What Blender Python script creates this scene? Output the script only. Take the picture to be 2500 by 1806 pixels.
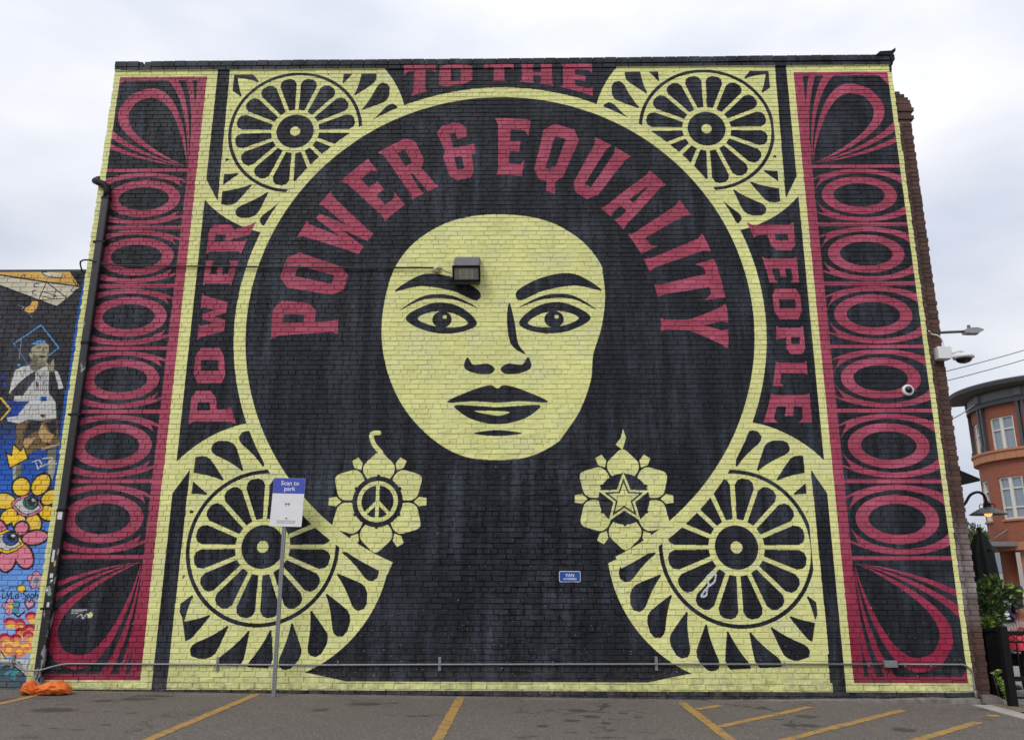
import bpy, bmesh, math, random
import numpy as np
from mathutils import Vector, Matrix, noise

for _o in list(bpy.data.objects):
    bpy.data.objects.remove(_o, do_unlink=True)
scene = bpy.context.scene
COL = scene.collection
R = math.radians
random.seed(11)

# ------------------------------------------------------------------ camera
cam_data = bpy.data.cameras.new('camera')
cam_data.sensor_width = 36.0
cam_data.lens = 36.0 * 1970.0 / 2500.0
cam_data.clip_start = 0.05
cam_data.clip_end = 3000.0
cam = bpy.data.objects.new('camera', cam_data)
COL.objects.link(cam)
CAM = Vector((0.0, -11.913, 1.6))
cam.location = CAM
_p, _y, _r = 0.2561, -0.0152, 0.0019          # pitch up, yaw to the left, roll
_f = Vector((math.sin(_y) * math.cos(_p), math.cos(_y) * math.cos(_p), math.sin(_p)))
_rt = Vector((math.cos(_y), -math.sin(_y), 0.0))
_up = _rt.cross(_f)
_r2 = _rt * math.cos(_r) + _up * math.sin(_r)
_u2 = -_rt * math.sin(_r) + _up * math.cos(_r)
cam.rotation_euler = Matrix((( _r2.x, _u2.x, -_f.x), (_r2.y, _u2.y, -_f.y), (_r2.z, _u2.z, -_f.z))).to_euler()
scene.camera = cam

# ------------------------------------------------------------------ world: bright overcast
SUN_DIR = Vector((-0.45, -0.62, 0.80)).normalized()      # towards the sun, high behind the camera's left shoulder
world = bpy.data.worlds.new('World')
scene.world = world
world.use_nodes = True
wt = world.node_tree
wt.nodes.clear()
def wn(t, **k):
    n = wt.nodes.new(t)
    for a, b in k.items():
        setattr(n, a, b)
    return n
w_out = wn('ShaderNodeOutputWorld')
w_sky = wn('ShaderNodeTexSky', sky_type='NISHITA', sun_disc=False)
w_sky.sun_elevation = math.asin(SUN_DIR.z)
w_sky.sun_rotation = math.atan2(SUN_DIR.x, SUN_DIR.y)
w_sky.air_density = 1.0
w_sky.dust_density = 2.0
w_bsky = wn('ShaderNodeBackground'); w_bsky.inputs['Strength'].default_value = 0.10
wt.links.new(w_sky.outputs[0], w_bsky.inputs['Color'])
w_tc = wn('ShaderNodeTexCoord')
w_sep = wn('ShaderNodeSeparateXYZ'); wt.links.new(w_tc.outputs['Generated'], w_sep.inputs[0])
w_map = wn('ShaderNodeMapping'); w_map.inputs['Scale'].default_value = (1.3, 1.3, 3.2); w_map.inputs['Location'].default_value = (0.35, 0.2, 0.1)
wt.links.new(w_tc.outputs['Generated'], w_map.inputs[0])
w_n = wn('ShaderNodeTexNoise'); w_n.inputs['Scale'].default_value = 1.7; w_n.inputs['Detail'].default_value = 5.0; w_n.inputs['Roughness'].default_value = 0.45
wt.links.new(w_map.outputs[0], w_n.inputs['Vector'])
w_r = wn('ShaderNodeValToRGB')
w_r.color_ramp.elements[0].position = 0.36; w_r.color_ramp.elements[0].color = (0.60, 0.645, 0.76, 1)
w_r.color_ramp.elements[1].position = 0.60; w_r.color_ramp.elements[1].color = (0.94, 0.94, 0.965, 1)
wt.links.new(w_n.outputs[0], w_r.inputs[0])
# an overcast sky brightens evenly from the horizon to the zenith
w_el = wn('ShaderNodeMapRange'); w_el.inputs['From Min'].default_value = 0.0; w_el.inputs['From Max'].default_value = 1.0
w_el.inputs['To Min'].default_value = 0.86; w_el.inputs['To Max'].default_value = 1.35
wt.links.new(w_sep.outputs['Z'], w_el.inputs['Value'])
w_bcl = wn('ShaderNodeBackground')
wt.links.new(w_r.outputs[0], w_bcl.inputs['Color']); wt.links.new(w_el.outputs[0], w_bcl.inputs['Strength'])
w_mix = wn('ShaderNodeMixShader'); w_mix.inputs[0].default_value = 0.90
wt.links.new(w_bsky.outputs[0], w_mix.inputs[1]); wt.links.new(w_bcl.outputs[0], w_mix.inputs[2])
wt.links.new(w_mix.outputs[0], w_out.inputs['Surface'])

sun_data = bpy.data.lights.new('sun', 'SUN')
sun_data.energy = 1.3
sun_data.angle = R(22)
sun_data.color = (1.0, 0.965, 0.92)
sun = bpy.data.objects.new('sun', sun_data)
COL.objects.link(sun)
sun.rotation_euler = SUN_DIR.to_track_quat('Z', 'Y').to_euler()
sun.location = (-10, -20, 30)

scene.view_settings.view_transform = 'Standard'
scene.view_settings.look = 'None'
scene.view_settings.gamma = 1.0
scene.view_settings.use_curve_mapping = False
scene.view_settings.exposure = 0.12
scene.render.engine = 'CYCLES'
scene.cycles.max_bounces = 6

# ------------------------------------------------------------------ helpers
def tag(o, label=None, cat=None, group=None, kind=None):
    if label: o['label'] = label
    if cat: o['category'] = cat
    if group: o['group'] = group
    if kind: o['kind'] = kind
    return o

def empty(name, loc, label=None, cat=None, group=None):
    o = bpy.data.objects.new(name, None)
    o.empty_display_size = 0.2
    o.location = loc
    COL.objects.link(o)
    return tag(o, label, cat, group)

class MB:
    """collects faces; coordinates are in metres in the place"""
    def __init__(s):
        s.v, s.f, s.sm = [], [], []
    def add(s, verts, faces, smooth=False):
        n = len(s.v)
        s.v += [tuple(p) for p in verts]
        s.f += [tuple(i + n for i in f) for f in faces]
        s.sm += [smooth] * len(faces)
        return s
    def box(s, x0, x1, y0, y1, z0, z1, b=0.0):
        if b <= 0:
            v = [(x, y, z) for x in (x0, x1) for y in (y0, y1) for z in (z0, z1)]
            return s.add(v, [(0, 1, 3, 2), (4, 6, 7, 5), (0, 4, 5, 1), (2, 3, 7, 6), (0, 2, 6, 4), (1, 5, 7, 3)])
        bm = bmesh.new()
        bmesh.ops.create_cube(bm, size=1.0)
        for q in bm.verts:
            q.co = Vector(((x0 + x1) / 2 + q.co.x * (x1 - x0), (y0 + y1) / 2 + q.co.y * (y1 - y0), (z0 + z1) / 2 + q.co.z * (z1 - z0)))
        bmesh.ops.bevel(bm, geom=bm.edges[:], offset=b, segments=2, affect='EDGES', profile=0.6)
        return s.bm(bm)
    def bm(s, bm, smooth=False):
        bm.verts.index_update()
        s.add([q.co[:] for q in bm.verts], [[q.index for q in f.verts] for f in bm.faces], smooth)
        bm.free()
        return s
    def prism(s, pts, axis, a0, a1, smooth=False):
        """polygon pts in the two other axes, extruded along axis 'x','y' or 'z'"""
        def mk(p, a):
            return {'x': (a, p[0], p[1]), 'y': (p[0], a, p[1]), 'z': (p[0], p[1], a)}[axis]
        n = len(pts)
        v = [mk(p, a0) for p in pts] + [mk(p, a1) for p in pts]
        f = [tuple(range(n - 1, -1, -1)), tuple(range(n, 2 * n))]
        f += [(i, (i + 1) % n, n + (i + 1) % n, n + i) for i in range(n)]
        return s.add(v, f, smooth)
    def tube(s, path, r, n=8, caps=True, smooth=True):
        path = [Vector(p) for p in path]
        rr = r if isinstance(r, (list, tuple)) else [r] * len(path)
        rings = []
        up = None
        for i, p in enumerate(path):
            d = (path[min(i + 1, len(path) - 1)] - path[max(i - 1, 0)]).normalized()
            if up is None:
                up = Vector((0, 0, 1)) if abs(d.z) < 0.9 else Vector((1, 0, 0))
            a = d.cross(up).normalized(); b = a.cross(d).normalized(); up = b
            rings.append([p + (a * math.cos(2 * math.pi * k / n) + b * math.sin(2 * math.pi * k / n)) * rr[i] for k in range(n)])
        v = [q for ring in rings for q in ring]
        f = []
        for i in range(len(path) - 1):
            for k in range(n):
                f.append((i * n + k, i * n + (k + 1) % n, (i + 1) * n + (k + 1) % n, (i + 1) * n + k))
        s.add(v, f, smooth)
        if caps:
            m = len(s.v) - len(v)
            s.f.append(tuple(m + k for k in range(n - 1, -1, -1))); s.sm.append(False)
            s.f.append(tuple(m + (len(path) - 1) * n + k for k in range(n))); s.sm.append(False)
        return s
    def lathe(s, prof, c=(0, 0, 0), n=20, axis='z', a0=0.0, a1=2 * math.pi, smooth=True):
        full = abs(a1 - a0 - 2 * math.pi) < 1e-6
        m = n if full else n + 1
        v = []
        for (r, h) in prof:
            for k in range(m):
                t = a0 + (a1 - a0) * k / n
                p = {'z': (r * math.cos(t), r * math.sin(t), h), 'y': (r * math.cos(t), h, r * math.sin(t)), 'x': (h, r * math.cos(t), r * math.sin(t))}[axis]
                v.append((p[0] + c[0], p[1] + c[1], p[2] + c[2]))
        f = []
        for i in range(len(prof) - 1):
            for k in range(n):
                k2 = (k + 1) % m
                f.append((i * m + k, i * m + k2, (i + 1) * m + k2, (i + 1) * m + k))
        return s.add(v, f, smooth)
    def mesh(s, name, mat):
        me = bpy.data.meshes.new(name)
        me.from_pydata(s.v, [], s.f)
        me.polygons.foreach_set('use_smooth', s.sm)
        me.update()
        if mat is not None:
            me.materials.append(mat)
        return me
    def build(s, name, mat, parent=None, fix=True):
        me = s.mesh(name, mat)
        if fix:
            bm = bmesh.new(); bm.from_mesh(me)
            bmesh.ops.recalc_face_normals(bm, faces=bm.faces[:])
            bm.to_mesh(me); bm.free()
        return put(name, me, parent)

def base_of(o):
    """world position of an object (no rotated parents are used for parts)"""
    p = Vector(o.location)
    while o.parent is not None:
        o = o.parent
        p = p + Vector(o.location)
    return p
def put(name, me, parent=None):
    """link a mesh whose coordinates are in world metres; a part keeps its coordinates relative to its parent"""
    o = bpy.data.objects.new(name, me)
    COL.objects.link(o)
    if parent is not None:
        o.parent = parent
        me.transform(Matrix.Translation(-base_of(parent)))
    return o
def child(name, me, parent, world_pos, scale=None):
    """a part whose mesh is around its own origin"""
    o = bpy.data.objects.new(name, me)
    o.location = Vector(world_pos) - base_of(parent)
    if scale: o.scale = scale
    o.parent = parent
    COL.objects.link(o)
    return o

def text_mesh(s, size, mat, align='CENTER', depth=0.0006, bold=0.0):
    cu = bpy.data.curves.new('text', 'FONT')
    cu.body = s; cu.size = size; cu.align_x = align; cu.align_y = 'CENTER'
    cu.extrude = depth; cu.offset = bold; cu.resolution_u = 3
    o = bpy.data.objects.new('text', cu)
    COL.objects.link(o)
    me = bpy.data.meshes.new_from_object(o)
    bpy.data.objects.remove(o, do_unlink=True)
    me.materials.clear(); me.materials.append(mat)
    me.transform(Matrix.Rotation(R(90), 4, 'X'))          # face -y
    return me

# ------------------------------------------------------------------ materials
class NT:
    def __init__(s, name):
        s.m = bpy.data.materials.new(name); s.m.use_nodes = True
        s.t = s.m.node_tree; s.t.nodes.clear()
        s.out = s.n('ShaderNodeOutputMaterial'); s.b = s.n('ShaderNodeBsdfPrincipled')
        s.l(s.b.outputs[0], s.out.inputs[0])
    def n(s, t, **k):
        q = s.t.nodes.new(t)
        for a, b in k.items(): setattr(q, a, b)
        return q
    def l(s, a, b): s.t.links.new(a, b)
    def pos(s):
        return s.n('ShaderNodeNewGeometry').outputs['Position']
    def mapped(s, scale, loc=(0, 0, 0), src=None):
        q = s.n('ShaderNodeMapping'); q.inputs['Scale'].default_value = scale; q.inputs['Location'].default_value = loc
        s.l(src or s.pos(), q.inputs[0]); return q.outputs[0]
    def noise(s, vec, scale, detail=3.0, rough=0.5):
        q = s.n('ShaderNodeTexNoise'); q.inputs['Scale'].default_value = scale; q.inputs['Detail'].default_value = detail; q.inputs['Roughness'].default_value = rough
        s.l(vec, q.inputs['Vector']); return q.outputs[0]
    def rng(s, val, a, b, c, d, clamp=True):
        q = s.n('ShaderNodeMapRange', clamp=clamp)
        for k, x in zip(('From Min', 'From Max', 'To Min', 'To Max'), (a, b, c, d)): q.inputs[k].default_value = x
        s.l(val, q.inputs['Value']); return q.outputs[0]
    def math(s, op, a, b):
        q = s.n('ShaderNodeMath', operation=op)
        for i, x in enumerate((a, b)):
            if isinstance(x, (int, float)): q.inputs[i].default_value = x
            else: s.l(x, q.inputs[i])
        return q.outputs[0]
    def mix(s, fac, a, b, mode='MIX'):
        q = s.n('ShaderNodeMix', data_type='RGBA', blend_type=mode)
        for i, x in ((0, fac), (6, a), (7, b)):
            if isinstance(x, (int, float)): q.inputs[i].default_value = x
            elif isinstance(x, tuple): q.inputs[i].default_value = x if len(x) == 4 else (*x, 1)
            else: s.l(x, q.inputs[i])
        return q.outputs[2]
    def bump(s, h, strength, dist=0.01):
        q = s.n('ShaderNodeBump'); q.inputs['Strength'].default_value = strength; q.inputs['Distance'].default_value = dist
        s.l(h, q.inputs['Height']); s.l(q.outputs[0], s.b.inputs['Normal'])
    def set(s, **k):
        for a, x in k.items():
            i = s.b.inputs[a.replace('_', ' ')]
            if isinstance(x, (int, float)): i.default_value = x
            elif isinstance(x, tuple): i.default_value = x if len(x) == 4 else (*x, 1)
            else: s.l(x, i)
        return s.m

def srgb(r, g, b):
    def f(c):
        c /= 255.0
        return c / 12.92 if c <= 0.04045 else ((c + 0.055) / 1.055) ** 2.4
    return (f(r), f(g), f(b))

def simple(name, col, rough=0.6, metal=0.0, var=0.12, scale=14.0, bump=0.0, bscale=120.0):
    t = NT(name)
    n = t.noise(t.mapped((1, 1, 1)), scale, 4, 0.6)
    k = t.rng(n, 0.3, 0.7, 1 - var, 1 + var)
    c = t.n('ShaderNodeVectorMath', operation='SCALE'); c.inputs[0].default_value = col; t.l(k, c.inputs['Scale'])
    t.set(Base_Color=c.outputs[0], Roughness=rough, Metallic=metal)
    if bump: t.bump(t.noise(t.mapped((1, 1, 1)), bscale, 3), bump, 0.004)
    return t.m
# ------------------------------------------------------------------ paint on the walls, worked out in metres on each wall
class Paint:
    def __init__(s, x0, x1, z0, z1, res):
        s.x0, s.z0, s.res = x0, z0, res
        s.w, s.h = int(round((x1 - x0) / res)), int(round((z1 - z0) / res))
        s.a = np.zeros((s.h, s.w, 3), np.float32)
        s.clip = None
    def fill(s, col):
        s.a[:, :] = col
    def poly(s, pts, col):
        p = np.asarray(pts, float)
        px = (p[:, 0] - s.x0) / s.res; pz = (p[:, 1] - s.z0) / s.res
        r0, r1 = max(0, int(math.ceil(pz.min() - 0.5))), min(s.h - 1, int(math.floor(pz.max() - 0.5)))
        qx, qz = np.roll(px, -1), np.roll(pz, -1)
        for r in range(r0, r1 + 1):
            y = r + 0.5
            m = (pz <= y) != (qz <= y)
            if not m.any(): continue
            xs = np.sort(px[m] + (y - pz[m]) * (qx[m] - px[m]) / (qz[m] - pz[m]))
            for i in range(0, len(xs) - 1, 2):
                a, b = int(math.ceil(xs[i] - 0.5)), int(math.floor(xs[i + 1] - 0.5)) + 1
                a, b = max(a, 0), min(b, s.w)
                if s.clip is not None:
                    cx0, cx1, cz0, cz1 = s.clip
                    zz = s.z0 + y * s.res
                    if not (cz0 <= zz <= cz1): continue
                    a = max(a, int((cx0 - s.x0) / s.res)); b = min(b, int((cx1 - s.x0) / s.res))
                if b > a: s.a[r, a:b] = col
    def rect(s, x0, x1, z0, z1, col):
        s.poly([(x0, z0), (x1, z0), (x1, z1), (x0, z1)], col)
    def ell(s, cx, cz, rx, rz, col, rot=0.0, n=64):
        c, d = math.cos(rot), math.sin(rot)
        s.poly([(cx + rx * math.cos(t) * c - rz * math.sin(t) * d, cz + rx * math.cos(t) * d + rz * math.sin(t) * c) for t in (2 * math.pi * i / n for i in range(n))], col)
    def stroke(s, pts, w, col):
        for (a, b) in zip(pts[:-1], pts[1:]):
            dx, dz = b[0] - a[0], b[1] - a[1]
            l = math.hypot(dx, dz) or 1e-6
            nx, nz = -dz / l * w / 2, dx / l * w / 2
            s.poly([(a[0] + nx, a[1] + nz), (b[0] + nx, b[1] + nz), (b[0] - nx, b[1] - nz), (a[0] - nx, a[1] - nz)], col)
        for p in pts:
            s.ell(p[0], p[1], w / 2, w / 2, col, n=8)
    def image(s, name):
        im = bpy.data.images.new(name, s.w, s.h, alpha=False, float_buffer=False)
        px = np.ones((s.h, s.w, 4), np.float32)
        px[:, :, :3] = s.a
        im.pixels.foreach_set(px.ravel())
        im.update(); im.pack()
        return im

def spline(pts, closed=True, n=8):
    out = []
    m = len(pts)
    rng = range(m if closed else m - 1)
    for i in rng:
        g = lambda k: pts[k % m] if closed else pts[min(max(k, 0), m - 1)]
        p0, p1, p2, p3 = g(i - 1), g(i), g(i + 1), g(i + 2)
        for j in range(n):
            t = j / n
            out.append(tuple(0.5 * (2 * p1[k] + (p2[k] - p0[k]) * t + (2 * p0[k] - 5 * p1[k] + 4 * p2[k] - p3[k]) * t * t + (3 * p1[k] - p0[k] - 3 * p2[k] + p3[k]) * t ** 3) for k in (0, 1)))
    if not closed: out.append(tuple(pts[-1]))
    return out

def c8(r, g, b): return (r / 255.0, g / 255.0, b / 255.0)
BLK, YEL, RED = c8(27, 29, 36), c8(226, 227, 154), c8(164, 70, 92)

GLY = {
 'P': (6.0, [(1, [(0,0),(3.2,0),(2.8,1),(2.6,3.5),(4.8,3.5),(6,4.8),(6,8.8),(4.8,10),(0,10),(.5,9),(.5,1)]), (0, [(2.5,5.2),(3.9,5.2),(3.9,8.3),(2.5,8.3)])]),
 'O': (6.0, [(1, [(0,1.5),(1.4,0),(4.6,0),(6,1.5),(6,8.5),(4.6,10),(1.4,10),(0,8.5)]), (0, [(2.1,2.1),(3.9,2.1),(3.9,7.9),(2.1,7.9)])]),
 'W': (9.0, [(1, [(0,10),(3,10),(2.7,9.2),(3.3,4.2),(4.0,9),(5.0,9),(5.7,4.2),(6.3,9.2),(6,10),(9,10),(8.5,9.2),(7.2,0),(5.2,0),(4.5,4.6),(3.8,0),(1.8,0),(.5,9.2)])]),
 'E': (5.6, [(1, [(0,0),(5.6,0),(5.6,2.9),(4.9,2),(2.6,2),(2.6,4.2),(4.4,4.2),(4.4,6),(2.6,6),(2.6,8),(4.9,8),(5.6,7.1),(5.6,10),(0,10),(.5,9),(.5,1)])]),
 'R': (6.4, [(1, [(0,0),(3.0,0),(2.6,1),(2.6,4),(4.8,4),(6,5.2),(6,8.8),(4.8,10),(0,10),(.5,9),(.5,1)]), (0, [(2.5,5.6),(3.9,5.6),(3.9,8.3),(2.5,8.3)]), (1, [(2.9,4.3),(4.9,4.3),(5.9,1),(6.6,0),(3.9,0),(3.6,1)])]),
 '&': (6.2, [(1, [(1,5.2),(.6,9),(1.7,10),(4.2,10),(5.3,9),(5.3,7.2),(3.5,7.0),(3.5,8.3),(2.5,8.3),(2.5,5.2)]), (1, [(.3,1.2),(1.5,0),(4.5,0),(5.5,1.2),(5.5,4),(6.3,4),(6.3,5.7),(1.2,5.7),(.3,4.6)]), (0, [(2.2,1.8),(3.6,1.8),(3.6,4.0),(2.2,4.0)])]),
 'Q': (6.0, [(1, [(0,1.5),(1.4,0),(4.6,0),(6,1.5),(6,8.5),(4.6,10),(1.4,10),(0,8.5)]), (0, [(2.1,2.1),(3.9,2.1),(3.9,7.9),(2.1,7.9)]), (1, [(3.2,2.8),(4.6,2.8),(5.0,0),(6,-1.6),(3.8,-1.6),(3.2,0)])]),
 'U': (6.4, [(1, [(0,10),(2.9,10),(2.5,9),(2.5,2),(3.9,2),(3.9,9),(3.5,10),(6.4,10),(6,9),(6,1.5),(4.7,0),(1.7,0),(.4,1.5),(.4,9)])]),
 'A': (6.8, [(1, [(0,0),(2.9,0),(2.5,1),(2.7,2.4),(4.1,2.4),(4.3,1),(3.9,0),(6.8,0),(6.3,1),(4.9,9),(5.1,10),(1.7,10),(1.9,9),(.5,1)]), (0, [(2.9,4.1),(3.9,4.1),(3.5,7.6),(3.3,7.6)])]),
 'L': (5.2, [(1, [(0,0),(5.2,0),(5.2,3),(4.5,2),(2.6,2),(2.6,9),(3,10),(0,10),(.5,9),(.5,1)])]),
 'I': (3.1, [(1, [(0,0),(3.1,0),(2.6,1),(2.6,9),(3.1,10),(0,10),(.5,9),(.5,1)])]),
 'T': (6.2, [(1, [(1.6,0),(4.6,0),(4.2,1),(4.2,8),(5.4,8),(6.2,6.9),(6.2,10),(0,10),(0,6.9),(.8,8),(2,8),(2,1)])]),
 'Y': (6.6, [(1, [(1.9,0),(4.7,0),(4.3,1),(4.3,4.2),(6.2,9),(6.7,10),(3.8,10),(4,9),(3.3,6.3),(2.6,9),(2.8,10),(-.1,10),(.4,9),(2.3,4.2),(2.3,1)])]),
 'H': (6.4, [(1, [(0,0),(2.8,0),(2.5,1),(2.5,4.1),(3.9,4.1),(3.9,1),(3.6,0),(6.4,0),(6,1),(6,9),(6.4,10),(3.6,10),(3.9,9),(3.9,6),(2.5,6),(2.5,9),(2.8,10),(0,10),(.4,9),(.4,1)])]),
}
def dense(pts, step=0.8):
    out = []
    for a, b in zip(pts, pts[1:] + pts[:1]):
        n = max(1, int(math.hypot(b[0] - a[0], b[1] - a[1]) / step))
        out += [(a[0] + (b[0] - a[0]) * i / n, a[1] + (b[1] - a[1]) * i / n) for i in range(n)]
    return out

CX, CZ, RO, RI = -0.385, 5.50, 4.12, 3.935           # the round frame on the wall

def big_wall_paint():
    p = Paint(-7.0, 6.26, 0.0, 10.26, 0.005)
    p.fill(BLK)
    # outer yellow edges and the red side bands
    p.rect(-7.0, -6.85, 0.14, 10.0, YEL); p.rect(6.10, 6.26, 0.14, 9.86, YEL)
    p.rect(-7.0, -5.20, 9.87, 9.99, YEL); p.rect(4.42, 6.14, 9.87, 9.99, YEL)
    p.rect(-7.0, -5.18, 0.14, 0.26, YEL); p.rect(4.42, 6.26, 0.14, 0.26, YEL); p.rect(-4.98, 4.24, 0.14, 0.255, YEL)
    p.rect(-5.36, -5.18, 0.14, 9.99, YEL); p.rect(4.42, 4.535, 0.14, 9.99, YEL)
    for side in (-1, 1):
        b0, b1 = (-6.85, -5.36) if side < 0 else (4.535, 6.10)
        inner = b1 if side < 0 else b0
        outer = b0 if side < 0 else b1
        p.rect(b0, b1, 0.26, 9.87, RED)
        # the band's black ground, leaving a red margin on the inner side
        g0, g1 = (b0, b1 - 0.15) if side < 0 else (b0 + 0.15, b1)
        p.clip = (g0, g1, 0.34, 9.80)
        p.rect(g0, g1, 0.34, 9.80, BLK)
        zs = [8.12, 7.10, 6.10, 5.08, 4.08, 3.03, 1.93]
        cx = (g0 + g1) / 2 + side * 0.04
        for zt, zb in zip(zs[:-1], zs[1:]):
            zc = (zt + zb) / 2; h = (zt - zb) / 2
            p.ell(cx, zc, 0.98, h * 0.91, RED); p.ell(cx, zc, 0.76, h * 0.76, BLK)
            p.ell(cx - side * .04, zc, 0.60, h * 0.645, RED); p.ell(cx - side * .04, zc, 0.41, h * 0.405, BLK)
            # a wedge opens the outer loop towards the inner margin
            e = g1 if side < 0 else g0
            p.poly([(e, zc + h * .55), (e, zc + h * .16), (e + side * .12, zc + h * .62)], BLK)
            p.poly([(e, zc - h * .55), (e, zc - h * .16), (e + side * .12, zc - h * .62)], BLK)
        for z in zs:
            p.rect(g0, g1, z - 0.030, z + 0.030, RED)
        # nested drops close the band at both ends
        for zc, up in ((8.12, 1), (1.93, -1)):
            ap = ((g1 if side < 0 else g0) + side * 0.03, zc + up * 0.07)
            ax, az = side * 0.62, up * 0.785              # axis of the nested drops, towards the outer corner
            for ln, wd, col in ((2.65, 1.10, RED), (2.48, .93, BLK), (2.18, .76, RED), (2.02, .62, BLK), (1.72, .47, RED), (1.54, .34, BLK)):
                prof = [(0, 0), (.12, .28), (.35, .68), (.60, .96), (.80, .98), (.94, .66), (1.0, 0)]
                half = spline(prof, False, 5)
                pts = half + [(q, -w) for q, w in half[::-1][1:-1]]
                p.poly([(ap[0] + q * ln * ax - w * wd * az * side * up, ap[1] + q * ln * az + w * wd * ax * side * up) for q, w in pts], col)
        p.clip = None
    # four corner rounds with a plain petal wheel
    for wx, wz, sx, sz in ((-3.79, 8.82, -1, 1), (3.02, 8.82, 1, 1), (-3.79, 2.08, -1, -1), (3.05, 2.08, 1, -1)):
        lim = (-5.36, 4.535, 0.14, 9.99)
        p.clip = lim
        p.ell(wx, wz, 1.86, 1.86, YEL, n=120)
        xi0, xi1 = (-4.90, 4.12)
        p.clip = (xi0, xi1, 0.36, 9.90)
        ang0 = math.atan2(CZ - wz, CX - wx)
        for k in range(-11, 12):                       # leaves fanning out round the wheel
            if k == 0: continue
            t = ang0 + k * R(15.2) + (0.22 if k > 0 else -0.22)
            tw = 0.16 * (1 if k > 0 else -1)
            pts = []
            for u in [i / 9 for i in range(10)]:
                r = 1.17 + u * 0.57
                hw = (0.012 + 0.235 * u ** 1.15) if u < .70 else 0.168 * math.sqrt(max(0.0, 1 - ((u - .70) / .31) ** 2))
                a = t + tw * (u - 1.0)
                pts.append((r, a, hw))
            l = [(wx + r * math.cos(a) - hw * math.sin(a), wz + r * math.sin(a) + hw * math.cos(a)) for r, a, hw in pts]
            q = [(wx + r * math.cos(a) + hw * math.sin(a), wz + r * math.sin(a) - hw * math.cos(a)) for r, a, hw in pts]
            p.poly(l + q[::-1], BLK)
        p.clip = (xi0 + .01, xi1 - .01, 0.42, 9.84)
        p.ell(wx, wz, 1.135, 1.135, YEL, n=90)
        p.clip = (-4.90, 4.12, 0.3, 9.93)
        p.ell(wx, wz, 1.115, 1.115, BLK, n=90); p.ell(wx, wz, 1.06, 1.06, YEL, n=90)
        for k in range(16):
            t = 2 * math.pi * (k + 0.5) / 16
            pts = [(0.40, 0.048), (0.70, 0.105), (0.88, 0.140), (0.96, 0.112), (1.0, 0.05)]
            l = [(wx + r * math.cos(t) - h * math.sin(t), wz + r * math.sin(t) + h * math.cos(t)) for r, h in pts]
            q = [(wx + r * math.cos(t) + h * math.sin(t), wz + r * math.sin(t) - h * math.cos(t)) for r, h in pts]
            p.poly(l + q[::-1], BLK)
        p.ell(wx, wz, 0.31, 0.31, BLK); p.ell(wx, wz, 0.085, 0.085, YEL)
        p.clip = None
    for m in (-1, 1):                                # yellow foot of the lower corners
        mx = lambda x: x if m < 0 else 2 * CX - x
        p.poly([(mx(-4.98), .14), (mx(-4.98), 1.3), (mx(-4.86), 1.1), (mx(-4.74), .60), (mx(-4.3), .46), (mx(-3.5), .42), (mx(-3.0), .36), (mx(-2.5), .26), (mx(-2.2), .20), (mx(-2.2), .14)], YEL)
    # black stripe beside each corner round
    for x0, x1, xm in ((-5.19, -4.985, -1), (4.235, 4.42, 1)):
        lo, hi = (x0, x1) if xm < 0 else (x1, x0)
        p.poly([(lo, 10.1), (hi, 10.1), (hi - xm * .02, 7.56), (lo, 7.95)], BLK)
        p.poly([(lo, 0.14), (hi, 0.14), (hi - xm * .02, 3.20), (lo, 2.85)], BLK)
    # the big ring; it is open at the bottom between the lower rounds
    th = [R(-64.5) + i * (R(247.5) + R(64.5)) / 160 for i in range(161)]
    p.poly([(CX + RI * 1.01 * math.cos(t), CZ + RI * 1.01 * math.sin(t)) for t in (2 * math.pi * i / 200 for i in range(200))], BLK)
    p.poly([(CX + RO * math.cos(t), CZ + RO * math.sin(t)) for t in th] + [(CX + RI * math.cos(t), CZ + RI * math.sin(t)) for t in th[::-1]], YEL)
    p.rect(-4.98, 4.24, 0.14, 0.255, YEL)
    # lettering round the inside of the ring
    def arc(ch, ang, sc=1.0):
        w, polys = GLY[ch]
        for on, pts in polys:
            q = []
            for u, v in dense(pts):
                r = 2.50 + 1.04 * v / 10
                a = R(ang) - (u - w / 2) * 0.104 * sc / 3.02
                q.append((CX + r * math.cos(a), CZ + r * math.sin(a)))
            p.poly(q, RED if on else BLK)
    for ch, ang in zip('POWER&EQUALITY', (179.4, 165.2, 148.6, 132.6, 119.0, 103.4, 86.6, 72.6, 58.2, 43.6, 30.8, 21.6, 11.4, -1.4)):
        arc(ch, ang, 0.88)
    def between(s, slots, mode):
        for ch, (u0, u1) in zip(s, slots):
            w, polys = GLY[ch]
            for on, pts in polys:
                q = []
                for u, v in dense(pts):
                    t = u0 + (u1 - u0) * u / w
                    if mode == 'left':                 # reads upwards, tops to the left
                        a = CX - math.sqrt(4.27 ** 2 - (t - CZ) ** 2); q.append((a + (-5.06 - a) * v / 10, t))
                    elif mode == 'right':              # reads downwards, tops to the right
                        a = CX + math.sqrt(4.27 ** 2 - (t - CZ) ** 2); q.append((a + (4.30 - a) * v / 10, t))
                    else:
                        a = CZ + math.sqrt(4.24 ** 2 - (t - CX) ** 2); q.append((t, a + (10.06 - a) * v / 10))
                p.poly(q, RED if on else BLK)
    between('POWER', [(3.88, 4.40), (4.52, 5.08), (5.20, 5.98), (6.10, 6.52), (6.64, 7.18)], 'left')
    between('PEOPLE', [(7.14, 6.66), (6.56, 6.12), (6.02, 5.52), (5.42, 4.96), (4.86, 4.46), (4.36, 3.90)], 'right')
    between('TOTHE', [(-2.02, -1.48), (-1.42, -.86), (-.66, -.16), (-.06, .52), (.62, 1.16)], 'top')
    # a plain, even face seen straight on
    fx, s = -0.40, 1.16
    M = lambda pts, k=1: [(fx + k * x * s, z) for x, z in pts]
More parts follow.
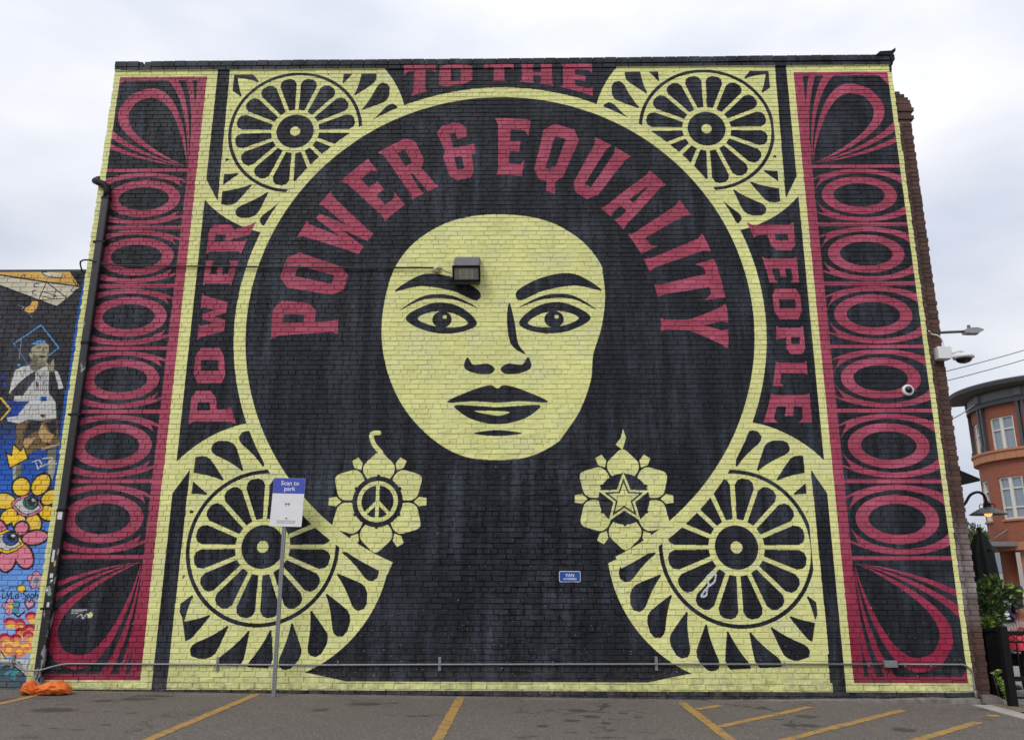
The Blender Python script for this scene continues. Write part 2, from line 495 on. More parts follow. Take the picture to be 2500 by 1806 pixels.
    half = [(0, 7.30), (.62, 7.20), (1.10, 6.88), (1.40, 6.42), (1.53, 5.85), (1.55, 5.25), (1.44, 4.65), (1.20, 4.10), (.84, 3.66), (.44, 3.40), (0, 3.34)]
    p.poly(spline(M(half) + M(half[1:-1], -1)[::-1], True, 8), YEL)
    for k in (-1, 1):
        p.poly(spline(M([(.26, 6.00), (.60, 6.22), (1.02, 6.28), (1.40, 6.00), (1.05, 6.08), (.62, 6.00), (.30, 5.84)], k), True, 6), BLK)
        p.poly(spline(M([(.28, 5.46), (.52, 5.74), (.88, 5.80), (1.24, 5.56), (.94, 5.34), (.56, 5.31)], k), True, 6), BLK)
        p.poly(spline(M([(.40, 5.47), (.58, 5.62), (.86, 5.66), (1.08, 5.55), (.88, 5.43), (.58, 5.40)], k), True, 6), YEL)
        p.ell(fx + k * .75 * s, 5.53, .15, .135, BLK); p.ell(fx + k * .75 * s + .04, 5.57, .035, .03, YEL)
        p.poly(spline(M([(.28, 5.72), (.62, 5.92), (1.0, 5.92), (1.32, 5.68), (1.0, 5.86), (.62, 5.86)], k), True, 6), BLK)
        p.poly(spline(M([(.04, 4.74), (.14, 4.82), (.32, 4.80), (.40, 4.92), (.44, 4.76), (.30, 4.67), (.10, 4.66)], k), True, 6), BLK)
    p.poly(spline(M([(.15, 5.80), (.22, 5.50), (.27, 5.14), (.37, 4.97), (.18, 5.12), (.12, 5.50)]), True, 6), BLK)
    p.poly(spline(M([(-.66, 4.22), (-.34, 4.40), (-.10, 4.48), (0, 4.43), (.10, 4.48), (.34, 4.40), (.66, 4.22), (.30, 4.23), (0, 4.21), (-.30, 4.23)]), True, 6), BLK)
    p.poly(spline(M([(-.56, 4.16), (-.28, 4.16), (0, 4.14), (.28, 4.16), (.56, 4.16), (.34, 3.96), (0, 3.88), (-.34, 3.96)]), True, 6), BLK)
    p.poly(spline(M([(-.30, 4.08), (0, 4.08), (.16, 4.06), (0, 4.01)]), True, 6), YEL)
    p.poly(spline(M([(-.30, 3.74), (0, 3.79), (.32, 3.74), (0, 3.70)]), True, 6), BLK)
    # shaded right temple and cheek
    p.poly(spline(M([(1.42, 6.45), (1.60, 5.85), (1.62, 5.25), (1.50, 4.6), (1.26, 4.06), (.80, 3.60), (1.06, 4.06), (1.22, 4.55), (1.26, 4.95), (1.38, 5.4), (1.44, 5.9)]), True, 6), BLK)
    # two flower pendants
    for ex, ez, kind in ((-2.15, 2.73, 0), (1.46, 2.77, 1)):
        for k in range(6):
            t = R(90 + 60 * k)
            pet = [(.30, .09), (.40, .215), (.54, .245), (.66, .15), (.77, 0), (.66, -.15), (.54, -.245), (.40, -.215), (.30, -.09), (.42, 0)]
            p.poly(spline([(ex + .95 * (r * math.cos(t) - h * math.sin(t)), ez + .95 * (r * math.sin(t) + h * math.cos(t))) for r, h in pet], True, 5), YEL)
            t2 = t + R(30)
            p.poly([(ex + r * math.cos(t2) - h * math.sin(t2), ez + r * math.sin(t2) + h * math.cos(t2)) for r, h in ((.53, 0), (.61, .07), (.72, .055), (.72, -.055), (.61, -.07))], YEL)
        p.ell(ex, ez, .37, .37, BLK)
        if kind == 0:
            p.ell(ex, ez, .30, .30, YEL); p.ell(ex, ez, .235, .235, BLK)
            p.stroke([(ex, ez - .26), (ex, ez + .26)], .055, YEL); p.stroke([(ex, ez), (ex - .19, ez - .19)], .055, YEL); p.stroke([(ex, ez), (ex + .19, ez - .19)], .055, YEL)
            p.stroke(spline([(ex + .02, ez + .72), (ex - .10, ez + .86), (ex - .13, ez + 1.0), (ex - .02, ez + 1.02)], False, 5), .07, YEL)
        else:
            star = lambda r: [(ex + (r if i % 2 == 0 else r * .42) * math.cos(R(90 + 36 * i)), ez + (r if i % 2 == 0 else r * .42) * math.sin(R(90 + 36 * i))) for i in range(10)]
            p.poly(star(.40), YEL); p.poly(star(.30), BLK); p.poly(star(.24), YEL)
            p.poly([(ex, ez + .72), (ex - .10, ez + .80), (ex - .02, ez + .90), (ex + .02, ez + 1.04), (ex + .06, ez + .90)], YEL)
    # later marks: a white scrawl and a small credit panel
    W8 = c8(205, 208, 222)
    p.stroke(spline([(2.68, 1.72), (2.60, 1.66), (2.62, 1.56), (2.54, 1.46), (2.51, 1.40), (2.58, 1.42), (2.60, 1.52), (2.70, 1.60), (2.73, 1.70)], True, 6), .028, W8)
    p.rect(-6.47, -6.13, 1.06, 1.22, c8(58, 60, 66))
    for i in range(3): p.rect(-6.455, -6.455 + (.22, .17, .10)[i], 1.19 - i * .022, 1.203 - i * .022, c8(190, 190, 195))
    p.stroke(spline([(-6.36, 1.10), (-6.31, 1.14), (-6.28, 1.08), (-6.23, 1.15), (-6.20, 1.09), (-6.17, 1.16)], False, 5), .014, c8(200, 200, 205)); p.ell(-6.18, 1.13, .035, .04, YEL)
    # red paint is deeper low down, less faded; pale sheen painted in as mottling
    zz = (np.arange(p.h) * p.res)[:, None]
    xx = (np.arange(p.w) * p.res + p.x0)[None, :]
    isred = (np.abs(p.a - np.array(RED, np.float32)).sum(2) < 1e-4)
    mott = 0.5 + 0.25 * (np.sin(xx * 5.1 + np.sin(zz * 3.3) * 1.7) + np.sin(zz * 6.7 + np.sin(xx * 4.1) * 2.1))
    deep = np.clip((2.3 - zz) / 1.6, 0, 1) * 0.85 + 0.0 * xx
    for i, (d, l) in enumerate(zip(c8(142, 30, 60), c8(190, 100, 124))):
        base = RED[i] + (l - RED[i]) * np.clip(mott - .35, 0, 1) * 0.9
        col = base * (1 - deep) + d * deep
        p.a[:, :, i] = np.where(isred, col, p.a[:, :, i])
    return p

LPAL = dict(blue=(36, 92, 178), brown=(120, 98, 70), cream=(206, 198, 176), dskin=(120, 116, 98), gold=(244, 204, 52), green=(74, 116, 108), grey=(150, 150, 148), iblue=(60, 92, 168), ink=(30, 28, 32), ink2=(52, 50, 56), lgrey=(170, 166, 150), lpink=(214, 158, 178), mag=(180, 40, 78), navy=(34, 66, 158), ochre=(214, 172, 92), pink=(222, 130, 150), plum=(98, 62, 104), salm=(226, 130, 98), skin=(164, 160, 132), sky=(88, 158, 214), slate=(74, 96, 110), sun=(246, 202, 84), tan=(190, 156, 104), teal=(70, 158, 168), white=(206, 206, 204), wine=(86, 40, 48), yel=(220, 196, 60))
def small_wall_paint():
    p = Paint(-9.6, -6.96, 0.0, 6.5, 0.005)
    keys = [(0.0, (74, 92, 106)), (0.35, (150, 170, 200)), (0.7, (150, 184, 228)), (1.3, (120, 166, 226)), (2.2, (88, 142, 220)), (3.0, (44, 96, 186)), (3.6, (40, 74, 148)), (4.0, (48, 50, 62)), (4.4, (50, 49, 54)), (6.5, (50, 49, 54))]
    z = np.arange(p.h) * p.res
    for i in range(3):
        p.a[:, :, i] = np.interp(z, [k[0] for k in keys], [k[1][i] / 255.0 for k in keys])[:, None]
    for kind, col, w, pts in LEFT_ART:
        c = c8(*LPAL[col])
        if kind == 'p': p.poly(pts, c)
        else: p.stroke(pts, w, c)
    def hand(pts, w=.022): p.stroke(pts, w, c8(24, 24, 30))
    x, z0 = -7.50, 1.35
    # hand-brushed name across the sky
    L = {'L': [[(0, .13), (0, 0), (.07, .01)]], 'l': [[(0, .10), (.01, 0), (.06, .01)]], 'y': [[(0, .08), (.03, .03)], [(.07, .09), (0, -.06)]], 'a': [[(.06, .07), (.01, .06), (.01, 0), (.06, .01), (.06, .07), (.065, 0)]], 'S': [[(.07, .12), (.01, .12), (.01, .07), (.07, .05), (.06, 0), (0, 0)]], 'o': [[(0, .03), (.03, .07), (.06, .03), (.03, 0), (0, .03)]], 'p': [[(0, .07), (0, -.06)], [(0, .07), (.06, .06), (.05, .01), (0, .01)]], 'h': [[(0, .13), (0, 0)], [(0, .06), (.05, .06), (.05, 0)]], 'i': [[(0, .07), (0, 0)], [(0, .12), (0, .122)]]}
    for ch in 'Lyla Sophi':
        if ch == ' ': x += .05; continue
        g = L.get(ch, L['L'])
        for st in g: hand([(x + u * .72, z0 + v * .9) for u, v in st], .014)
        x += .060 if ch != 'i' else .03
    return p
LEFT_ART = [
('p','blue',0,[(-6.958,6.38),(-6.923,6.38),(-6.949,4.108),(-7.003,4.108),(-7.008,4.379),(-7.019,5.417),(-6.997,6.158)]),
('p','blue',0,[(-7.034,4.429),(-6.934,4.429),(-6.946,2.98),(-6.965,2.907),(-7.07,2.907),(-7.014,3.444),(-7.01,3.839)]),
('p','ochre',0,[(-8.921,6.463),(-8.903,6.358),(-8.33,6.304),(-7.582,6.182),(-7.018,6.106),(-7.23,6.366),(-7.256,6.456)]),
('p','cream',0,[(-8.762,6.358),(-8.33,6.299),(-7.582,6.182),(-7.017,6.096),(-7.353,5.771),(-8.301,6.121),(-8.754,6.313)]),
('s','ink',0.022,[(-8.763,6.365),(-8.33,6.304),(-7.582,6.182),(-7.018,6.106),(-7.23,6.366)]),
('s','ink',0.022,[(-8.754,6.313),(-8.301,6.121),(-7.353,5.767),(-7.017,6.099)]),
('s','ink',0.014,[(-7.661,5.874),(-7.582,6.182),(-7.206,5.909),(-7.428,5.898),(-7.648,5.881)]),
('s','ink',0.012,[(-7.606,6.02),(-7.394,5.954),(-7.442,5.903)]),
('s','ink',0.012,[(-7.616,5.947),(-7.442,5.903)]),
('s','ink',0.012,[(-7.408,6.049),(-7.43,5.917)]),
('s','ink',0.012,[(-7.704,6.161),(-7.773,6.153),(-7.773,6.109),(-7.709,6.099)]),
('s','ink',0.012,[(-7.715,6.046),(-7.782,6.028),(-7.768,5.981),(-7.703,5.969)]),
('p','cream',0,[(-7.677,6.353),(-7.608,6.356),(-7.351,6.33),(-7.354,6.255),(-7.568,6.278),(-7.658,6.316)]),
('s','ink',0.012,[(-7.608,6.356),(-7.685,6.356),(-7.658,6.316),(-7.567,6.275),(-7.353,6.251),(-7.34,6.33)]),
('s','ink',0.012,[(-7.993,6.258),(-7.992,6.295),(-7.952,6.313),(-7.934,6.287),(-7.954,6.253)]),
('s','ink',0.012,[(-7.16,6.218),(-7.114,6.144),(-7.07,6.129),(-7.11,6.217)]),
('s','ink',0.012,[(-7.135,6.092),(-7.177,6.048),(-7.123,6.011),(-7.076,6.07)]),
('p','ochre',0,[(-7.758,5.874),(-7.656,5.859),(-7.663,5.75),(-7.713,5.671),(-7.781,5.664),(-7.864,5.707),(-7.845,5.758),(-7.781,5.794)]),
('s','ink',0.01,[(-7.656,5.859),(-7.663,5.75),(-7.713,5.671),(-7.781,5.664)]),
('s','grey',0.012,[(-7.984,5.802),(-7.873,5.763),(-7.91,5.734)]),
('s','grey',0.01,[(-7.78,5.656),(-7.723,5.598)]),
('s','sky',0.022,[(-7.944,5.162),(-7.558,5.468),(-7.227,5.097),(-7.354,4.98)]),
('s','sky',0.008,[(-7.944,5.162),(-7.853,5.063),(-7.666,4.83)]),
('s','grey',0.014,[(-7.834,5.247),(-7.819,4.922)]),
('p','skin',0,[(-7.629,4.992),(-7.652,5.048),(-7.643,5.126),(-7.595,5.169),(-7.459,5.182),(-7.392,5.147),(-7.374,5.048),(-7.366,4.97),(-7.388,4.886),(-7.392,4.781),(-7.486,4.725),(-7.549,4.739),(-7.555,4.823),(-7.616,4.907),(-7.675,4.978),(-7.677,5.034)]),
('p','sky',0,[(-7.668,5.155),(-7.6,5.204),(-7.493,5.225),(-7.442,5.204),(-7.458,5.175),(-7.54,5.168),(-7.591,5.147)]),
('p','dskin',0,[(-7.549,4.739),(-7.553,4.851),(-7.388,4.886),(-7.394,4.795),(-7.486,4.725)]),
('p','dskin',0,[(-7.616,4.907),(-7.609,4.992),(-7.536,4.964),(-7.5,4.907),(-7.553,4.851)]),
('s','ink',0.012,[(-7.521,4.956),(-7.469,4.97),(-7.419,4.956),(-7.464,4.942),(-7.506,4.949)]),
('s','ink',0.009,[(-7.561,5.083),(-7.514,5.09)]),
('s','ink',0.009,[(-7.446,5.09),(-7.405,5.093)]),
('s','ink',0.007,[(-7.466,5.09),(-7.441,5.013),(-7.474,5.003)]),
('s','ink',0.02,[(-7.643,5.126),(-7.598,5.147)]),
('s','ink',0.008,[(-7.577,5.098),(-7.511,5.112)]),
('p','white',0,[(-7.637,4.823),(-7.756,4.796),(-7.849,4.74),(-7.877,4.615),(-7.893,4.38),(-7.796,4.325),(-7.799,4.256),(-7.513,4.106),(-7.137,4.106),(-7.159,4.215),(-7.278,4.379),(-7.307,4.711),(-7.243,4.739),(-7.131,4.434),(-7.059,4.454),(-7.11,4.572),(-7.178,4.711),(-7.259,4.753),(-7.376,4.809),(-7.527,4.725)]),
('p','ink2',0,[(-7.639,4.656),(-7.534,4.725),(-7.521,4.6),(-7.67,4.338),(-7.804,4.328),(-7.873,4.38),(-7.768,4.531)]),
('p','ink2',0,[(-7.323,4.725),(-7.25,4.739),(-7.144,4.434),(-7.144,4.338),(-7.203,4.283),(-7.28,4.393)]),
('s','grey',0.02,[(-7.779,4.726),(-7.716,4.628)]),
('s','grey',0.02,[(-7.724,4.768),(-7.677,4.684)]),
('s','grey',0.006,[(-7.601,4.587),(-7.636,4.161)]),
('s','grey',0.006,[(-7.565,4.586),(-7.584,4.161)]),
('s','grey',0.006,[(-7.53,4.586),(-7.533,4.161)]),
('s','grey',0.006,[(-7.495,4.586),(-7.482,4.16)]),
('s','grey',0.006,[(-7.459,4.586),(-7.431,4.16)]),
('s','grey',0.006,[(-7.424,4.586),(-7.38,4.16)]),
('s','grey',0.006,[(-7.389,4.586),(-7.329,4.16)]),
('s','grey',0.006,[(-7.354,4.586),(-7.278,4.16)]),
('s','grey',0.006,[(-7.318,4.586),(-7.227,4.16)]),
('s','ink2',0.006,[(-7.529,4.698),(-7.505,4.407)]),
('s','ink2',0.006,[(-7.499,4.697),(-7.473,4.407)]),
('s','ink2',0.006,[(-7.47,4.697),(-7.44,4.407)]),
('s','ink2',0.006,[(-7.44,4.697),(-7.408,4.407)]),
('s','ink2',0.006,[(-7.41,4.697),(-7.375,4.407)]),
('s','ink2',0.006,[(-7.38,4.697),(-7.343,4.407)]),
('s','ink2',0.006,[(-7.35,4.697),(-7.311,4.407)]),
('p','dskin',0,[(-7.62,4.753),(-7.644,4.865),(-7.586,4.935),(-7.521,4.907),(-7.551,4.837),(-7.547,4.725)]),
('p','skin',0,[(-7.407,4.879),(-7.386,4.872),(-7.344,4.823),(-7.284,4.921),(-7.256,4.823),(-7.253,4.711),(-7.328,4.711),(-7.383,4.809)]),
('s','ink',0.007,[(-7.359,4.879),(-7.332,4.739)]),
('s','ink',0.007,[(-7.307,4.851),(-7.309,4.725)]),
('p','wine',0,[(-7.506,4.545),(-7.473,4.552),(-7.453,4.489),(-7.474,4.469)]),
('s','ink',0.008,[(-7.526,4.718),(-7.443,4.621),(-7.4,4.697)]),
('p','navy',0,[(-7.926,4.25),(-7.542,4.249),(-7.538,4.181),(-7.644,4.174),(-7.647,4.106),(-7.849,4.107)]),
('p','navy',0,[(-8.066,4.692),(-8.005,4.692),(-7.992,4.615),(-8.053,4.615)]),
('p','navy',0,[(-8.018,4.546),(-7.961,4.546),(-7.949,4.477),(-8.006,4.477)]),
('p','sky',0,[(-7.835,4.838),(-7.787,4.838),(-7.78,4.796),(-7.828,4.796)]),
('p','navy',0,[(-7.916,4.25),(-7.539,4.25),(-7.536,4.18),(-7.642,4.172),(-7.641,4.118),(-7.584,4.094),(-7.58,4.022),(-7.889,3.986),(-7.818,4.118)]),
('p','white',0,[(-7.859,3.994),(-7.71,4.017),(-7.537,4.289),(-7.236,4.335),(-7.146,4.226),(-7.1,3.985),(-7.496,3.924),(-7.535,3.978),(-7.606,3.893),(-7.843,3.94)]),
('p','navy',0,[(-7.388,4.32),(-7.296,4.32),(-7.293,4.25),(-7.378,4.25)]),
('p','sky',0,[(-7.407,4.32),(-7.38,4.32),(-7.375,4.254),(-7.4,4.254)]),
('s','grey',0.006,[(-7.538,4.195),(-7.515,3.947)]),
('s','grey',0.006,[(-7.492,4.195),(-7.463,3.947)]),
('s','grey',0.006,[(-7.446,4.195),(-7.411,3.947)]),
('s','grey',0.006,[(-7.4,4.195),(-7.359,3.947)]),
('s','grey',0.006,[(-7.354,4.195),(-7.307,3.947)]),
('s','grey',0.006,[(-7.308,4.195),(-7.255,3.947)]),
('s','grey',0.006,[(-7.262,4.195),(-7.203,3.947)]),
('p','wine',0,[(-7.362,4.048),(-7.277,4.04),(-7.292,3.986),(-7.341,4.009)]),
('s','yel',0.03,[(-8.001,4.297),(-7.832,4.126),(-7.946,3.963)]),
('p','ink2',0,[(-7.996,4.266),(-7.858,4.126),(-7.954,4.01)]),
('p','brown',0,[(-7.698,3.894),(-7.533,3.963),(-7.495,3.916),(-7.1,3.985),(-7.021,3.702),(-6.977,3.58),(-7.248,3.497),(-7.306,3.527),(-7.448,3.414),(-7.661,3.565)]),
('p','ink2',0,[(-7.53,3.893),(-7.51,3.963),(-7.3,3.939),(-7.296,3.809),(-7.454,3.748),(-7.541,3.626),(-7.577,3.656)]),
('p','ink2',0,[(-7.266,3.916),(-7.097,3.962),(-7.066,3.702),(-7.147,3.732),(-7.209,3.839)]),
('p','tan',0,[(-7.312,3.916),(-7.2,3.778),(-7.094,3.732),(-7.157,3.595),(-7.27,3.641),(-7.347,3.748)]),
('p','tan',0,[(-7.548,3.671),(-7.368,3.687),(-7.466,3.535),(-7.54,3.519)]),
('p','wine',0,[(-7.205,3.61),(-7.159,3.61),(-7.129,3.557),(-7.181,3.553)]),
('p','tan',0,[(-7.262,3.534),(-6.991,3.603),(-6.976,3.572),(-7.248,3.492)]),
('p','dskin',0,[(-7.667,3.368),(-7.538,3.414),(-7.509,3.084),(-7.611,3.017)]),
('p','lgrey',0,[(-7.665,3.353),(-7.612,3.353),(-7.572,3.054),(-7.611,3.017)]),
('p','dskin',0,[(-7.159,3.504),(-7.034,3.534),(-7.005,3.233),(-7.021,3.032),(-7.119,3.084)]),
('p','lgrey',0,[(-7.121,3.353),(-7.025,3.368),(-7.009,3.203),(-7.029,3.04),(-7.104,3.084)]),
('p','gold',0,[(-7.788,3.459),(-7.697,3.414),(-7.699,3.588),(-7.564,3.482),(-7.539,3.562),(-7.441,3.368),(-7.697,3.226)]),
('s','ink',0.018,[(-7.788,3.459),(-7.697,3.414),(-7.699,3.588),(-7.564,3.482),(-7.539,3.562),(-7.441,3.368),(-7.697,3.226),(-7.788,3.459)]),
('s','white',0.018,[(-7.364,3.316),(-7.272,3.353),(-7.218,3.293),(-7.265,3.211),(-7.31,3.308)]),
('s','white',0.018,[(-7.229,3.368),(-7.065,3.383),(-7.127,3.293),(-7.254,3.233)]),
('s','white',0.018,[(-7.185,3.278),(-6.992,3.293)]),
('p','ink',0,[(-7.318,2.943),(-7.318,2.889),(-7.338,2.841),(-7.373,2.806),(-7.42,2.787),(-7.474,2.787),(-7.527,2.805),(-7.574,2.841),(-7.608,2.889),(-7.626,2.943),(-7.626,2.998),(-7.606,3.046),(-7.571,3.082),(-7.524,3.101),(-7.47,3.101),(-7.416,3.082),(-7.37,3.046),(-7.335,2.998)]),
('p','ink',0,[(-7.06,2.902),(-7.098,2.851),(-7.147,2.817),(-7.2,2.802),(-7.252,2.808),(-7.296,2.836),(-7.326,2.88),(-7.34,2.937),(-7.335,2.999),(-7.312,3.059),(-7.273,3.11),(-7.224,3.145),(-7.171,3.16),(-7.119,3.153),(-7.075,3.126),(-7.044,3.081),(-7.031,3.024),(-7.036,2.961)]),
('p','ink',0,[(-6.886,2.896),(-6.866,2.858),(-6.865,2.812),(-6.881,2.765),(-6.914,2.721),(-6.959,2.687),(-7.011,2.666),(-7.063,2.66),(-7.11,2.671),(-7.145,2.697),(-7.165,2.735),(-7.167,2.78),(-7.15,2.828),(-7.118,2.871),(-7.073,2.906),(-7.021,2.927),(-6.968,2.933),(-6.922,2.922)]),
('p','ink',0,[(-6.867,2.511),(-6.886,2.473),(-6.92,2.446),(-6.966,2.433),(-7.018,2.435),(-7.071,2.453),(-7.117,2.484),(-7.151,2.524),(-7.17,2.569),(-7.17,2.614),(-7.152,2.652),(-7.117,2.679),(-7.071,2.692),(-7.018,2.69),(-6.966,2.672),(-6.919,2.641),(-6.885,2.601),(-6.867,2.555)]),
('p','ink',0,[(-7.073,2.41),(-7.072,2.354),(-7.089,2.306),(-7.12,2.269),(-7.162,2.25),(-7.209,2.25),(-7.257,2.269),(-7.299,2.305),(-7.331,2.354),(-7.348,2.41),(-7.348,2.466),(-7.332,2.515),(-7.301,2.552),(-7.259,2.571),(-7.211,2.571),(-7.163,2.552),(-7.121,2.515),(-7.089,2.466)]),
('p','ink',0,[(-7.316,2.384),(-7.336,2.345),(-7.367,2.317),(-7.406,2.303),(-7.447,2.304),(-7.486,2.32),(-7.518,2.35),(-7.539,2.39),(-7.547,2.435),(-7.541,2.479),(-7.521,2.518),(-7.489,2.547),(-7.451,2.561),(-7.409,2.56),(-7.37,2.544),(-7.338,2.514),(-7.317,2.474),(-7.309,2.429)]),
('p','ink',0,[(-7.497,2.627),(-7.468,2.591),(-7.455,2.545),(-7.459,2.495),(-7.48,2.448),(-7.515,2.407),(-7.559,2.38),(-7.608,2.368),(-7.656,2.373),(-7.696,2.395),(-7.725,2.431),(-7.738,2.477),(-7.734,2.527),(-7.714,2.575),(-7.679,2.615),(-7.634,2.643),(-7.585,2.655),(-7.537,2.65)]),
('p','ink',0,[(-7.508,2.721),(-7.516,2.676),(-7.546,2.638),(-7.595,2.612),(-7.657,2.601),(-7.724,2.607),(-7.788,2.628),(-7.841,2.662),(-7.878,2.706),(-7.893,2.753),(-7.885,2.799),(-7.855,2.837),(-7.806,2.863),(-7.744,2.874),(-7.677,2.868),(-7.612,2.847),(-7.559,2.812),(-7.522,2.768)]),
('p','gold',0,[(-7.345,2.943),(-7.345,2.898),(-7.361,2.858),(-7.39,2.828),(-7.429,2.813),(-7.473,2.813),(-7.517,2.828),(-7.556,2.858),(-7.584,2.898),(-7.599,2.943),(-7.599,2.989),(-7.583,3.029),(-7.554,3.059),(-7.515,3.075),(-7.47,3.075),(-7.426,3.059),(-7.388,3.029),(-7.359,2.989)]),
('p','gold',0,[(-7.084,2.917),(-7.117,2.873),(-7.158,2.842),(-7.202,2.828),(-7.244,2.832),(-7.279,2.854),(-7.303,2.892),(-7.313,2.94),(-7.308,2.992),(-7.287,3.044),(-7.255,3.088),(-7.213,3.119),(-7.169,3.133),(-7.126,3.129),(-7.091,3.107),(-7.067,3.069),(-7.058,3.021),(-7.063,2.968)]),
('p','gold',0,[(-6.906,2.881),(-6.891,2.851),(-6.892,2.814),(-6.907,2.776),(-6.936,2.74),(-6.974,2.711),(-7.017,2.692),(-7.06,2.685),(-7.098,2.693),(-7.125,2.712),(-7.14,2.742),(-7.14,2.778),(-7.124,2.816),(-7.096,2.853),(-7.058,2.882),(-7.015,2.901),(-6.972,2.907),(-6.934,2.9)]),
('p','gold',0,[(-6.894,2.52),(-6.908,2.49),(-6.936,2.469),(-6.974,2.459),(-7.018,2.461),(-7.061,2.476),(-7.099,2.501),(-7.128,2.533),(-7.143,2.569),(-7.143,2.605),(-7.128,2.635),(-7.1,2.656),(-7.062,2.667),(-7.019,2.664),(-6.976,2.649),(-6.937,2.624),(-6.909,2.592),(-6.894,2.555)]),
('p','gold',0,[(-7.099,2.41),(-7.099,2.363),(-7.112,2.322),(-7.137,2.292),(-7.17,2.275),(-7.209,2.275),(-7.247,2.291),(-7.281,2.322),(-7.307,2.363),(-7.321,2.41),(-7.322,2.457),(-7.309,2.498),(-7.284,2.529),(-7.25,2.546),(-7.212,2.546),(-7.173,2.529),(-7.139,2.499),(-7.113,2.457)]),
('p','gold',0,[(-7.342,2.395),(-7.358,2.364),(-7.382,2.341),(-7.412,2.328),(-7.444,2.329),(-7.474,2.341),(-7.498,2.365),(-7.514,2.396),(-7.52,2.432),(-7.515,2.468),(-7.499,2.5),(-7.474,2.523),(-7.444,2.535),(-7.412,2.535),(-7.382,2.522),(-7.358,2.499),(-7.342,2.467),(-7.336,2.431)]),
('p','gold',0,[(-7.513,2.609),(-7.491,2.58),(-7.482,2.543),(-7.486,2.502),(-7.504,2.463),(-7.534,2.429),(-7.57,2.405),(-7.61,2.394),(-7.648,2.397),(-7.68,2.414),(-7.702,2.442),(-7.712,2.479),(-7.707,2.52),(-7.689,2.56),(-7.66,2.594),(-7.623,2.618),(-7.583,2.629),(-7.545,2.626)]),
('p','gold',0,[(-7.535,2.723),(-7.542,2.687),(-7.568,2.656),(-7.611,2.636),(-7.664,2.627),(-7.721,2.632),(-7.776,2.649),(-7.822,2.678),(-7.853,2.713),(-7.866,2.751),(-7.859,2.788),(-7.833,2.818),(-7.791,2.839),(-7.737,2.848),(-7.68,2.843),(-7.624,2.825),(-7.578,2.797),(-7.547,2.762)]),
('p','ink',0,[(-7.595,2.687),(-7.531,2.782),(-7.367,2.846),(-7.219,2.814),(-7.08,2.624),(-7.178,2.546),(-7.312,2.491),(-7.462,2.546)]),
('p','pink',0,[(-7.58,2.686),(-7.52,2.774),(-7.365,2.833),(-7.226,2.803),(-7.095,2.628),(-7.188,2.555),(-7.314,2.504),(-7.455,2.555)]),
('p','ink',0,[(-7.546,2.683),(-7.493,2.753),(-7.36,2.8),(-7.241,2.777),(-7.13,2.637),(-7.21,2.578),(-7.319,2.537),(-7.44,2.578)]),
('p','white',0,[(-7.532,2.682),(-7.483,2.747),(-7.358,2.791),(-7.247,2.769),(-7.144,2.639),(-7.219,2.585),(-7.32,2.548),(-7.433,2.585)]),
('p','ink',0,[(-7.175,2.715),(-7.177,2.679),(-7.193,2.648),(-7.221,2.624),(-7.258,2.612),(-7.299,2.612),(-7.34,2.624),(-7.375,2.648),(-7.401,2.679),(-7.414,2.715),(-7.412,2.751),(-7.396,2.783),(-7.368,2.807),(-7.331,2.819),(-7.29,2.819),(-7.249,2.807),(-7.213,2.783),(-7.188,2.752)]),
('p','green',0,[(-7.203,2.713),(-7.204,2.682),(-7.217,2.656),(-7.24,2.637),(-7.271,2.626),(-7.305,2.626),(-7.339,2.637),(-7.368,2.656),(-7.389,2.682),(-7.4,2.712),(-7.398,2.742),(-7.385,2.769),(-7.362,2.789),(-7.332,2.799),(-7.298,2.799),(-7.264,2.789),(-7.235,2.769),(-7.214,2.743)]),
('p','ink',0,[(-7.224,2.733),(-7.225,2.712),(-7.233,2.693),(-7.247,2.68),(-7.266,2.672),(-7.288,2.672),(-7.31,2.68),(-7.328,2.693),(-7.342,2.712),(-7.349,2.733),(-7.349,2.754),(-7.341,2.773),(-7.326,2.786),(-7.307,2.794),(-7.285,2.794),(-7.263,2.786),(-7.245,2.773),(-7.231,2.754)]),
('p','white',0,[(-7.233,2.752),(-7.233,2.744),(-7.238,2.737),(-7.245,2.732),(-7.254,2.729),(-7.264,2.729),(-7.274,2.732),(-7.283,2.737),(-7.289,2.744),(-7.293,2.752),(-7.292,2.76),(-7.288,2.767),(-7.281,2.772),(-7.271,2.775),(-7.261,2.775),(-7.251,2.772),(-7.242,2.767),(-7.236,2.76)]),
('p','ink',0,[(-6.952,2.245),(-6.951,2.202),(-6.975,2.16),(-7.02,2.123),(-7.082,2.097),(-7.153,2.085),(-7.225,2.087),(-7.288,2.104),(-7.336,2.134),(-7.362,2.173),(-7.363,2.216),(-7.34,2.258),(-7.295,2.295),(-7.232,2.321),(-7.161,2.333),(-7.089,2.331),(-7.026,2.314),(-6.978,2.284)]),
('p','ink',0,[(-7.287,2.421),(-7.262,2.386),(-7.251,2.345),(-7.254,2.303),(-7.273,2.266),(-7.303,2.237),(-7.343,2.22),(-7.387,2.218),(-7.429,2.23),(-7.465,2.255),(-7.49,2.29),(-7.502,2.331),(-7.499,2.373),(-7.481,2.41),(-7.45,2.439),(-7.41,2.456),(-7.366,2.459),(-7.324,2.447)]),
('p','ink',0,[(-7.575,2.287),(-7.599,2.258),(-7.638,2.242),(-7.689,2.24),(-7.744,2.254),(-7.797,2.282),(-7.843,2.319),(-7.874,2.363),(-7.888,2.407),(-7.883,2.446),(-7.859,2.475),(-7.82,2.492),(-7.769,2.493),(-7.713,2.479),(-7.66,2.451),(-7.615,2.413),(-7.583,2.37),(-7.569,2.326)]),
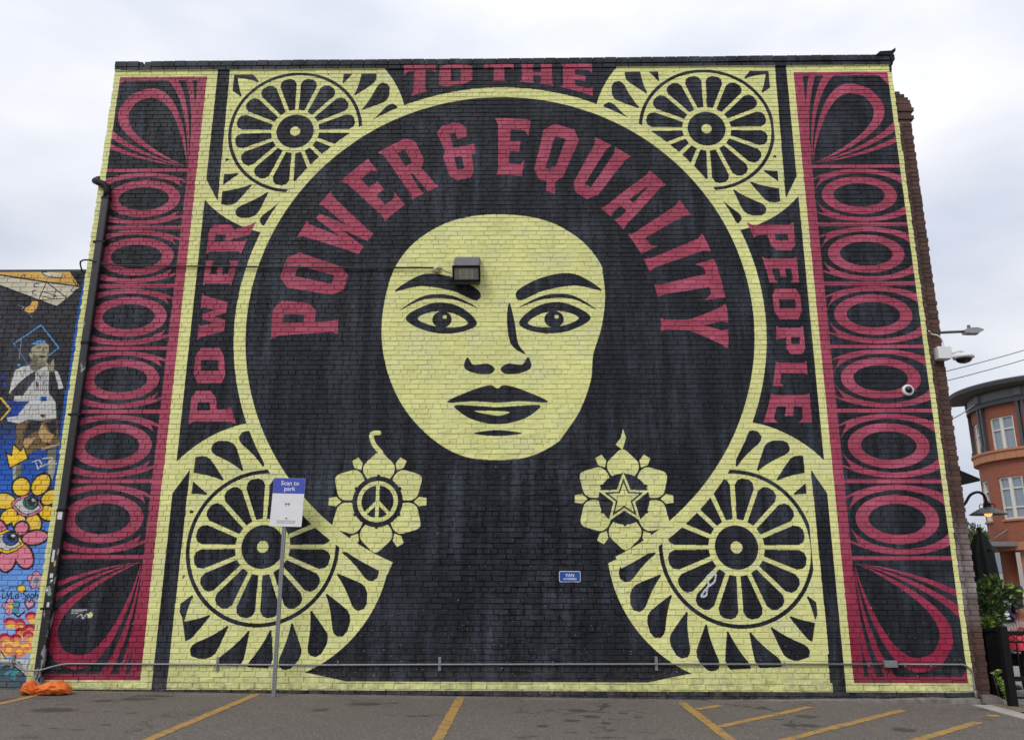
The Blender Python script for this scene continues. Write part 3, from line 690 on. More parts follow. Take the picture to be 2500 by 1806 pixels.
('p','ink',0,[(-7.157,2.015),(-7.122,1.946),(-7.108,1.877),(-7.115,1.818),(-7.143,1.774),(-7.188,1.753),(-7.245,1.755),(-7.306,1.781),(-7.366,1.828),(-7.416,1.889),(-7.45,1.959),(-7.465,2.028),(-7.458,2.088),(-7.431,2.131),(-7.386,2.154),(-7.328,2.151),(-7.266,2.125),(-7.206,2.078)]),
('p','ink',0,[(-7.372,1.859),(-7.388,1.796),(-7.421,1.745),(-7.465,1.712),(-7.515,1.702),(-7.566,1.714),(-7.612,1.748),(-7.646,1.8),(-7.665,1.864),(-7.667,1.932),(-7.65,1.995),(-7.618,2.047),(-7.574,2.08),(-7.523,2.091),(-7.472,2.078),(-7.426,2.043),(-7.392,1.991),(-7.373,1.927)]),
('p','pink',0,[(-6.98,2.24),(-6.981,2.207),(-7.002,2.174),(-7.042,2.145),(-7.096,2.124),(-7.158,2.113),(-7.219,2.114),(-7.272,2.126),(-7.312,2.148),(-7.334,2.178),(-7.334,2.211),(-7.312,2.244),(-7.272,2.273),(-7.218,2.294),(-7.157,2.305),(-7.095,2.304),(-7.041,2.292),(-7.001,2.27)]),
('p','pink',0,[(-7.307,2.403),(-7.288,2.376),(-7.28,2.345),(-7.284,2.313),(-7.298,2.284),(-7.322,2.262),(-7.353,2.248),(-7.386,2.246),(-7.418,2.254),(-7.445,2.273),(-7.464,2.299),(-7.473,2.331),(-7.469,2.363),(-7.455,2.392),(-7.431,2.414),(-7.4,2.428),(-7.367,2.43),(-7.334,2.422)]),
('p','pink',0,[(-7.603,2.302),(-7.621,2.28),(-7.653,2.269),(-7.693,2.269),(-7.738,2.281),(-7.782,2.304),(-7.819,2.334),(-7.846,2.368),(-7.858,2.402),(-7.855,2.431),(-7.836,2.453),(-7.805,2.464),(-7.764,2.464),(-7.719,2.452),(-7.675,2.429),(-7.638,2.399),(-7.612,2.365),(-7.599,2.331)]),
('p','pink',0,[(-7.181,2.003),(-7.151,1.943),(-7.138,1.884),(-7.142,1.834),(-7.163,1.797),(-7.2,1.78),(-7.247,1.783),(-7.298,1.806),(-7.348,1.847),(-7.391,1.901),(-7.421,1.961),(-7.436,2.02),(-7.432,2.071),(-7.41,2.108),(-7.374,2.126),(-7.326,2.123),(-7.274,2.099),(-7.224,2.057)]),
('p','pink',0,[(-7.401,1.866),(-7.415,1.812),(-7.441,1.768),(-7.477,1.739),(-7.517,1.729),(-7.558,1.739),(-7.594,1.768),(-7.621,1.812),(-7.636,1.867),(-7.637,1.924),(-7.624,1.979),(-7.597,2.023),(-7.562,2.052),(-7.521,2.062),(-7.48,2.052),(-7.443,2.023),(-7.416,1.978),(-7.402,1.924)]),
('p','ink',0,[(-7.826,2.167),(-7.76,2.265),(-7.59,2.33),(-7.436,2.298),(-7.291,2.103),(-7.392,2.022),(-7.53,1.965),(-7.687,2.022)]),
('p','gold',0,[(-7.811,2.166),(-7.748,2.256),(-7.587,2.317),(-7.443,2.287),(-7.306,2.106),(-7.402,2.032),(-7.533,1.979),(-7.68,2.031)]),
('p','ink',0,[(-7.775,2.163),(-7.721,2.235),(-7.582,2.284),(-7.458,2.259),(-7.342,2.115),(-7.426,2.055),(-7.538,2.013),(-7.664,2.055)]),
('p','white',0,[(-7.76,2.162),(-7.71,2.229),(-7.58,2.274),(-7.465,2.251),(-7.357,2.118),(-7.435,2.063),(-7.54,2.024),(-7.657,2.062)]),
('p','ink',0,[(-7.39,2.196),(-7.391,2.159),(-7.408,2.127),(-7.437,2.103),(-7.475,2.09),(-7.518,2.09),(-7.56,2.103),(-7.597,2.127),(-7.624,2.159),(-7.638,2.196),(-7.636,2.233),(-7.62,2.266),(-7.591,2.29),(-7.552,2.303),(-7.509,2.303),(-7.467,2.29),(-7.43,2.266),(-7.403,2.233)]),
('p','iblue',0,[(-7.419,2.193),(-7.42,2.162),(-7.433,2.135),(-7.457,2.115),(-7.489,2.105),(-7.524,2.105),(-7.559,2.115),(-7.59,2.135),(-7.612,2.162),(-7.623,2.193),(-7.622,2.224),(-7.609,2.251),(-7.585,2.271),(-7.553,2.282),(-7.517,2.282),(-7.482,2.271),(-7.452,2.251),(-7.43,2.224)]),
('p','ink',0,[(-7.441,2.214),(-7.441,2.193),(-7.449,2.174),(-7.464,2.16),(-7.484,2.152),(-7.507,2.152),(-7.529,2.16),(-7.549,2.174),(-7.563,2.193),(-7.571,2.214),(-7.57,2.236),(-7.562,2.255),(-7.547,2.269),(-7.527,2.277),(-7.504,2.277),(-7.482,2.269),(-7.462,2.255),(-7.448,2.236)]),
('p','white',0,[(-7.45,2.234),(-7.451,2.226),(-7.455,2.218),(-7.462,2.213),(-7.472,2.21),(-7.483,2.21),(-7.493,2.213),(-7.502,2.218),(-7.509,2.226),(-7.512,2.234),(-7.511,2.242),(-7.507,2.249),(-7.5,2.255),(-7.49,2.258),(-7.479,2.258),(-7.469,2.255),(-7.46,2.249),(-7.453,2.242)]),
('p','plum',0,[(-6.99,1.68),(-6.991,1.66),(-6.999,1.642),(-7.014,1.628),(-7.033,1.621),(-7.055,1.621),(-7.076,1.628),(-7.095,1.642),(-7.108,1.66),(-7.115,1.68),(-7.115,1.701),(-7.107,1.719),(-7.092,1.732),(-7.073,1.739),(-7.051,1.739),(-7.03,1.732),(-7.011,1.719),(-6.997,1.701)]),
('p','plum',0,[(-6.908,1.629),(-6.909,1.608),(-6.917,1.59),(-6.932,1.577),(-6.951,1.57),(-6.973,1.57),(-6.994,1.577),(-7.013,1.59),(-7.026,1.608),(-7.033,1.628),(-7.033,1.649),(-7.025,1.667),(-7.01,1.68),(-6.991,1.688),(-6.969,1.688),(-6.947,1.68),(-6.929,1.667),(-6.915,1.649)]),
('p','plum',0,[(-6.924,1.545),(-6.925,1.525),(-6.933,1.507),(-6.948,1.493),(-6.967,1.486),(-6.988,1.486),(-7.01,1.493),(-7.028,1.506),(-7.042,1.524),(-7.049,1.545),(-7.048,1.565),(-7.04,1.583),(-7.026,1.597),(-7.006,1.604),(-6.985,1.604),(-6.963,1.597),(-6.945,1.583),(-6.931,1.565)]),
('p','plum',0,[(-7.016,1.545),(-7.016,1.524),(-7.024,1.507),(-7.039,1.493),(-7.058,1.486),(-7.08,1.486),(-7.101,1.493),(-7.12,1.506),(-7.133,1.524),(-7.14,1.545),(-7.14,1.565),(-7.132,1.583),(-7.117,1.596),(-7.098,1.604),(-7.076,1.604),(-7.055,1.597),(-7.036,1.583),(-7.023,1.565)]),
('p','plum',0,[(-7.057,1.628),(-7.057,1.608),(-7.066,1.59),(-7.08,1.576),(-7.099,1.569),(-7.121,1.569),(-7.142,1.576),(-7.161,1.59),(-7.175,1.608),(-7.182,1.628),(-7.181,1.649),(-7.173,1.667),(-7.158,1.68),(-7.139,1.687),(-7.117,1.687),(-7.096,1.68),(-7.077,1.667),(-7.064,1.649)]),
('p','lpink',0,[(-7.005,1.68),(-7.005,1.664),(-7.011,1.65),(-7.023,1.64),(-7.038,1.635),(-7.054,1.635),(-7.071,1.64),(-7.085,1.65),(-7.096,1.664),(-7.101,1.68),(-7.101,1.696),(-7.095,1.71),(-7.083,1.72),(-7.068,1.726),(-7.052,1.726),(-7.035,1.72),(-7.02,1.71),(-7.01,1.696)]),
('p','lpink',0,[(-6.923,1.629),(-6.923,1.613),(-6.929,1.599),(-6.941,1.589),(-6.956,1.583),(-6.972,1.583),(-6.989,1.588),(-7.003,1.599),(-7.014,1.613),(-7.019,1.628),(-7.019,1.644),(-7.012,1.658),(-7.001,1.669),(-6.986,1.674),(-6.969,1.674),(-6.953,1.669),(-6.938,1.658),(-6.928,1.644)]),
('p','lpink',0,[(-6.938,1.545),(-6.939,1.529),(-6.945,1.515),(-6.956,1.505),(-6.971,1.5),(-6.988,1.5),(-7.004,1.505),(-7.019,1.515),(-7.029,1.529),(-7.035,1.545),(-7.034,1.561),(-7.028,1.575),(-7.017,1.585),(-7.002,1.59),(-6.985,1.59),(-6.968,1.585),(-6.954,1.575),(-6.944,1.561)]),
('p','lpink',0,[(-7.03,1.545),(-7.03,1.529),(-7.037,1.515),(-7.048,1.505),(-7.063,1.499),(-7.079,1.499),(-7.096,1.505),(-7.11,1.515),(-7.121,1.529),(-7.126,1.545),(-7.126,1.56),(-7.119,1.574),(-7.108,1.585),(-7.093,1.59),(-7.077,1.59),(-7.06,1.585),(-7.046,1.574),(-7.035,1.561)]),
('p','lpink',0,[(-7.071,1.628),(-7.071,1.612),(-7.078,1.599),(-7.089,1.588),(-7.104,1.583),(-7.121,1.583),(-7.137,1.588),(-7.152,1.598),(-7.162,1.612),(-7.167,1.628),(-7.167,1.644),(-7.161,1.658),(-7.15,1.668),(-7.135,1.674),(-7.118,1.674),(-7.101,1.668),(-7.087,1.658),(-7.076,1.644)]),
('p','teal',0,[(-7.003,1.611),(-7.0,1.6),(-7.004,1.589),(-7.012,1.578),(-7.025,1.57),(-7.04,1.564),(-7.056,1.562),(-7.071,1.564),(-7.083,1.569),(-7.091,1.578),(-7.093,1.589),(-7.09,1.6),(-7.082,1.611),(-7.069,1.619),(-7.054,1.625),(-7.038,1.627),(-7.023,1.625),(-7.011,1.619)]),
('p','ink',0,[(-7.175,1.486),(-7.175,1.464),(-7.184,1.446),(-7.199,1.432),(-7.219,1.424),(-7.241,1.424),(-7.264,1.432),(-7.283,1.445),(-7.297,1.464),(-7.305,1.485),(-7.304,1.507),(-7.296,1.525),(-7.281,1.539),(-7.261,1.547),(-7.238,1.547),(-7.216,1.54),(-7.196,1.526),(-7.182,1.507)]),
('p','gold',0,[(-7.183,1.486),(-7.184,1.467),(-7.191,1.451),(-7.204,1.439),(-7.221,1.432),(-7.241,1.432),(-7.261,1.439),(-7.277,1.451),(-7.29,1.467),(-7.296,1.485),(-7.296,1.504),(-7.288,1.52),(-7.275,1.532),(-7.258,1.539),(-7.238,1.539),(-7.219,1.532),(-7.202,1.52),(-7.189,1.504)]),
('s','ink',0.01,[(-7.295,1.55),(-7.303,1.584)]),
('s','ink',0.01,[(-7.218,1.557),(-7.218,1.598)]),
('s','ink',0.008,[(-7.535,1.455),(-7.456,1.496),(-7.316,1.503)]),
('p','plum',0,[(-7.317,1.31),(-7.318,1.293),(-7.326,1.277),(-7.34,1.266),(-7.358,1.26),(-7.379,1.26),(-7.399,1.266),(-7.416,1.277),(-7.429,1.293),(-7.436,1.31),(-7.435,1.327),(-7.427,1.343),(-7.413,1.354),(-7.395,1.36),(-7.374,1.36),(-7.354,1.354),(-7.336,1.343),(-7.323,1.328)]),
('p','plum',0,[(-7.229,1.272),(-7.23,1.255),(-7.238,1.24),(-7.252,1.228),(-7.27,1.222),(-7.291,1.222),(-7.311,1.228),(-7.328,1.239),(-7.341,1.255),(-7.348,1.272),(-7.347,1.29),(-7.339,1.305),(-7.325,1.316),(-7.307,1.322),(-7.286,1.323),(-7.266,1.317),(-7.248,1.305),(-7.236,1.29)]),
('p','plum',0,[(-7.228,1.187),(-7.229,1.169),(-7.237,1.154),(-7.251,1.143),(-7.269,1.137),(-7.29,1.137),(-7.31,1.143),(-7.327,1.154),(-7.34,1.169),(-7.346,1.186),(-7.346,1.204),(-7.338,1.219),(-7.324,1.231),(-7.306,1.237),(-7.285,1.237),(-7.265,1.231),(-7.247,1.219),(-7.235,1.204)]),
('p','plum',0,[(-7.315,1.172),(-7.316,1.154),(-7.324,1.139),(-7.338,1.128),(-7.356,1.122),(-7.377,1.121),(-7.397,1.127),(-7.414,1.139),(-7.427,1.154),(-7.433,1.171),(-7.433,1.189),(-7.425,1.204),(-7.411,1.215),(-7.393,1.221),(-7.372,1.221),(-7.352,1.215),(-7.334,1.204),(-7.322,1.189)]),
('p','plum',0,[(-7.37,1.248),(-7.371,1.23),(-7.379,1.215),(-7.393,1.204),(-7.411,1.198),(-7.432,1.198),(-7.452,1.204),(-7.469,1.215),(-7.482,1.23),(-7.489,1.247),(-7.488,1.265),(-7.48,1.28),(-7.466,1.292),(-7.448,1.298),(-7.427,1.298),(-7.407,1.292),(-7.389,1.28),(-7.377,1.265)]),
('p','lpink',0,[(-7.33,1.31),(-7.33,1.297),(-7.337,1.285),(-7.348,1.276),(-7.362,1.272),(-7.378,1.272),(-7.394,1.276),(-7.408,1.285),(-7.418,1.297),(-7.423,1.31),(-7.422,1.323),(-7.416,1.335),(-7.405,1.344),(-7.391,1.349),(-7.374,1.349),(-7.358,1.344),(-7.345,1.335),(-7.335,1.324)]),
('p','teal',0,[(-7.242,1.272),(-7.243,1.259),(-7.249,1.247),(-7.26,1.239),(-7.274,1.234),(-7.29,1.234),(-7.306,1.239),(-7.32,1.247),(-7.33,1.259),(-7.335,1.272),(-7.334,1.285),(-7.328,1.297),(-7.317,1.306),(-7.303,1.311),(-7.286,1.311),(-7.27,1.306),(-7.257,1.297),(-7.247,1.286)]),
('p','teal',0,[(-7.241,1.187),(-7.242,1.173),(-7.248,1.162),(-7.259,1.153),(-7.273,1.149),(-7.289,1.148),(-7.305,1.153),(-7.319,1.162),(-7.329,1.173),(-7.334,1.186),(-7.333,1.2),(-7.327,1.211),(-7.316,1.22),(-7.302,1.225),(-7.285,1.225),(-7.27,1.22),(-7.256,1.212),(-7.246,1.2)]),
('p','lpink',0,[(-7.328,1.172),(-7.329,1.158),(-7.335,1.147),(-7.346,1.138),(-7.36,1.133),(-7.376,1.133),(-7.392,1.138),(-7.406,1.146),(-7.416,1.158),(-7.421,1.171),(-7.42,1.185),(-7.414,1.196),(-7.403,1.205),(-7.389,1.21),(-7.373,1.21),(-7.357,1.205),(-7.343,1.196),(-7.333,1.185)]),
('p','lpink',0,[(-7.383,1.248),(-7.384,1.234),(-7.39,1.223),(-7.401,1.214),(-7.415,1.209),(-7.431,1.209),(-7.447,1.214),(-7.461,1.223),(-7.471,1.234),(-7.476,1.248),(-7.475,1.261),(-7.469,1.273),(-7.458,1.281),(-7.444,1.286),(-7.428,1.286),(-7.412,1.281),(-7.398,1.273),(-7.388,1.261)]),
('p','gold',0,[(-7.324,1.234),(-7.324,1.223),(-7.328,1.213),(-7.336,1.206),(-7.347,1.202),(-7.358,1.202),(-7.37,1.206),(-7.38,1.213),(-7.388,1.222),(-7.391,1.233),(-7.391,1.244),(-7.387,1.254),(-7.379,1.261),(-7.369,1.265),(-7.357,1.265),(-7.345,1.261),(-7.335,1.254),(-7.328,1.245)]),
('p','plum',0,[(-7.184,1.294),(-7.148,1.351),(-7.103,1.319),(-7.066,1.351),(-7.008,1.295),(-7.021,1.241),(-7.102,1.177)]),
('p','lpink',0,[(-7.156,1.294),(-7.132,1.324),(-7.1,1.297),(-7.069,1.324),(-7.032,1.295),(-7.04,1.257),(-7.102,1.221)]),
('s','ink',0.02,[(-7.314,1.153),(-7.227,1.1),(-7.14,1.174)]),
('p','mag',0,[(-6.952,1.109),(-6.954,1.087),(-6.967,1.067),(-6.989,1.053),(-7.017,1.045),(-7.049,1.045),(-7.08,1.053),(-7.106,1.067),(-7.125,1.086),(-7.134,1.109),(-7.132,1.131),(-7.119,1.15),(-7.097,1.165),(-7.069,1.173),(-7.037,1.173),(-7.006,1.165),(-6.979,1.151),(-6.961,1.131)]),
('p','mag',0,[(-7.256,1.035),(-7.257,1.015),(-7.269,0.997),(-7.289,0.983),(-7.316,0.976),(-7.345,0.976),(-7.373,0.983),(-7.398,0.996),(-7.415,1.014),(-7.424,1.035),(-7.422,1.055),(-7.41,1.073),(-7.39,1.087),(-7.364,1.094),(-7.334,1.094),(-7.306,1.087),(-7.281,1.074),(-7.264,1.056)]),
('p','mag',0,[(-7.104,1.009),(-7.106,0.987),(-7.119,0.968),(-7.141,0.953),(-7.17,0.945),(-7.201,0.945),(-7.232,0.953),(-7.258,0.967),(-7.277,0.987),(-7.286,1.009),(-7.284,1.031),(-7.272,1.05),(-7.25,1.065),(-7.221,1.072),(-7.19,1.073),(-7.159,1.065),(-7.132,1.051),(-7.113,1.031)]),
('p','mag',0,[(-7.326,1.035),(-7.327,1.021),(-7.335,1.009),(-7.348,1.0),(-7.366,0.996),(-7.385,0.996),(-7.404,1.0),(-7.42,1.009),(-7.432,1.021),(-7.438,1.035),(-7.437,1.048),(-7.429,1.06),(-7.415,1.069),(-7.398,1.074),(-7.378,1.074),(-7.359,1.069),(-7.343,1.061),(-7.331,1.049)]),
('p','salm',0,[(-6.944,1.069),(-6.945,1.048),(-6.957,1.03),(-6.976,1.017),(-7.002,1.01),(-7.03,1.009),(-7.058,1.017),(-7.082,1.03),(-7.099,1.048),(-7.107,1.069),(-7.106,1.089),(-7.094,1.108),(-7.075,1.121),(-7.049,1.128),(-7.02,1.129),(-6.993,1.121),(-6.969,1.108),(-6.952,1.09)]),
('p','salm',0,[(-7.246,0.995),(-7.248,0.976),(-7.258,0.96),(-7.277,0.947),(-7.3,0.941),(-7.326,0.94),(-7.352,0.947),(-7.374,0.959),(-7.39,0.976),(-7.398,0.995),(-7.396,1.014),(-7.386,1.031),(-7.368,1.043),(-7.344,1.05),(-7.318,1.05),(-7.292,1.044),(-7.27,1.031),(-7.254,1.014)]),
('p','salm',0,[(-7.096,0.969),(-7.098,0.949),(-7.109,0.931),(-7.129,0.917),(-7.154,0.91),(-7.183,0.91),(-7.211,0.917),(-7.234,0.93),(-7.251,0.948),(-7.26,0.969),(-7.258,0.99),(-7.247,1.008),(-7.227,1.021),(-7.201,1.028),(-7.173,1.028),(-7.145,1.021),(-7.121,1.008),(-7.104,0.99)]),
('p','salm',0,[(-7.314,0.995),(-7.315,0.983),(-7.322,0.971),(-7.334,0.963),(-7.349,0.959),(-7.367,0.959),(-7.384,0.963),(-7.399,0.971),(-7.409,0.982),(-7.414,0.995),(-7.413,1.008),(-7.406,1.019),(-7.394,1.027),(-7.379,1.032),(-7.361,1.032),(-7.344,1.027),(-7.329,1.019),(-7.319,1.008)]),
('p','sun',0,[(-6.951,1.043),(-6.952,1.029),(-6.96,1.018),(-6.974,1.009),(-6.992,1.004),(-7.011,1.004),(-7.03,1.009),(-7.047,1.017),(-7.058,1.029),(-7.064,1.042),(-7.062,1.056),(-7.054,1.067),(-7.041,1.076),(-7.023,1.081),(-7.003,1.081),(-6.984,1.076),(-6.968,1.067),(-6.956,1.056)]),
('p','sun',0,[(-7.252,0.969),(-7.253,0.957),(-7.26,0.946),(-7.273,0.938),(-7.289,0.934),(-7.307,0.934),(-7.325,0.938),(-7.34,0.946),(-7.351,0.956),(-7.356,0.969),(-7.355,0.981),(-7.347,0.992),(-7.335,1.0),(-7.318,1.004),(-7.3,1.004),(-7.283,1.0),(-7.268,0.992),(-7.257,0.981)]),
('p','sun',0,[(-7.103,0.943),(-7.105,0.93),(-7.113,0.918),(-7.126,0.909),(-7.144,0.905),(-7.164,0.905),(-7.183,0.909),(-7.199,0.918),(-7.211,0.929),(-7.216,0.943),(-7.215,0.956),(-7.207,0.967),(-7.193,0.976),(-7.176,0.981),(-7.156,0.981),(-7.137,0.976),(-7.12,0.968),(-7.109,0.956)]),
('p','sun',0,[(-7.311,0.969),(-7.312,0.961),(-7.317,0.953),(-7.325,0.948),(-7.336,0.945),(-7.348,0.945),(-7.36,0.948),(-7.37,0.953),(-7.377,0.96),(-7.38,0.969),(-7.38,0.977),(-7.375,0.984),(-7.366,0.989),(-7.356,0.992),(-7.343,0.992),(-7.332,0.989),(-7.322,0.984),(-7.314,0.977)]),
('p','mag',0,[(-6.945,0.93),(-6.948,0.906),(-6.961,0.886),(-6.985,0.87),(-7.016,0.862),(-7.05,0.862),(-7.083,0.87),(-7.111,0.885),(-7.131,0.906),(-7.141,0.93),(-7.139,0.953),(-7.125,0.974),(-7.101,0.99),(-7.071,0.998),(-7.037,0.998),(-7.003,0.99),(-6.975,0.975),(-6.955,0.954)]),
('p','mag',0,[(-7.088,0.903),(-7.09,0.885),(-7.1,0.868),(-7.119,0.856),(-7.143,0.85),(-7.17,0.85),(-7.196,0.856),(-7.218,0.868),(-7.234,0.884),(-7.241,0.903),(-7.24,0.922),(-7.229,0.938),(-7.211,0.95),(-7.186,0.957),(-7.16,0.957),(-7.134,0.95),(-7.111,0.938),(-7.095,0.922)]),
('p','salm',0,[(-6.938,0.891),(-6.94,0.868),(-6.952,0.849),(-6.973,0.835),(-7.001,0.827),(-7.031,0.827),(-7.061,0.834),(-7.087,0.849),(-7.105,0.868),(-7.114,0.89),(-7.112,0.912),(-7.1,0.932),(-7.078,0.946),(-7.051,0.954),(-7.02,0.954),(-6.99,0.946),(-6.965,0.932),(-6.947,0.913)]),
('p','salm',0,[(-7.078,0.864),(-7.08,0.846),(-7.089,0.831),(-7.106,0.82),(-7.127,0.814),(-7.151,0.814),(-7.175,0.82),(-7.195,0.831),(-7.209,0.846),(-7.216,0.863),(-7.215,0.881),(-7.205,0.896),(-7.189,0.907),(-7.167,0.914),(-7.143,0.914),(-7.12,0.908),(-7.099,0.896),(-7.085,0.881)]),
('p','sun',0,[(-6.947,0.864),(-6.949,0.85),(-6.957,0.838),(-6.972,0.828),(-6.991,0.823),(-7.012,0.823),(-7.032,0.828),(-7.05,0.837),(-7.062,0.85),(-7.068,0.864),(-7.067,0.878),(-7.058,0.891),(-7.044,0.9),(-7.025,0.905),(-7.004,0.905),(-6.983,0.9),(-6.966,0.891),(-6.953,0.878)]),
('p','sun',0,[(-7.082,0.837),(-7.083,0.826),(-7.089,0.817),(-7.101,0.809),(-7.116,0.805),(-7.132,0.805),(-7.149,0.809),(-7.162,0.816),(-7.172,0.826),(-7.177,0.837),(-7.176,0.848),(-7.169,0.858),(-7.157,0.865),(-7.142,0.869),(-7.126,0.869),(-7.11,0.866),(-7.096,0.858),(-7.086,0.849)]),
('p','mag',0,[(-7.292,0.824),(-7.293,0.804),(-7.305,0.786),(-7.325,0.772),(-7.351,0.765),(-7.38,0.765),(-7.409,0.772),(-7.433,0.785),(-7.451,0.803),(-7.459,0.823),(-7.457,0.844),(-7.446,0.861),(-7.426,0.875),(-7.399,0.882),(-7.37,0.882),(-7.342,0.875),(-7.317,0.862),(-7.3,0.844)]),
('p','mag',0,[(-7.136,0.811),(-7.138,0.791),(-7.15,0.773),(-7.17,0.76),(-7.196,0.753),(-7.225,0.753),(-7.253,0.76),(-7.278,0.773),(-7.295,0.79),(-7.303,0.811),(-7.302,0.831),(-7.29,0.849),(-7.27,0.862),(-7.244,0.869),(-7.215,0.869),(-7.186,0.862),(-7.162,0.849),(-7.144,0.831)]),
('p','mag',0,[(-6.961,0.851),(-6.963,0.831),(-6.975,0.813),(-6.995,0.8),(-7.021,0.793),(-7.05,0.792),(-7.079,0.799),(-7.103,0.813),(-7.12,0.83),(-7.128,0.851),(-7.127,0.871),(-7.115,0.889),(-7.095,0.902),(-7.068,0.909),(-7.039,0.909),(-7.011,0.902),(-6.987,0.889),(-6.969,0.871)]),
('p','salm',0,[(-7.282,0.784),(-7.284,0.766),(-7.294,0.749),(-7.312,0.737),(-7.336,0.73),(-7.362,0.73),(-7.388,0.736),(-7.41,0.749),(-7.425,0.765),(-7.433,0.784),(-7.432,0.803),(-7.421,0.819),(-7.403,0.832),(-7.38,0.838),(-7.353,0.839),(-7.328,0.832),(-7.306,0.82),(-7.29,0.803)]),
('p','salm',0,[(-7.127,0.772),(-7.129,0.753),(-7.139,0.736),(-7.157,0.724),(-7.181,0.717),(-7.207,0.717),(-7.232,0.724),(-7.254,0.736),(-7.27,0.752),(-7.278,0.771),(-7.276,0.79),(-7.266,0.807),(-7.248,0.819),(-7.224,0.826),(-7.198,0.826),(-7.172,0.819),(-7.15,0.807),(-7.135,0.791)]),
('p','salm',0,[(-6.952,0.812),(-6.954,0.793),(-6.964,0.776),(-6.983,0.764),(-7.006,0.757),(-7.032,0.757),(-7.058,0.764),(-7.08,0.776),(-7.095,0.792),(-7.103,0.811),(-7.101,0.83),(-7.091,0.847),(-7.073,0.859),(-7.049,0.866),(-7.023,0.866),(-6.997,0.859),(-6.975,0.847),(-6.96,0.83)]),
('p','sun',0,[(-7.288,0.758),(-7.289,0.746),(-7.296,0.735),(-7.309,0.727),(-7.325,0.723),(-7.343,0.723),(-7.36,0.727),(-7.375,0.735),(-7.386,0.746),(-7.391,0.758),(-7.39,0.77),(-7.383,0.781),(-7.37,0.789),(-7.354,0.793),(-7.336,0.793),(-7.319,0.789),(-7.304,0.781),(-7.293,0.77)]),
('p','sun',0,[(-7.133,0.745),(-7.134,0.733),(-7.141,0.723),(-7.154,0.715),(-7.17,0.711),(-7.188,0.711),(-7.205,0.715),(-7.22,0.722),(-7.231,0.733),(-7.236,0.745),(-7.235,0.757),(-7.228,0.768),(-7.215,0.776),(-7.199,0.78),(-7.181,0.78),(-7.163,0.776),(-7.148,0.768),(-7.138,0.758)]),
('p','sun',0,[(-6.958,0.785),(-6.959,0.773),(-6.966,0.763),(-6.979,0.755),(-6.995,0.75),(-7.013,0.75),(-7.031,0.754),(-7.046,0.762),(-7.056,0.773),(-7.061,0.785),(-7.06,0.797),(-7.053,0.808),(-7.04,0.816),(-7.024,0.82),(-7.006,0.82),(-6.988,0.816),(-6.973,0.808),(-6.963,0.797)]),
('p','salm',0,[(-7.201,0.693),(-7.204,0.663),(-7.221,0.636),(-7.251,0.617),(-7.29,0.606),(-7.334,0.606),(-7.376,0.616),(-7.413,0.636),(-7.439,0.662),(-7.451,0.692),(-7.449,0.722),(-7.431,0.749),(-7.401,0.769),(-7.362,0.78),(-7.318,0.78),(-7.276,0.769),(-7.239,0.75),(-7.213,0.723)]),
('p','salm',0,[(-7.038,0.674),(-7.041,0.645),(-7.057,0.62),(-7.086,0.602),(-7.123,0.592),(-7.164,0.592),(-7.204,0.601),(-7.238,0.62),(-7.263,0.645),(-7.274,0.673),(-7.272,0.702),(-7.255,0.727),(-7.227,0.745),(-7.19,0.756),(-7.149,0.756),(-7.109,0.746),(-7.074,0.727),(-7.05,0.702)]),
('p','salm',0,[(-6.967,0.707),(-6.969,0.687),(-6.98,0.669),(-7.001,0.656),(-7.027,0.649),(-7.056,0.649),(-7.084,0.655),(-7.108,0.668),(-7.125,0.686),(-7.134,0.706),(-7.132,0.726),(-7.12,0.744),(-7.1,0.757),(-7.074,0.764),(-7.045,0.764),(-7.016,0.758),(-6.992,0.744),(-6.975,0.727)]),
('p','salm',0,[(-7.303,0.719),(-7.304,0.699),(-7.316,0.681),(-7.336,0.668),(-7.362,0.661),(-7.391,0.661),(-7.419,0.668),(-7.444,0.681),(-7.461,0.698),(-7.469,0.718),(-7.468,0.738),(-7.456,0.756),(-7.436,0.769),(-7.41,0.777),(-7.381,0.777),(-7.353,0.77),(-7.328,0.757),(-7.311,0.739)]),
('p','salm',0,[(-7.196,0.654),(-7.198,0.626),(-7.214,0.601),(-7.241,0.583),(-7.276,0.573),(-7.315,0.573),(-7.353,0.582),(-7.386,0.6),(-7.41,0.625),(-7.421,0.653),(-7.419,0.681),(-7.404,0.706),(-7.377,0.725),(-7.341,0.734),(-7.302,0.735),(-7.264,0.725),(-7.231,0.707),(-7.207,0.682)]),
('p','salm',0,[(-7.033,0.635),(-7.035,0.608),(-7.05,0.585),(-7.075,0.568),(-7.108,0.558),(-7.145,0.558),(-7.181,0.567),(-7.212,0.584),(-7.234,0.608),(-7.245,0.634),(-7.243,0.661),(-7.228,0.684),(-7.203,0.701),(-7.169,0.711),(-7.133,0.711),(-7.096,0.702),(-7.065,0.685),(-7.043,0.661)]),
('p','salm',0,[(-6.958,0.668),(-6.96,0.649),(-6.97,0.632),(-6.988,0.62),(-7.012,0.613),(-7.038,0.613),(-7.063,0.62),(-7.085,0.632),(-7.1,0.648),(-7.108,0.667),(-7.106,0.686),(-7.096,0.702),(-7.078,0.715),(-7.054,0.721),(-7.028,0.721),(-7.003,0.715),(-6.981,0.703),(-6.965,0.686)]),
('p','salm',0,[(-7.293,0.68),(-7.295,0.661),(-7.305,0.644),(-7.323,0.632),(-7.347,0.625),(-7.373,0.625),(-7.398,0.632),(-7.42,0.644),(-7.436,0.66),(-7.444,0.679),(-7.442,0.698),(-7.432,0.714),(-7.414,0.727),(-7.39,0.733),(-7.364,0.733),(-7.339,0.727),(-7.317,0.715),(-7.301,0.698)]),
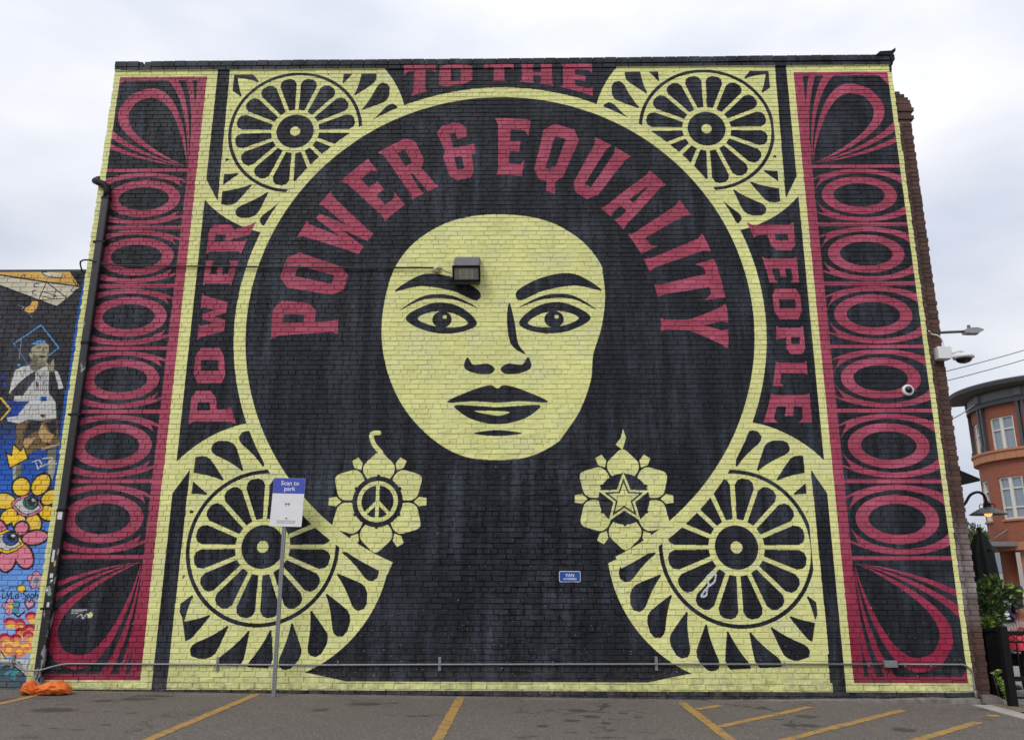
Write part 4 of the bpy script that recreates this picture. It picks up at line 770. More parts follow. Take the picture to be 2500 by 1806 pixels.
('p','sun',0,[(-7.213,0.628),(-7.215,0.61),(-7.226,0.594),(-7.244,0.582),(-7.269,0.576),(-7.296,0.575),(-7.322,0.582),(-7.344,0.593),(-7.36,0.609),(-7.368,0.627),(-7.366,0.645),(-7.355,0.661),(-7.337,0.673),(-7.312,0.679),(-7.285,0.679),(-7.259,0.673),(-7.237,0.662),(-7.221,0.646)]),
('p','sun',0,[(-7.048,0.609),(-7.05,0.592),(-7.06,0.577),(-7.078,0.565),(-7.101,0.559),(-7.126,0.559),(-7.151,0.565),(-7.172,0.576),(-7.187,0.591),(-7.194,0.608),(-7.192,0.625),(-7.182,0.64),(-7.164,0.651),(-7.141,0.657),(-7.116,0.658),(-7.091,0.652),(-7.07,0.641),(-7.055,0.626)]),
('p','sun',0,[(-6.963,0.641),(-6.965,0.629),(-6.972,0.619),(-6.985,0.611),(-7.001,0.607),(-7.019,0.607),(-7.036,0.611),(-7.051,0.619),(-7.062,0.629),(-7.067,0.641),(-7.065,0.653),(-7.058,0.664),(-7.046,0.672),(-7.029,0.676),(-7.011,0.676),(-6.994,0.672),(-6.979,0.664),(-6.968,0.653)]),
('p','sun',0,[(-7.299,0.653),(-7.3,0.641),(-7.307,0.631),(-7.32,0.623),(-7.336,0.619),(-7.354,0.619),(-7.371,0.623),(-7.386,0.631),(-7.397,0.641),(-7.402,0.653),(-7.401,0.665),(-7.394,0.676),(-7.381,0.684),(-7.365,0.688),(-7.347,0.688),(-7.329,0.684),(-7.314,0.676),(-7.304,0.666)]),
('p','salm',0,[(-7.419,0.75),(-6.986,0.738),(-6.988,0.621),(-7.058,0.581),(-7.134,0.536),(-7.31,0.593),(-7.406,0.671)]),
('p','sun',0,[(-7.233,0.719),(-7.235,0.699),(-7.246,0.681),(-7.267,0.668),(-7.293,0.661),(-7.322,0.661),(-7.35,0.668),(-7.374,0.681),(-7.392,0.698),(-7.4,0.719),(-7.398,0.739),(-7.387,0.756),(-7.366,0.77),(-7.34,0.777),(-7.311,0.777),(-7.283,0.77),(-7.259,0.757),(-7.241,0.739)]),
('p','sun',0,[(-7.097,0.693),(-7.098,0.675),(-7.109,0.659),(-7.128,0.647),(-7.152,0.64),(-7.178,0.64),(-7.204,0.646),(-7.226,0.658),(-7.242,0.674),(-7.25,0.693),(-7.248,0.711),(-7.237,0.728),(-7.219,0.74),(-7.195,0.746),(-7.168,0.746),(-7.142,0.74),(-7.12,0.728),(-7.104,0.712)]),
('p','sun',0,[(-7.0,0.694),(-7.001,0.678),(-7.01,0.665),(-7.025,0.655),(-7.044,0.65),(-7.066,0.65),(-7.087,0.655),(-7.105,0.665),(-7.118,0.678),(-7.125,0.693),(-7.123,0.708),(-7.114,0.722),(-7.099,0.731),(-7.08,0.737),(-7.058,0.737),(-7.037,0.732),(-7.019,0.722),(-7.006,0.709)]),
('p','salm',0,[(-7.224,0.68),(-7.225,0.661),(-7.236,0.645),(-7.254,0.632),(-7.277,0.626),(-7.303,0.626),(-7.329,0.632),(-7.351,0.644),(-7.366,0.661),(-7.374,0.679),(-7.373,0.698),(-7.362,0.715),(-7.344,0.727),(-7.321,0.734),(-7.295,0.734),(-7.269,0.727),(-7.247,0.715),(-7.231,0.699)]),
('p','salm',0,[(-7.087,0.654),(-7.089,0.637),(-7.098,0.622),(-7.115,0.611),(-7.136,0.605),(-7.16,0.604),(-7.183,0.61),(-7.203,0.621),(-7.218,0.637),(-7.225,0.654),(-7.223,0.671),(-7.214,0.686),(-7.197,0.697),(-7.176,0.703),(-7.152,0.703),(-7.128,0.698),(-7.108,0.686),(-7.094,0.671)]),
('p','salm',0,[(-6.989,0.654),(-6.99,0.64),(-6.998,0.628),(-7.011,0.619),(-7.029,0.614),(-7.048,0.614),(-7.067,0.619),(-7.084,0.628),(-7.095,0.64),(-7.101,0.654),(-7.1,0.668),(-7.092,0.681),(-7.079,0.69),(-7.061,0.695),(-7.041,0.695),(-7.022,0.69),(-7.006,0.681),(-6.994,0.668)]),
('p','sun',0,[(-7.229,0.654),(-7.23,0.642),(-7.238,0.631),(-7.25,0.623),(-7.266,0.619),(-7.284,0.619),(-7.302,0.623),(-7.317,0.631),(-7.327,0.641),(-7.333,0.653),(-7.331,0.665),(-7.324,0.676),(-7.312,0.684),(-7.295,0.688),(-7.277,0.688),(-7.26,0.684),(-7.245,0.676),(-7.234,0.666)]),
('p','sun',0,[(-7.091,0.628),(-7.092,0.617),(-7.098,0.607),(-7.11,0.6),(-7.125,0.596),(-7.141,0.596),(-7.157,0.6),(-7.171,0.607),(-7.181,0.617),(-7.185,0.628),(-7.184,0.639),(-7.177,0.648),(-7.166,0.656),(-7.151,0.66),(-7.135,0.66),(-7.119,0.656),(-7.105,0.649),(-7.095,0.639)]),
('p','sun',0,[(-6.988,0.628),(-6.989,0.619),(-6.995,0.611),(-7.004,0.605),(-7.016,0.602),(-7.03,0.602),(-7.043,0.605),(-7.054,0.611),(-7.062,0.619),(-7.066,0.628),(-7.065,0.637),(-7.059,0.645),(-7.05,0.651),(-7.038,0.654),(-7.024,0.654),(-7.011,0.651),(-7.0,0.645),(-6.992,0.637)]),
('s','ink',0.012,[(-7.401,0.639),(-7.325,0.554),(-7.319,0.477),(-7.371,0.457)]),
('p','sun',0,[(-7.398,0.619),(-7.334,0.554),(-7.327,0.483),(-7.373,0.47)]),
('p','white',0,[(-7.383,0.528),(-6.994,0.523),(-6.977,0.31),(-7.37,0.451)]),
('p','slate',0,[(-7.419,0.412),(-7.285,0.438),(-7.173,0.432),(-7.081,0.374),(-6.994,0.304),(-6.979,0.118),(-7.368,0.104)]),
('s','ink',0.014,[(-7.366,0.425),(-7.285,0.441),(-7.173,0.432),(-7.081,0.374),(-6.994,0.304)]),
('p','teal',0,[(-7.204,0.381),(-7.2,0.372),(-7.202,0.36),(-7.21,0.346),(-7.223,0.333),(-7.238,0.321),(-7.256,0.313),(-7.272,0.309),(-7.286,0.309),(-7.295,0.314),(-7.299,0.324),(-7.297,0.336),(-7.289,0.349),(-7.276,0.363),(-7.261,0.374),(-7.243,0.383),(-7.227,0.387),(-7.213,0.386)]),
('p','teal',0,[(-7.136,0.301),(-7.137,0.281),(-7.141,0.264),(-7.149,0.252),(-7.16,0.246),(-7.171,0.247),(-7.183,0.255),(-7.192,0.268),(-7.199,0.286),(-7.203,0.306),(-7.202,0.325),(-7.197,0.342),(-7.189,0.354),(-7.179,0.36),(-7.167,0.359),(-7.156,0.352),(-7.146,0.338),(-7.139,0.32)]),
('p','teal',0,[(-7.1,0.345),(-7.108,0.339),(-7.12,0.338),(-7.136,0.341),(-7.154,0.348),(-7.171,0.358),(-7.186,0.37),(-7.196,0.383),(-7.201,0.394),(-7.2,0.403),(-7.193,0.409),(-7.18,0.41),(-7.164,0.407),(-7.147,0.4),(-7.129,0.39),(-7.114,0.378),(-7.104,0.365),(-7.099,0.354)]),
]
# ------------------------------------------------------------------ wall materials
def painted_wall(name, paint, wear):
    img = paint.image(name + '_paint')
    t = NT(name)
    pos = t.pos()
    sp = t.n('ShaderNodeSeparateXYZ'); t.l(pos, sp.inputs[0])
    u = t.rng(sp.outputs['X'], paint.x0, paint.x0 + paint.w * paint.res, 0, 1)
    v = t.rng(sp.outputs['Z'], paint.z0, paint.z0 + paint.h * paint.res, 0, 1)
    # the brush line wanders a little from brick to brick
    cb = t.n('ShaderNodeCombineXYZ'); t.l(u, cb.inputs[0]); t.l(v, cb.inputs[1])
    im = t.n('ShaderNodeTexImage', image=img, interpolation='Linear', extension='EXTEND'); t.l(cb.outputs[0], im.inputs[0])
    col = im.outputs[0]
    tone = t.n('ShaderNodeAttribute', attribute_name='tone').outputs['Fac']
    bwd = t.n('ShaderNodeRGBToBW'); t.l(col, bwd.inputs[0])
    amp = t.rng(bwd.outputs[0], 0.02, 0.30, 0.34, 0.10)
    k = t.math('ADD', t.math('MULTIPLY', t.math('SUBTRACT', tone, 0.5), amp), 0.98)
    n1 = t.noise(t.mapped((1, 1, 0.35)), 1.6, 5, 0.6)
    k = t.math('MULTIPLY', k, t.rng(n1, 0.3, 0.7, 0.90, 1.08))
    sc = t.n('ShaderNodeVectorMath', operation='SCALE'); t.l(col, sc.inputs[0]); t.l(k, sc.inputs['Scale'])
    col2 = sc.outputs[0]
    # chalky blue-grey bloom and run marks on the dark paint
    bw = t.n('ShaderNodeRGBToBW'); t.l(col, bw.inputs[0])
    dark = t.rng(bw.outputs[0], 0.03, 0.10, 1, 0)
    streak = t.noise(t.mapped((5.5, 5.5, 0.55)), 1.0, 6, 0.62)
    cloud = t.noise(t.mapped((1, 1, 1), (3.1, 0, 7.7)), 0.8, 4, 0.6)
    f = t.math('MULTIPLY', t.rng(streak, 0.42, 0.72, 0, 1), t.rng(cloud, 0.38, 0.66, 0.12, 1.0))
    f = t.math('MULTIPLY', t.math('MULTIPLY', f, dark), 0.68)
    col3 = t.mix(f, col2, (0.100, 0.122, 0.160))
    # blacker touch-up strokes and soaked patches in the dark paint
    soak = t.rng(t.noise(t.mapped((1.2, 1, .7), (7.3, 0, 1.9)), 2.1, 5, .65), 0.57, 0.68, 0, 0.7)
    col3 = t.mix(t.math('MULTIPLY', soak, dark), col3, (0.008, 0.009, 0.012))
    # thin overspray and repainted patches on the light colours
    light = t.rng(bw.outputs[0], 0.30, 0.55, 0, 1)
    re = t.rng(t.noise(t.mapped((1, 1, 1.4), (1.3, 0, 5.9)), 1.7, 6, .7), 0.50, 0.66, 0, 0.45)
    col3 = t.mix(t.math('MULTIPLY', re, light), col3, (0.62, 0.64, 0.46))
    gr = t.rng(t.noise(t.mapped((4, 4, .5), (2.1, 0, .4)), 1.4, 6, .7), 0.56, 0.74, 0, 0.30)
    col3 = t.mix(gr, col3, t.mix(0.5, col3, (0.10, 0.09, 0.07)))
    # splashed dirt just above the asphalt
    spl = t.math('MULTIPLY', t.rng(sp.outputs['Z'], 0.05, 0.55, 0.75, 0.0), t.rng(t.noise(t.mapped((1, 1, 1)), 7.0, 5, .7), 0.40, 0.66, 0, 1))
    col3 = t.mix(spl, col3, (0.115, 0.10, 0.085))
    # flakes knocked off the paint where the brickwork has weathered
    fl = t.noise(t.mapped((1, 1, 1.8)), 26.0, 3, 0.55)
    fl2 = t.noise(t.mapped((1, 1, 1), (9, 2, 4)), 1.3, 3, 0.5)
    low = t.rng(sp.outputs['Z'], 0.05, 3.6, 1.0, 0.0)
    thr = t.math('ADD', t.math('MULTIPLY', low, 0.055 * wear), t.math('MULTIPLY', fl2, 0.05))
    chip = t.rng(t.math('ADD', fl, thr), 0.765, 0.785, 0, 1)
    col4 = t.mix(chip, col3, t.mix(t.noise(t.mapped((1, 1, 1)), 5.0, 2), (0.30, 0.17, 0.12), (0.42, 0.38, 0.33)))
    t.set(Base_Color=col4, Roughness=t.rng(n1, 0.3, 0.7, 0.50, 0.72))
    t.b.inputs['Specular IOR Level'].default_value = 0.25
    h = t.math('ADD', t.noise(t.mapped((1, 1, 1)), 85.0, 4, 0.6), t.math('MULTIPLY', t.noise(t.mapped((1, 1, 1)), 18.0, 3, 0.5), 1.6))
    t.bump(h, 0.6, 0.007)
    return t.m

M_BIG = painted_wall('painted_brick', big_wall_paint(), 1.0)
M_SMALL = painted_wall('neighbour_painted_brick', small_wall_paint(), 0.3)

def brown_brick():
    t = NT('brown_brick')
    tone = t.n('ShaderNodeAttribute', attribute_name='tone').outputs['Fac']
    rnd = t.n('ShaderNodeObjectInfo').outputs['Random']
    f = t.math('FRACT', t.math('ADD', tone, rnd), 0.0)
    rp = t.n('ShaderNodeValToRGB')
    e = rp.color_ramp.elements
    e[0].position, e[0].color = 0.0, (0.055, 0.028, 0.023, 1)
    e[1].position, e[1].color = 1.0, (0.125, 0.058, 0.041, 1)
    m = e.new(0.55); m.color = (0.085, 0.040, 0.031, 1)
    t.l(f, rp.inputs[0])
    n = t.noise(t.mapped((1, 1, 3)), 20, 4, 0.6)
    sp = t.n('ShaderNodeSeparateXYZ'); t.l(t.pos(), sp.inputs[0])
    # white salts bloomed on the lower brickwork, at the height of the planter
    band = t.math('MULTIPLY', t.rng(sp.outputs['Z'], 0.9, 1.5, 0, 1), t.rng(sp.outputs['Z'], 1.7, 2.6, 1, 0))
    salt = t.math('MULTIPLY', band, t.rng(t.noise(t.mapped((1, 1, 1.5)), 3.5, 5, 0.7), 0.35, 0.65, 0.2, 1.0))
    c = t.mix(t.rng(n, 0.3, 0.7, 0.0, 0.4), rp.outputs[0], (0.09, 0.06, 0.05))
    c = t.mix(t.math('MULTIPLY', salt, 0.85), c, (0.40, 0.38, 0.38))
    t.set(Base_Color=c, Roughness=0.85)
    t.bump(t.noise(t.mapped((1, 1, 1)), 90, 4), 0.4, 0.004)
    return t.m
M_BROWN = brown_brick()
M_MORTAR = simple('mortar', (0.24, 0.18, 0.15), 0.95, var=0.2, scale=30, bump=0.4)
M_ROOF = simple('roof_felt', (0.06, 0.06, 0.065), 0.9, var=0.2)
M_BLACKMETAL = simple('black_painted_metal', (0.007, 0.007, 0.008), 0.55, var=0.25, scale=9, bump=0.08)
M_BLACKMETAL.node_tree.nodes['Principled BSDF'].inputs['Specular IOR Level'].default_value = 0.18
M_GALV = simple('galvanised_steel', (0.24, 0.25, 0.265), 0.5, metal=0.5, var=0.14, scale=40)
M_DGREY = simple('dark_grey_metal', (0.07, 0.07, 0.078), 0.5, var=0.2, scale=20)
M_WHITEP = simple('white_plastic', (0.70, 0.71, 0.72), 0.4, var=0.05)
M_DARKGLASS = simple('smoked_dome', (0.012, 0.012, 0.014), 0.08, var=0.05)
M_WIRE = simple('wire', (0.02, 0.02, 0.02), 0.6)
M_GREYWIRE = simple('grey_wire', (0.16, 0.17, 0.18), 0.6)
M_TRIMW = simple('white_window_frame', (0.62, 0.60, 0.55), 0.5, var=0.06)

STAINS = [(.55, -1.9, .10, .10), (.66, -1.15, .13, .12), (.80, -1.6, .10, .10), (.92, -2.05, .09, .08), (.30, -1.15, .06, .06), (1.2, -1.3, .07, .07), (1.35, -1.6, .06, .06), (.2, -2.3, .08, .08), (3.42, -1.35, .16, .14), (3.22, -2.0, .14, .12), (3.0, -1.6, .07, .07), (4.2, -2.2, .15, .14), (-4.95, -.40, .30, .12), (-5.05, -.72, .26, .16), (-5.4, -.9, .14, .12), (-5.2, -.5, .12, .08), (-2.05, -.85, .24, .16), (-2.5, -1.4, .12, .12), (-1.7, -.75, .10, .06), (-5.6, -1.7, .3, .2), (-2.2, -.6, .1, .05)]
def asphalt():
    t = NT('asphalt')
    pos = t.mapped((1, 1, 1))
    fine = t.noise(pos, 95.0, 4, 0.7)
    vo = t.n('ShaderNodeTexVoronoi'); vo.inputs['Scale'].default_value = 130.0; t.l(pos, vo.inputs['Vector'])
    big = t.noise(pos, 0.55, 4, 0.55)
    mid = t.noise(pos, 4.5, 4, 0.6)
    c = t.mix(t.rng(fine, 0.32, 0.68, 0, 1), (0.062, 0.052, 0.045), (0.178, 0.153, 0.136))
    c = t.mix(t.rng(vo.outputs['Color'], 0.0, 1.0, 0.0, 0.45), c, (0.125, 0.105, 0.091))
    c = t.mix(t.rng(big, 0.35, 0.65, 0.0, 0.45), c, (0.098, 0.084, 0.075))
    c = t.mix(t.rng(mid, 0.50, 0.75, 0.0, 0.35), c, (0.165, 0.14, 0.123))
    sp1 = t.noise(pos, 38.0, 2, .8)
    c = t.mix(t.rng(sp1, .54, .64, 0, .65), c, (0.29, 0.255, 0.225))
    c = t.mix(t.rng(t.noise(t.mapped((1, 1, 1), (5, 3, 0)), 30.0, 2, .8), .57, .67, 0, .6), c, (0.035, 0.031, 0.029))
    vc = t.n('ShaderNodeTexVoronoi', feature='DISTANCE_TO_EDGE'); vc.inputs['Scale'].default_value = 0.42
    wv = t.n('ShaderNodeVectorMath', operation='MULTIPLY_ADD'); nz = t.n('ShaderNodeTexNoise'); nz.inputs['Scale'].default_value = 1.9; nz.inputs['Detail'].default_value = 6.0; t.l(pos, nz.inputs['Vector'])
    t.l(nz.outputs['Color'], wv.inputs[0]); wv.inputs[1].default_value = (1.1, 1.1, 0); t.l(pos, wv.inputs[2]); t.l(wv.outputs[0], vc.inputs['Vector'])
    crack = t.math('MULTIPLY', t.rng(vc.outputs['Distance'], 0.002, 0.009, 1, 0), t.rng(t.noise(pos, .5, 2), .46, .56, 0, 1))
    c = t.mix(t.math('MULTIPLY', crack, .8), c, (0.02, 0.018, 0.017))
    # pale grit washed against the foot of the wall
    spy = t.n('ShaderNodeSeparateXYZ'); t.l(pos, spy.inputs[0])
    grit = t.math('MULTIPLY', t.rng(spy.outputs['Y'], -.42, -.02, 0, 1), t.rng(t.noise(t.mapped((1, 1.6, 1)), 3.2, 6, .7), .40, .62, 0, .85))
    c = t.mix(grit, c, (0.21, 0.18, 0.15))
    # oil drips, stretched along the bays
    st = t.noise(t.mapped((1.6, 3.4, 1), (4.2, 1.7, 0)), 1.5, 3, 0.5)
    st2 = t.noise(t.mapped((1, 1, 1), (2.2, 8.1, 0)), 0.45, 2, 0.5)
    oil = t.math('MULTIPLY', t.rng(st, 0.62, 0.68, 0, 1), t.rng(st2, 0.45, 0.58, 0, 1))
    # drip stains where cars have stood in the bays
    wob = t.noise(pos, 9.0, 3, .6)
    sp = t.n('ShaderNodeSeparateXYZ'); t.l(pos, sp.inputs[0])
    acc = oil
    for sx, sy, rx, ry in STAINS:
        dx = t.math('MULTIPLY', t.math('SUBTRACT', sp.outputs['X'], sx), 1 / rx); dy = t.math('MULTIPLY', t.math('SUBTRACT', sp.outputs['Y'], sy), 1 / ry)
        d = t.math('ADD', t.math('MULTIPLY', dx, dx), t.math('MULTIPLY', dy, dy))
        acc = t.math('MAXIMUM', acc, t.rng(t.math('ADD', d, t.math('MULTIPLY', t.math('SUBTRACT', wob, .5), 2.6)), .55, 1.15, 1, 0))
    oil = acc
    c = t.mix(t.math('MULTIPLY', oil, 0.72), c, (0.034, 0.031, 0.030))
    t.set(Base_Color=c, Roughness=t.rng(oil, 0, 1, 0.92, 0.6))
    t.bump(t.math('ADD', fine, vo.outputs['Distance']), 0.55, 0.006)
    return t.m
M_ASPH = asphalt()

def road_paint():
    t = NT('worn_yellow_road_paint')
    pos = t.mapped((1, 1, 1))
    n = t.noise(pos, 70, 4, 0.7); m = t.noise(pos, 7, 4, 0.65)
    y = t.mix(t.rng(m, 0.3, 0.7, 0, 1), (0.36, 0.205, 0.045), (0.50, 0.29, 0.06))
    worn = t.rng(t.math('ADD', t.math('MULTIPLY', n, 0.5), t.math('MULTIPLY', m, 0.5)), 0.48, 0.57, 0, 0.92)
    t.set(Base_Color=t.mix(worn, y, (0.13, 0.105, 0.085)), Roughness=0.8)
    t.bump(n, 0.5, 0.005)
    return t.m
M_YLINE = road_paint()
M_CONC = simple('old_concrete', (0.34, 0.32, 0.29), 0.9, var=0.22, scale=6, bump=0.5, bscale=60)
M_CONC2 = simple('dirty_concrete', (0.17, 0.155, 0.14), 0.92, var=0.35, scale=9, bump=0.6, bscale=50)
M_DIRT = simple('dry_dirt', (0.16, 0.125, 0.085), 0.95, var=0.4, scale=25, bump=0.7, bscale=70)

# ------------------------------------------------------------------ brickwork
L_B, C_H, JN = 0.2135, 0.0762, 0.0088
def set_tone(me, vals):
    a = me.attributes.new('tone', 'FLOAT', 'POINT')
    a.data.foreach_set('value', vals)
def brick_geo(x0, x1, z0, z1, proud, ch, rnd, jit, back=0.014):
    """front face with chipped, chamfered arrises; the wall plane is y = 0 and proud is towards -y"""
    j = lambda s=1.0: rnd.uniform(-jit, jit) * s
    v = [(x0 + j(.5), back, z0 + j(.5)), (x1 + j(.5), back, z0 + j(.5)), (x1 + j(.5), back, z1 + j(.5)), (x0 + j(.5), back, z1 + j(.5))]
    c = ch
    v += [(x0 + j(.6), -proud + c, z0 + j(.6)), (x1 + j(.6), -proud + c, z0 + j(.6)), (x1 + j(.6), -proud + c, z1 + j(.6)), (x0 + j(.6), -proud + c, z1 + j(.6))]
    v += [(x0 + c + j(), -proud + j(.7), z0 + c + j()), (x1 - c + j(), -proud + j(.7), z0 + c + j()), (x1 - c + j(), -proud + j(.7), z1 - c + j()), (x0 + c + j(), -proud + j(.7), z1 - c + j())]
    f = [(8, 9, 10, 11)]
    for a in (0, 4):
        f += [(a + i, a + (i + 1) % 4, a + 4 + (i + 1) % 4, a + 4 + i) for i in range(4)]
    return v, f

def courses(x0, x1, z0, n, rnd, header_every=7):
    """bricks of a running bond with a header course now and then: (xa, xb, za, zb)"""
    out = []
    for r in range(n):
        za = z0 + r * C_H + JN / 2; zb = z0 + (r + 1) * C_H - JN / 2
        hd = (r % header_every == header_every - 2)
        step = L_B / 2 if hd else L_B
        off = (0.25 if hd else (0.5 if r % 2 else 0.0)) * (L_B if not hd else L_B) + rnd.uniform(-.012, .012)
        x = x0 - off
        while x < x1:
            w = step * rnd.uniform(0.96, 1.04)
            a, b = max(x, x0), min(x + w, x1)
            if b - a > 0.03:
                out.append((a + JN / 2 if a > x0 else a + rnd.uniform(-.006, .004), b - JN / 2 if b < x1 else b + rnd.uniform(-.004, .006), za, zb))
            x += w
    return out

def brick_wall(parent, name, core_box, bricks, mat, rough_fn, rnd, y_off=0.0, n_parts=300, stuff_label=None):
    """core mesh (the joints) + the largest bricks in view as parts of it + the rest as one part"""
    x0, x1, y0, y1, z0, z1 = core_box
    core = MB().box(x0, x1, y0 + .005, y1, z0, z1).build(name, mat, parent)
    set_tone(core.data, [0.0] * 8)
    bricks = sorted(bricks, key=lambda b: (Vector(((b[0] + b[1]) / 2, y_off, (b[2] + b[3]) / 2)) - CAM).length + (5 if (b[1] - b[0]) < 0.15 else 0) * 0)
    # eight shared shapes for the pieces that stand alone
    shapes = []
    for i in range(8):
        v, f = brick_geo(-0.5, 0.5, -0.5, 0.5, 0, 0, rnd, 0)
        proud = (0.004, 0.006, 0.008, 0.005, 0.007, 0.009, 0.0055, 0.0075)[i]
        v, f = brick_geo(-0.1015, 0.1015, -0.033, 0.033, proud, 0.004, rnd, 0.0024)
        me = bpy.data.meshes.new('brick'); me.from_pydata(v, [], f); me.update(); me.materials.append(mat)
        set_tone(me, [rnd.random()] * len(v))
        shapes.append(me)
    for i in range(8):                                     # spalled, uneven ones for the weathered patch
        v, f = brick_geo(-0.1015, 0.1015, -0.033, 0.033, 0.004 + 0.0019 * i, 0.005, rnd, 0.0062)
        me = bpy.data.meshes.new('brick'); me.from_pydata(v, [], f); me.update(); me.materials.append(mat)
        set_tone(me, [rnd.random()] * len(v)); shapes.append(me)
    for b in bricks[:n_parts]:
        me = shapes[rnd.randrange(8) + (8 if rnd.random() < rough_fn((b[0] + b[1]) / 2, b[2]) else 0)]
        child('brick', me, core, ((b[0] + b[1]) / 2, y_off, (b[2] + b[3]) / 2), ((b[1] - b[0]) / 0.203, 1.0 + rough_fn((b[0] + b[1]) / 2, b[2]) * rnd.uniform(0, 1.2), 1.0))
    V, F, T = [], [], []
    for b in bricks[n_parts:]:
        k = rough_fn((b[0] + b[1]) / 2, b[2])
        v, f = brick_geo(b[0], b[1], b[2], b[3], rnd.uniform(0.003, 0.0085) + k * rnd.uniform(-.002, .012), 0.0035, rnd, 0.0028 + 0.0046 * k)
        n = len(V)
        V += [(p[0], p[1] + y_off, p[2]) for p in v]; F += [tuple(i + n for i in q) for q in f]
        T += [rnd.random()] * len(v)
    me = bpy.data.meshes.new('wall_bricks'); me.from_pydata(V, [], F); me.update(); me.materials.append(mat)
    set_tone(me, T)
    o = put('wall_bricks', me, core)
    o['kind'] = 'stuff'
    return core

rb = random.Random(5)
XL, XR, ZT = -6.955, 6.178, 9.98
big = empty('mural_building', (-0.39, 0.0, 0.0), 'tall brick building whose whole side wall is painted black, yellow and red', 'building')
def rough_big(x, z):
    k = max(0.0, 1 - abs(x - 0.3) / 2.6) * max(0.0, 1 - abs(z - 2.2) / 2.0) * 1.9
    return min(1.0, k + (0.5 if z < 0.5 else 0.0) + 0.10)
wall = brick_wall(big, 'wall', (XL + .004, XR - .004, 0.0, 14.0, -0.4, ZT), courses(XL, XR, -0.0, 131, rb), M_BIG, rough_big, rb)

# parapet: two courses of black cap bricks, broken once near the left end
cap = MB().box(XL + .01, XR - .01, -0.008, 14.0, ZT + .001, 10.05).box(XL + .012, -6.50, -0.006, 0.25, 10.05, 10.165).box(-6.46, XR - .012, -0.006, 0.25, 10.05, 10.165).build('parapet', M_BIG, big)
x = XL - .005; cap_shapes = []
for i in range(4):
    v, f = brick_geo(-0.1015, 0.1015, -0.033, 0.033, 0.022, 0.004, rb, 0.003, back=0.004)
    me = bpy.data.meshes.new('cap_brick'); me.from_pydata(v, [], f); me.update(); me.materials.append(M_BIG); set_tone(me, [rb.random()] * len(v)); cap_shapes.append(me)
top_shapes = []
for i in range(4):
    b = MB().box(-0.1, 0.1, -0.030, 0.20, -0.052, 0.052, 0.006)
    me = b.mesh('top_brick', M_BIG); set_tone(me, [rb.random()] * len(me.vertices)); top_shapes.append(me)
n = 0
while x < XR - .05:
    w = L_B * rb.uniform(.97, 1.03)
    child('cap_brick', cap_shapes[rb.randrange(4)], cap, (x + w / 2, -0.004, 10.018), ((w - .01) / .203, 1, 1.0))
    x += w
x = XL - .01
while x < XR - .02:
    w = 0.205 * rb.uniform(.96, 1.03)
    if not (-6.54 < x + w / 2 < -6.42 ):
        gap = 0.0
        child('top_brick', top_shapes[rb.randrange(4)], cap, (x + w / 2, 0, 10.115 + rb.uniform(-.004, .004) + 0.0035 * max(0, x) ), ((w - .008) / .2, 1, 1))
    x += w
# bent metal flashing on the right-hand corner
fl = MB()
fl.prism([(5.93, 10.17), (6.00, 10.235), (6.19, 10.245), (6.27, 10.30), (6.262, 10.24), (6.20, 10.17), (6.19, 9.99), (6.17, 9.99), (6.16, 10.16)], 'y', -0.05, 0.35)
fl.build('corner_flashing', M_BLACKMETAL, big)
MB().box(XL + .3, XR - .05, 0.3, 13.8, 9.7, 9.75).build('roof', M_ROOF, big)

# brown brick pier at the street end, set back behind the painted wall's edge
pier = MB().box(XR - .02, 6.455, 0.155, 14.0, -0.2, 9.05).box(XR - .02, 6.20, 0.09, 0.2, -0.2, 9.0).build('pier', M_MORTAR, big)
shapes_b = []
for i in range(6):
    v, f = brick_geo(-0.1015, 0.1015, -0.033, 0.033, 0.013 + .002 * (i % 3), 0.003, rb, 0.002, back=0.02)
    me = bpy.data.meshes.new('pier_brick'); me.from_pydata(v, [], f); me.update(); me.materials.append(M_BROWN); set_tone(me, [rb.random()] * len(v)); shapes_b.append(me)
for r in range(int(9.05 / C_H)):
    z = r * C_H + C_H / 2
    if r % 2 == 0:
        segs = [(6.262, 6.468 + rb.uniform(-.004, .006))]
    else:
        segs = [(6.252, 6.330), (6.340, 6.458 + rb.uniform(-.004, .006))]
    for a, b in segs:
        child('pier_brick', shapes_b[rb.randrange(6)], pier, ((a + b) / 2, 0.155, z), ((b - a) / .203, 1, 1))
# toothed return bricks between the pier and the painted edge
V = MB(); tn = []
for r in range(int(8.95 / C_H)):
    a = 6.238 + (0.012 if r % 2 else 0.0)
    V.box(6.10, a, 0.03, 0.16, r * C_H + .005, (r + 1) * C_H - .005); tn += [rb.random()] * 8
ret = V.build('return_bricks', M_BROWN, pier); set_tone(ret.data, tn); ret['kind'] = 'stuff'
# corbelled, rounded head of the pier
V = MB(); tn = []
prof = [(9.05, 6.50), (9.125, 6.475), (9.20, 6.515), (9.275, 6.495), (9.35, 6.485), (9.42, 6.455), (9.48, 6.40), (9.53, 6.33)]
for i, (z, xr) in enumerate(prof):
    V.box(6.17, xr, 0.11 if i in (0, 2) else 0.13, 2.0, z, z + (.066 if i < 5 else .05)); tn += [rb.random()] * 8
cor = V.build('corbel_course', M_BROWN, pier); set_tone(cor.data, tn); cor['kind'] = 'stuff'
# the street front runs back from the pier
fr = MB().box(XR, 6.47, 0.175, 14.0, -0.2, 9.0).build('street_front', M_BROWN, big); set_tone(fr.data, [.4] * 8)
MB().prism([(6.25, -.1), (6.50, -.1), (6.56, .02), (6.54, .07), (6.47, .10), (6.28, .095)], 'y', 0.02, 0.6).build('pier_foot', M_CONC2, big)
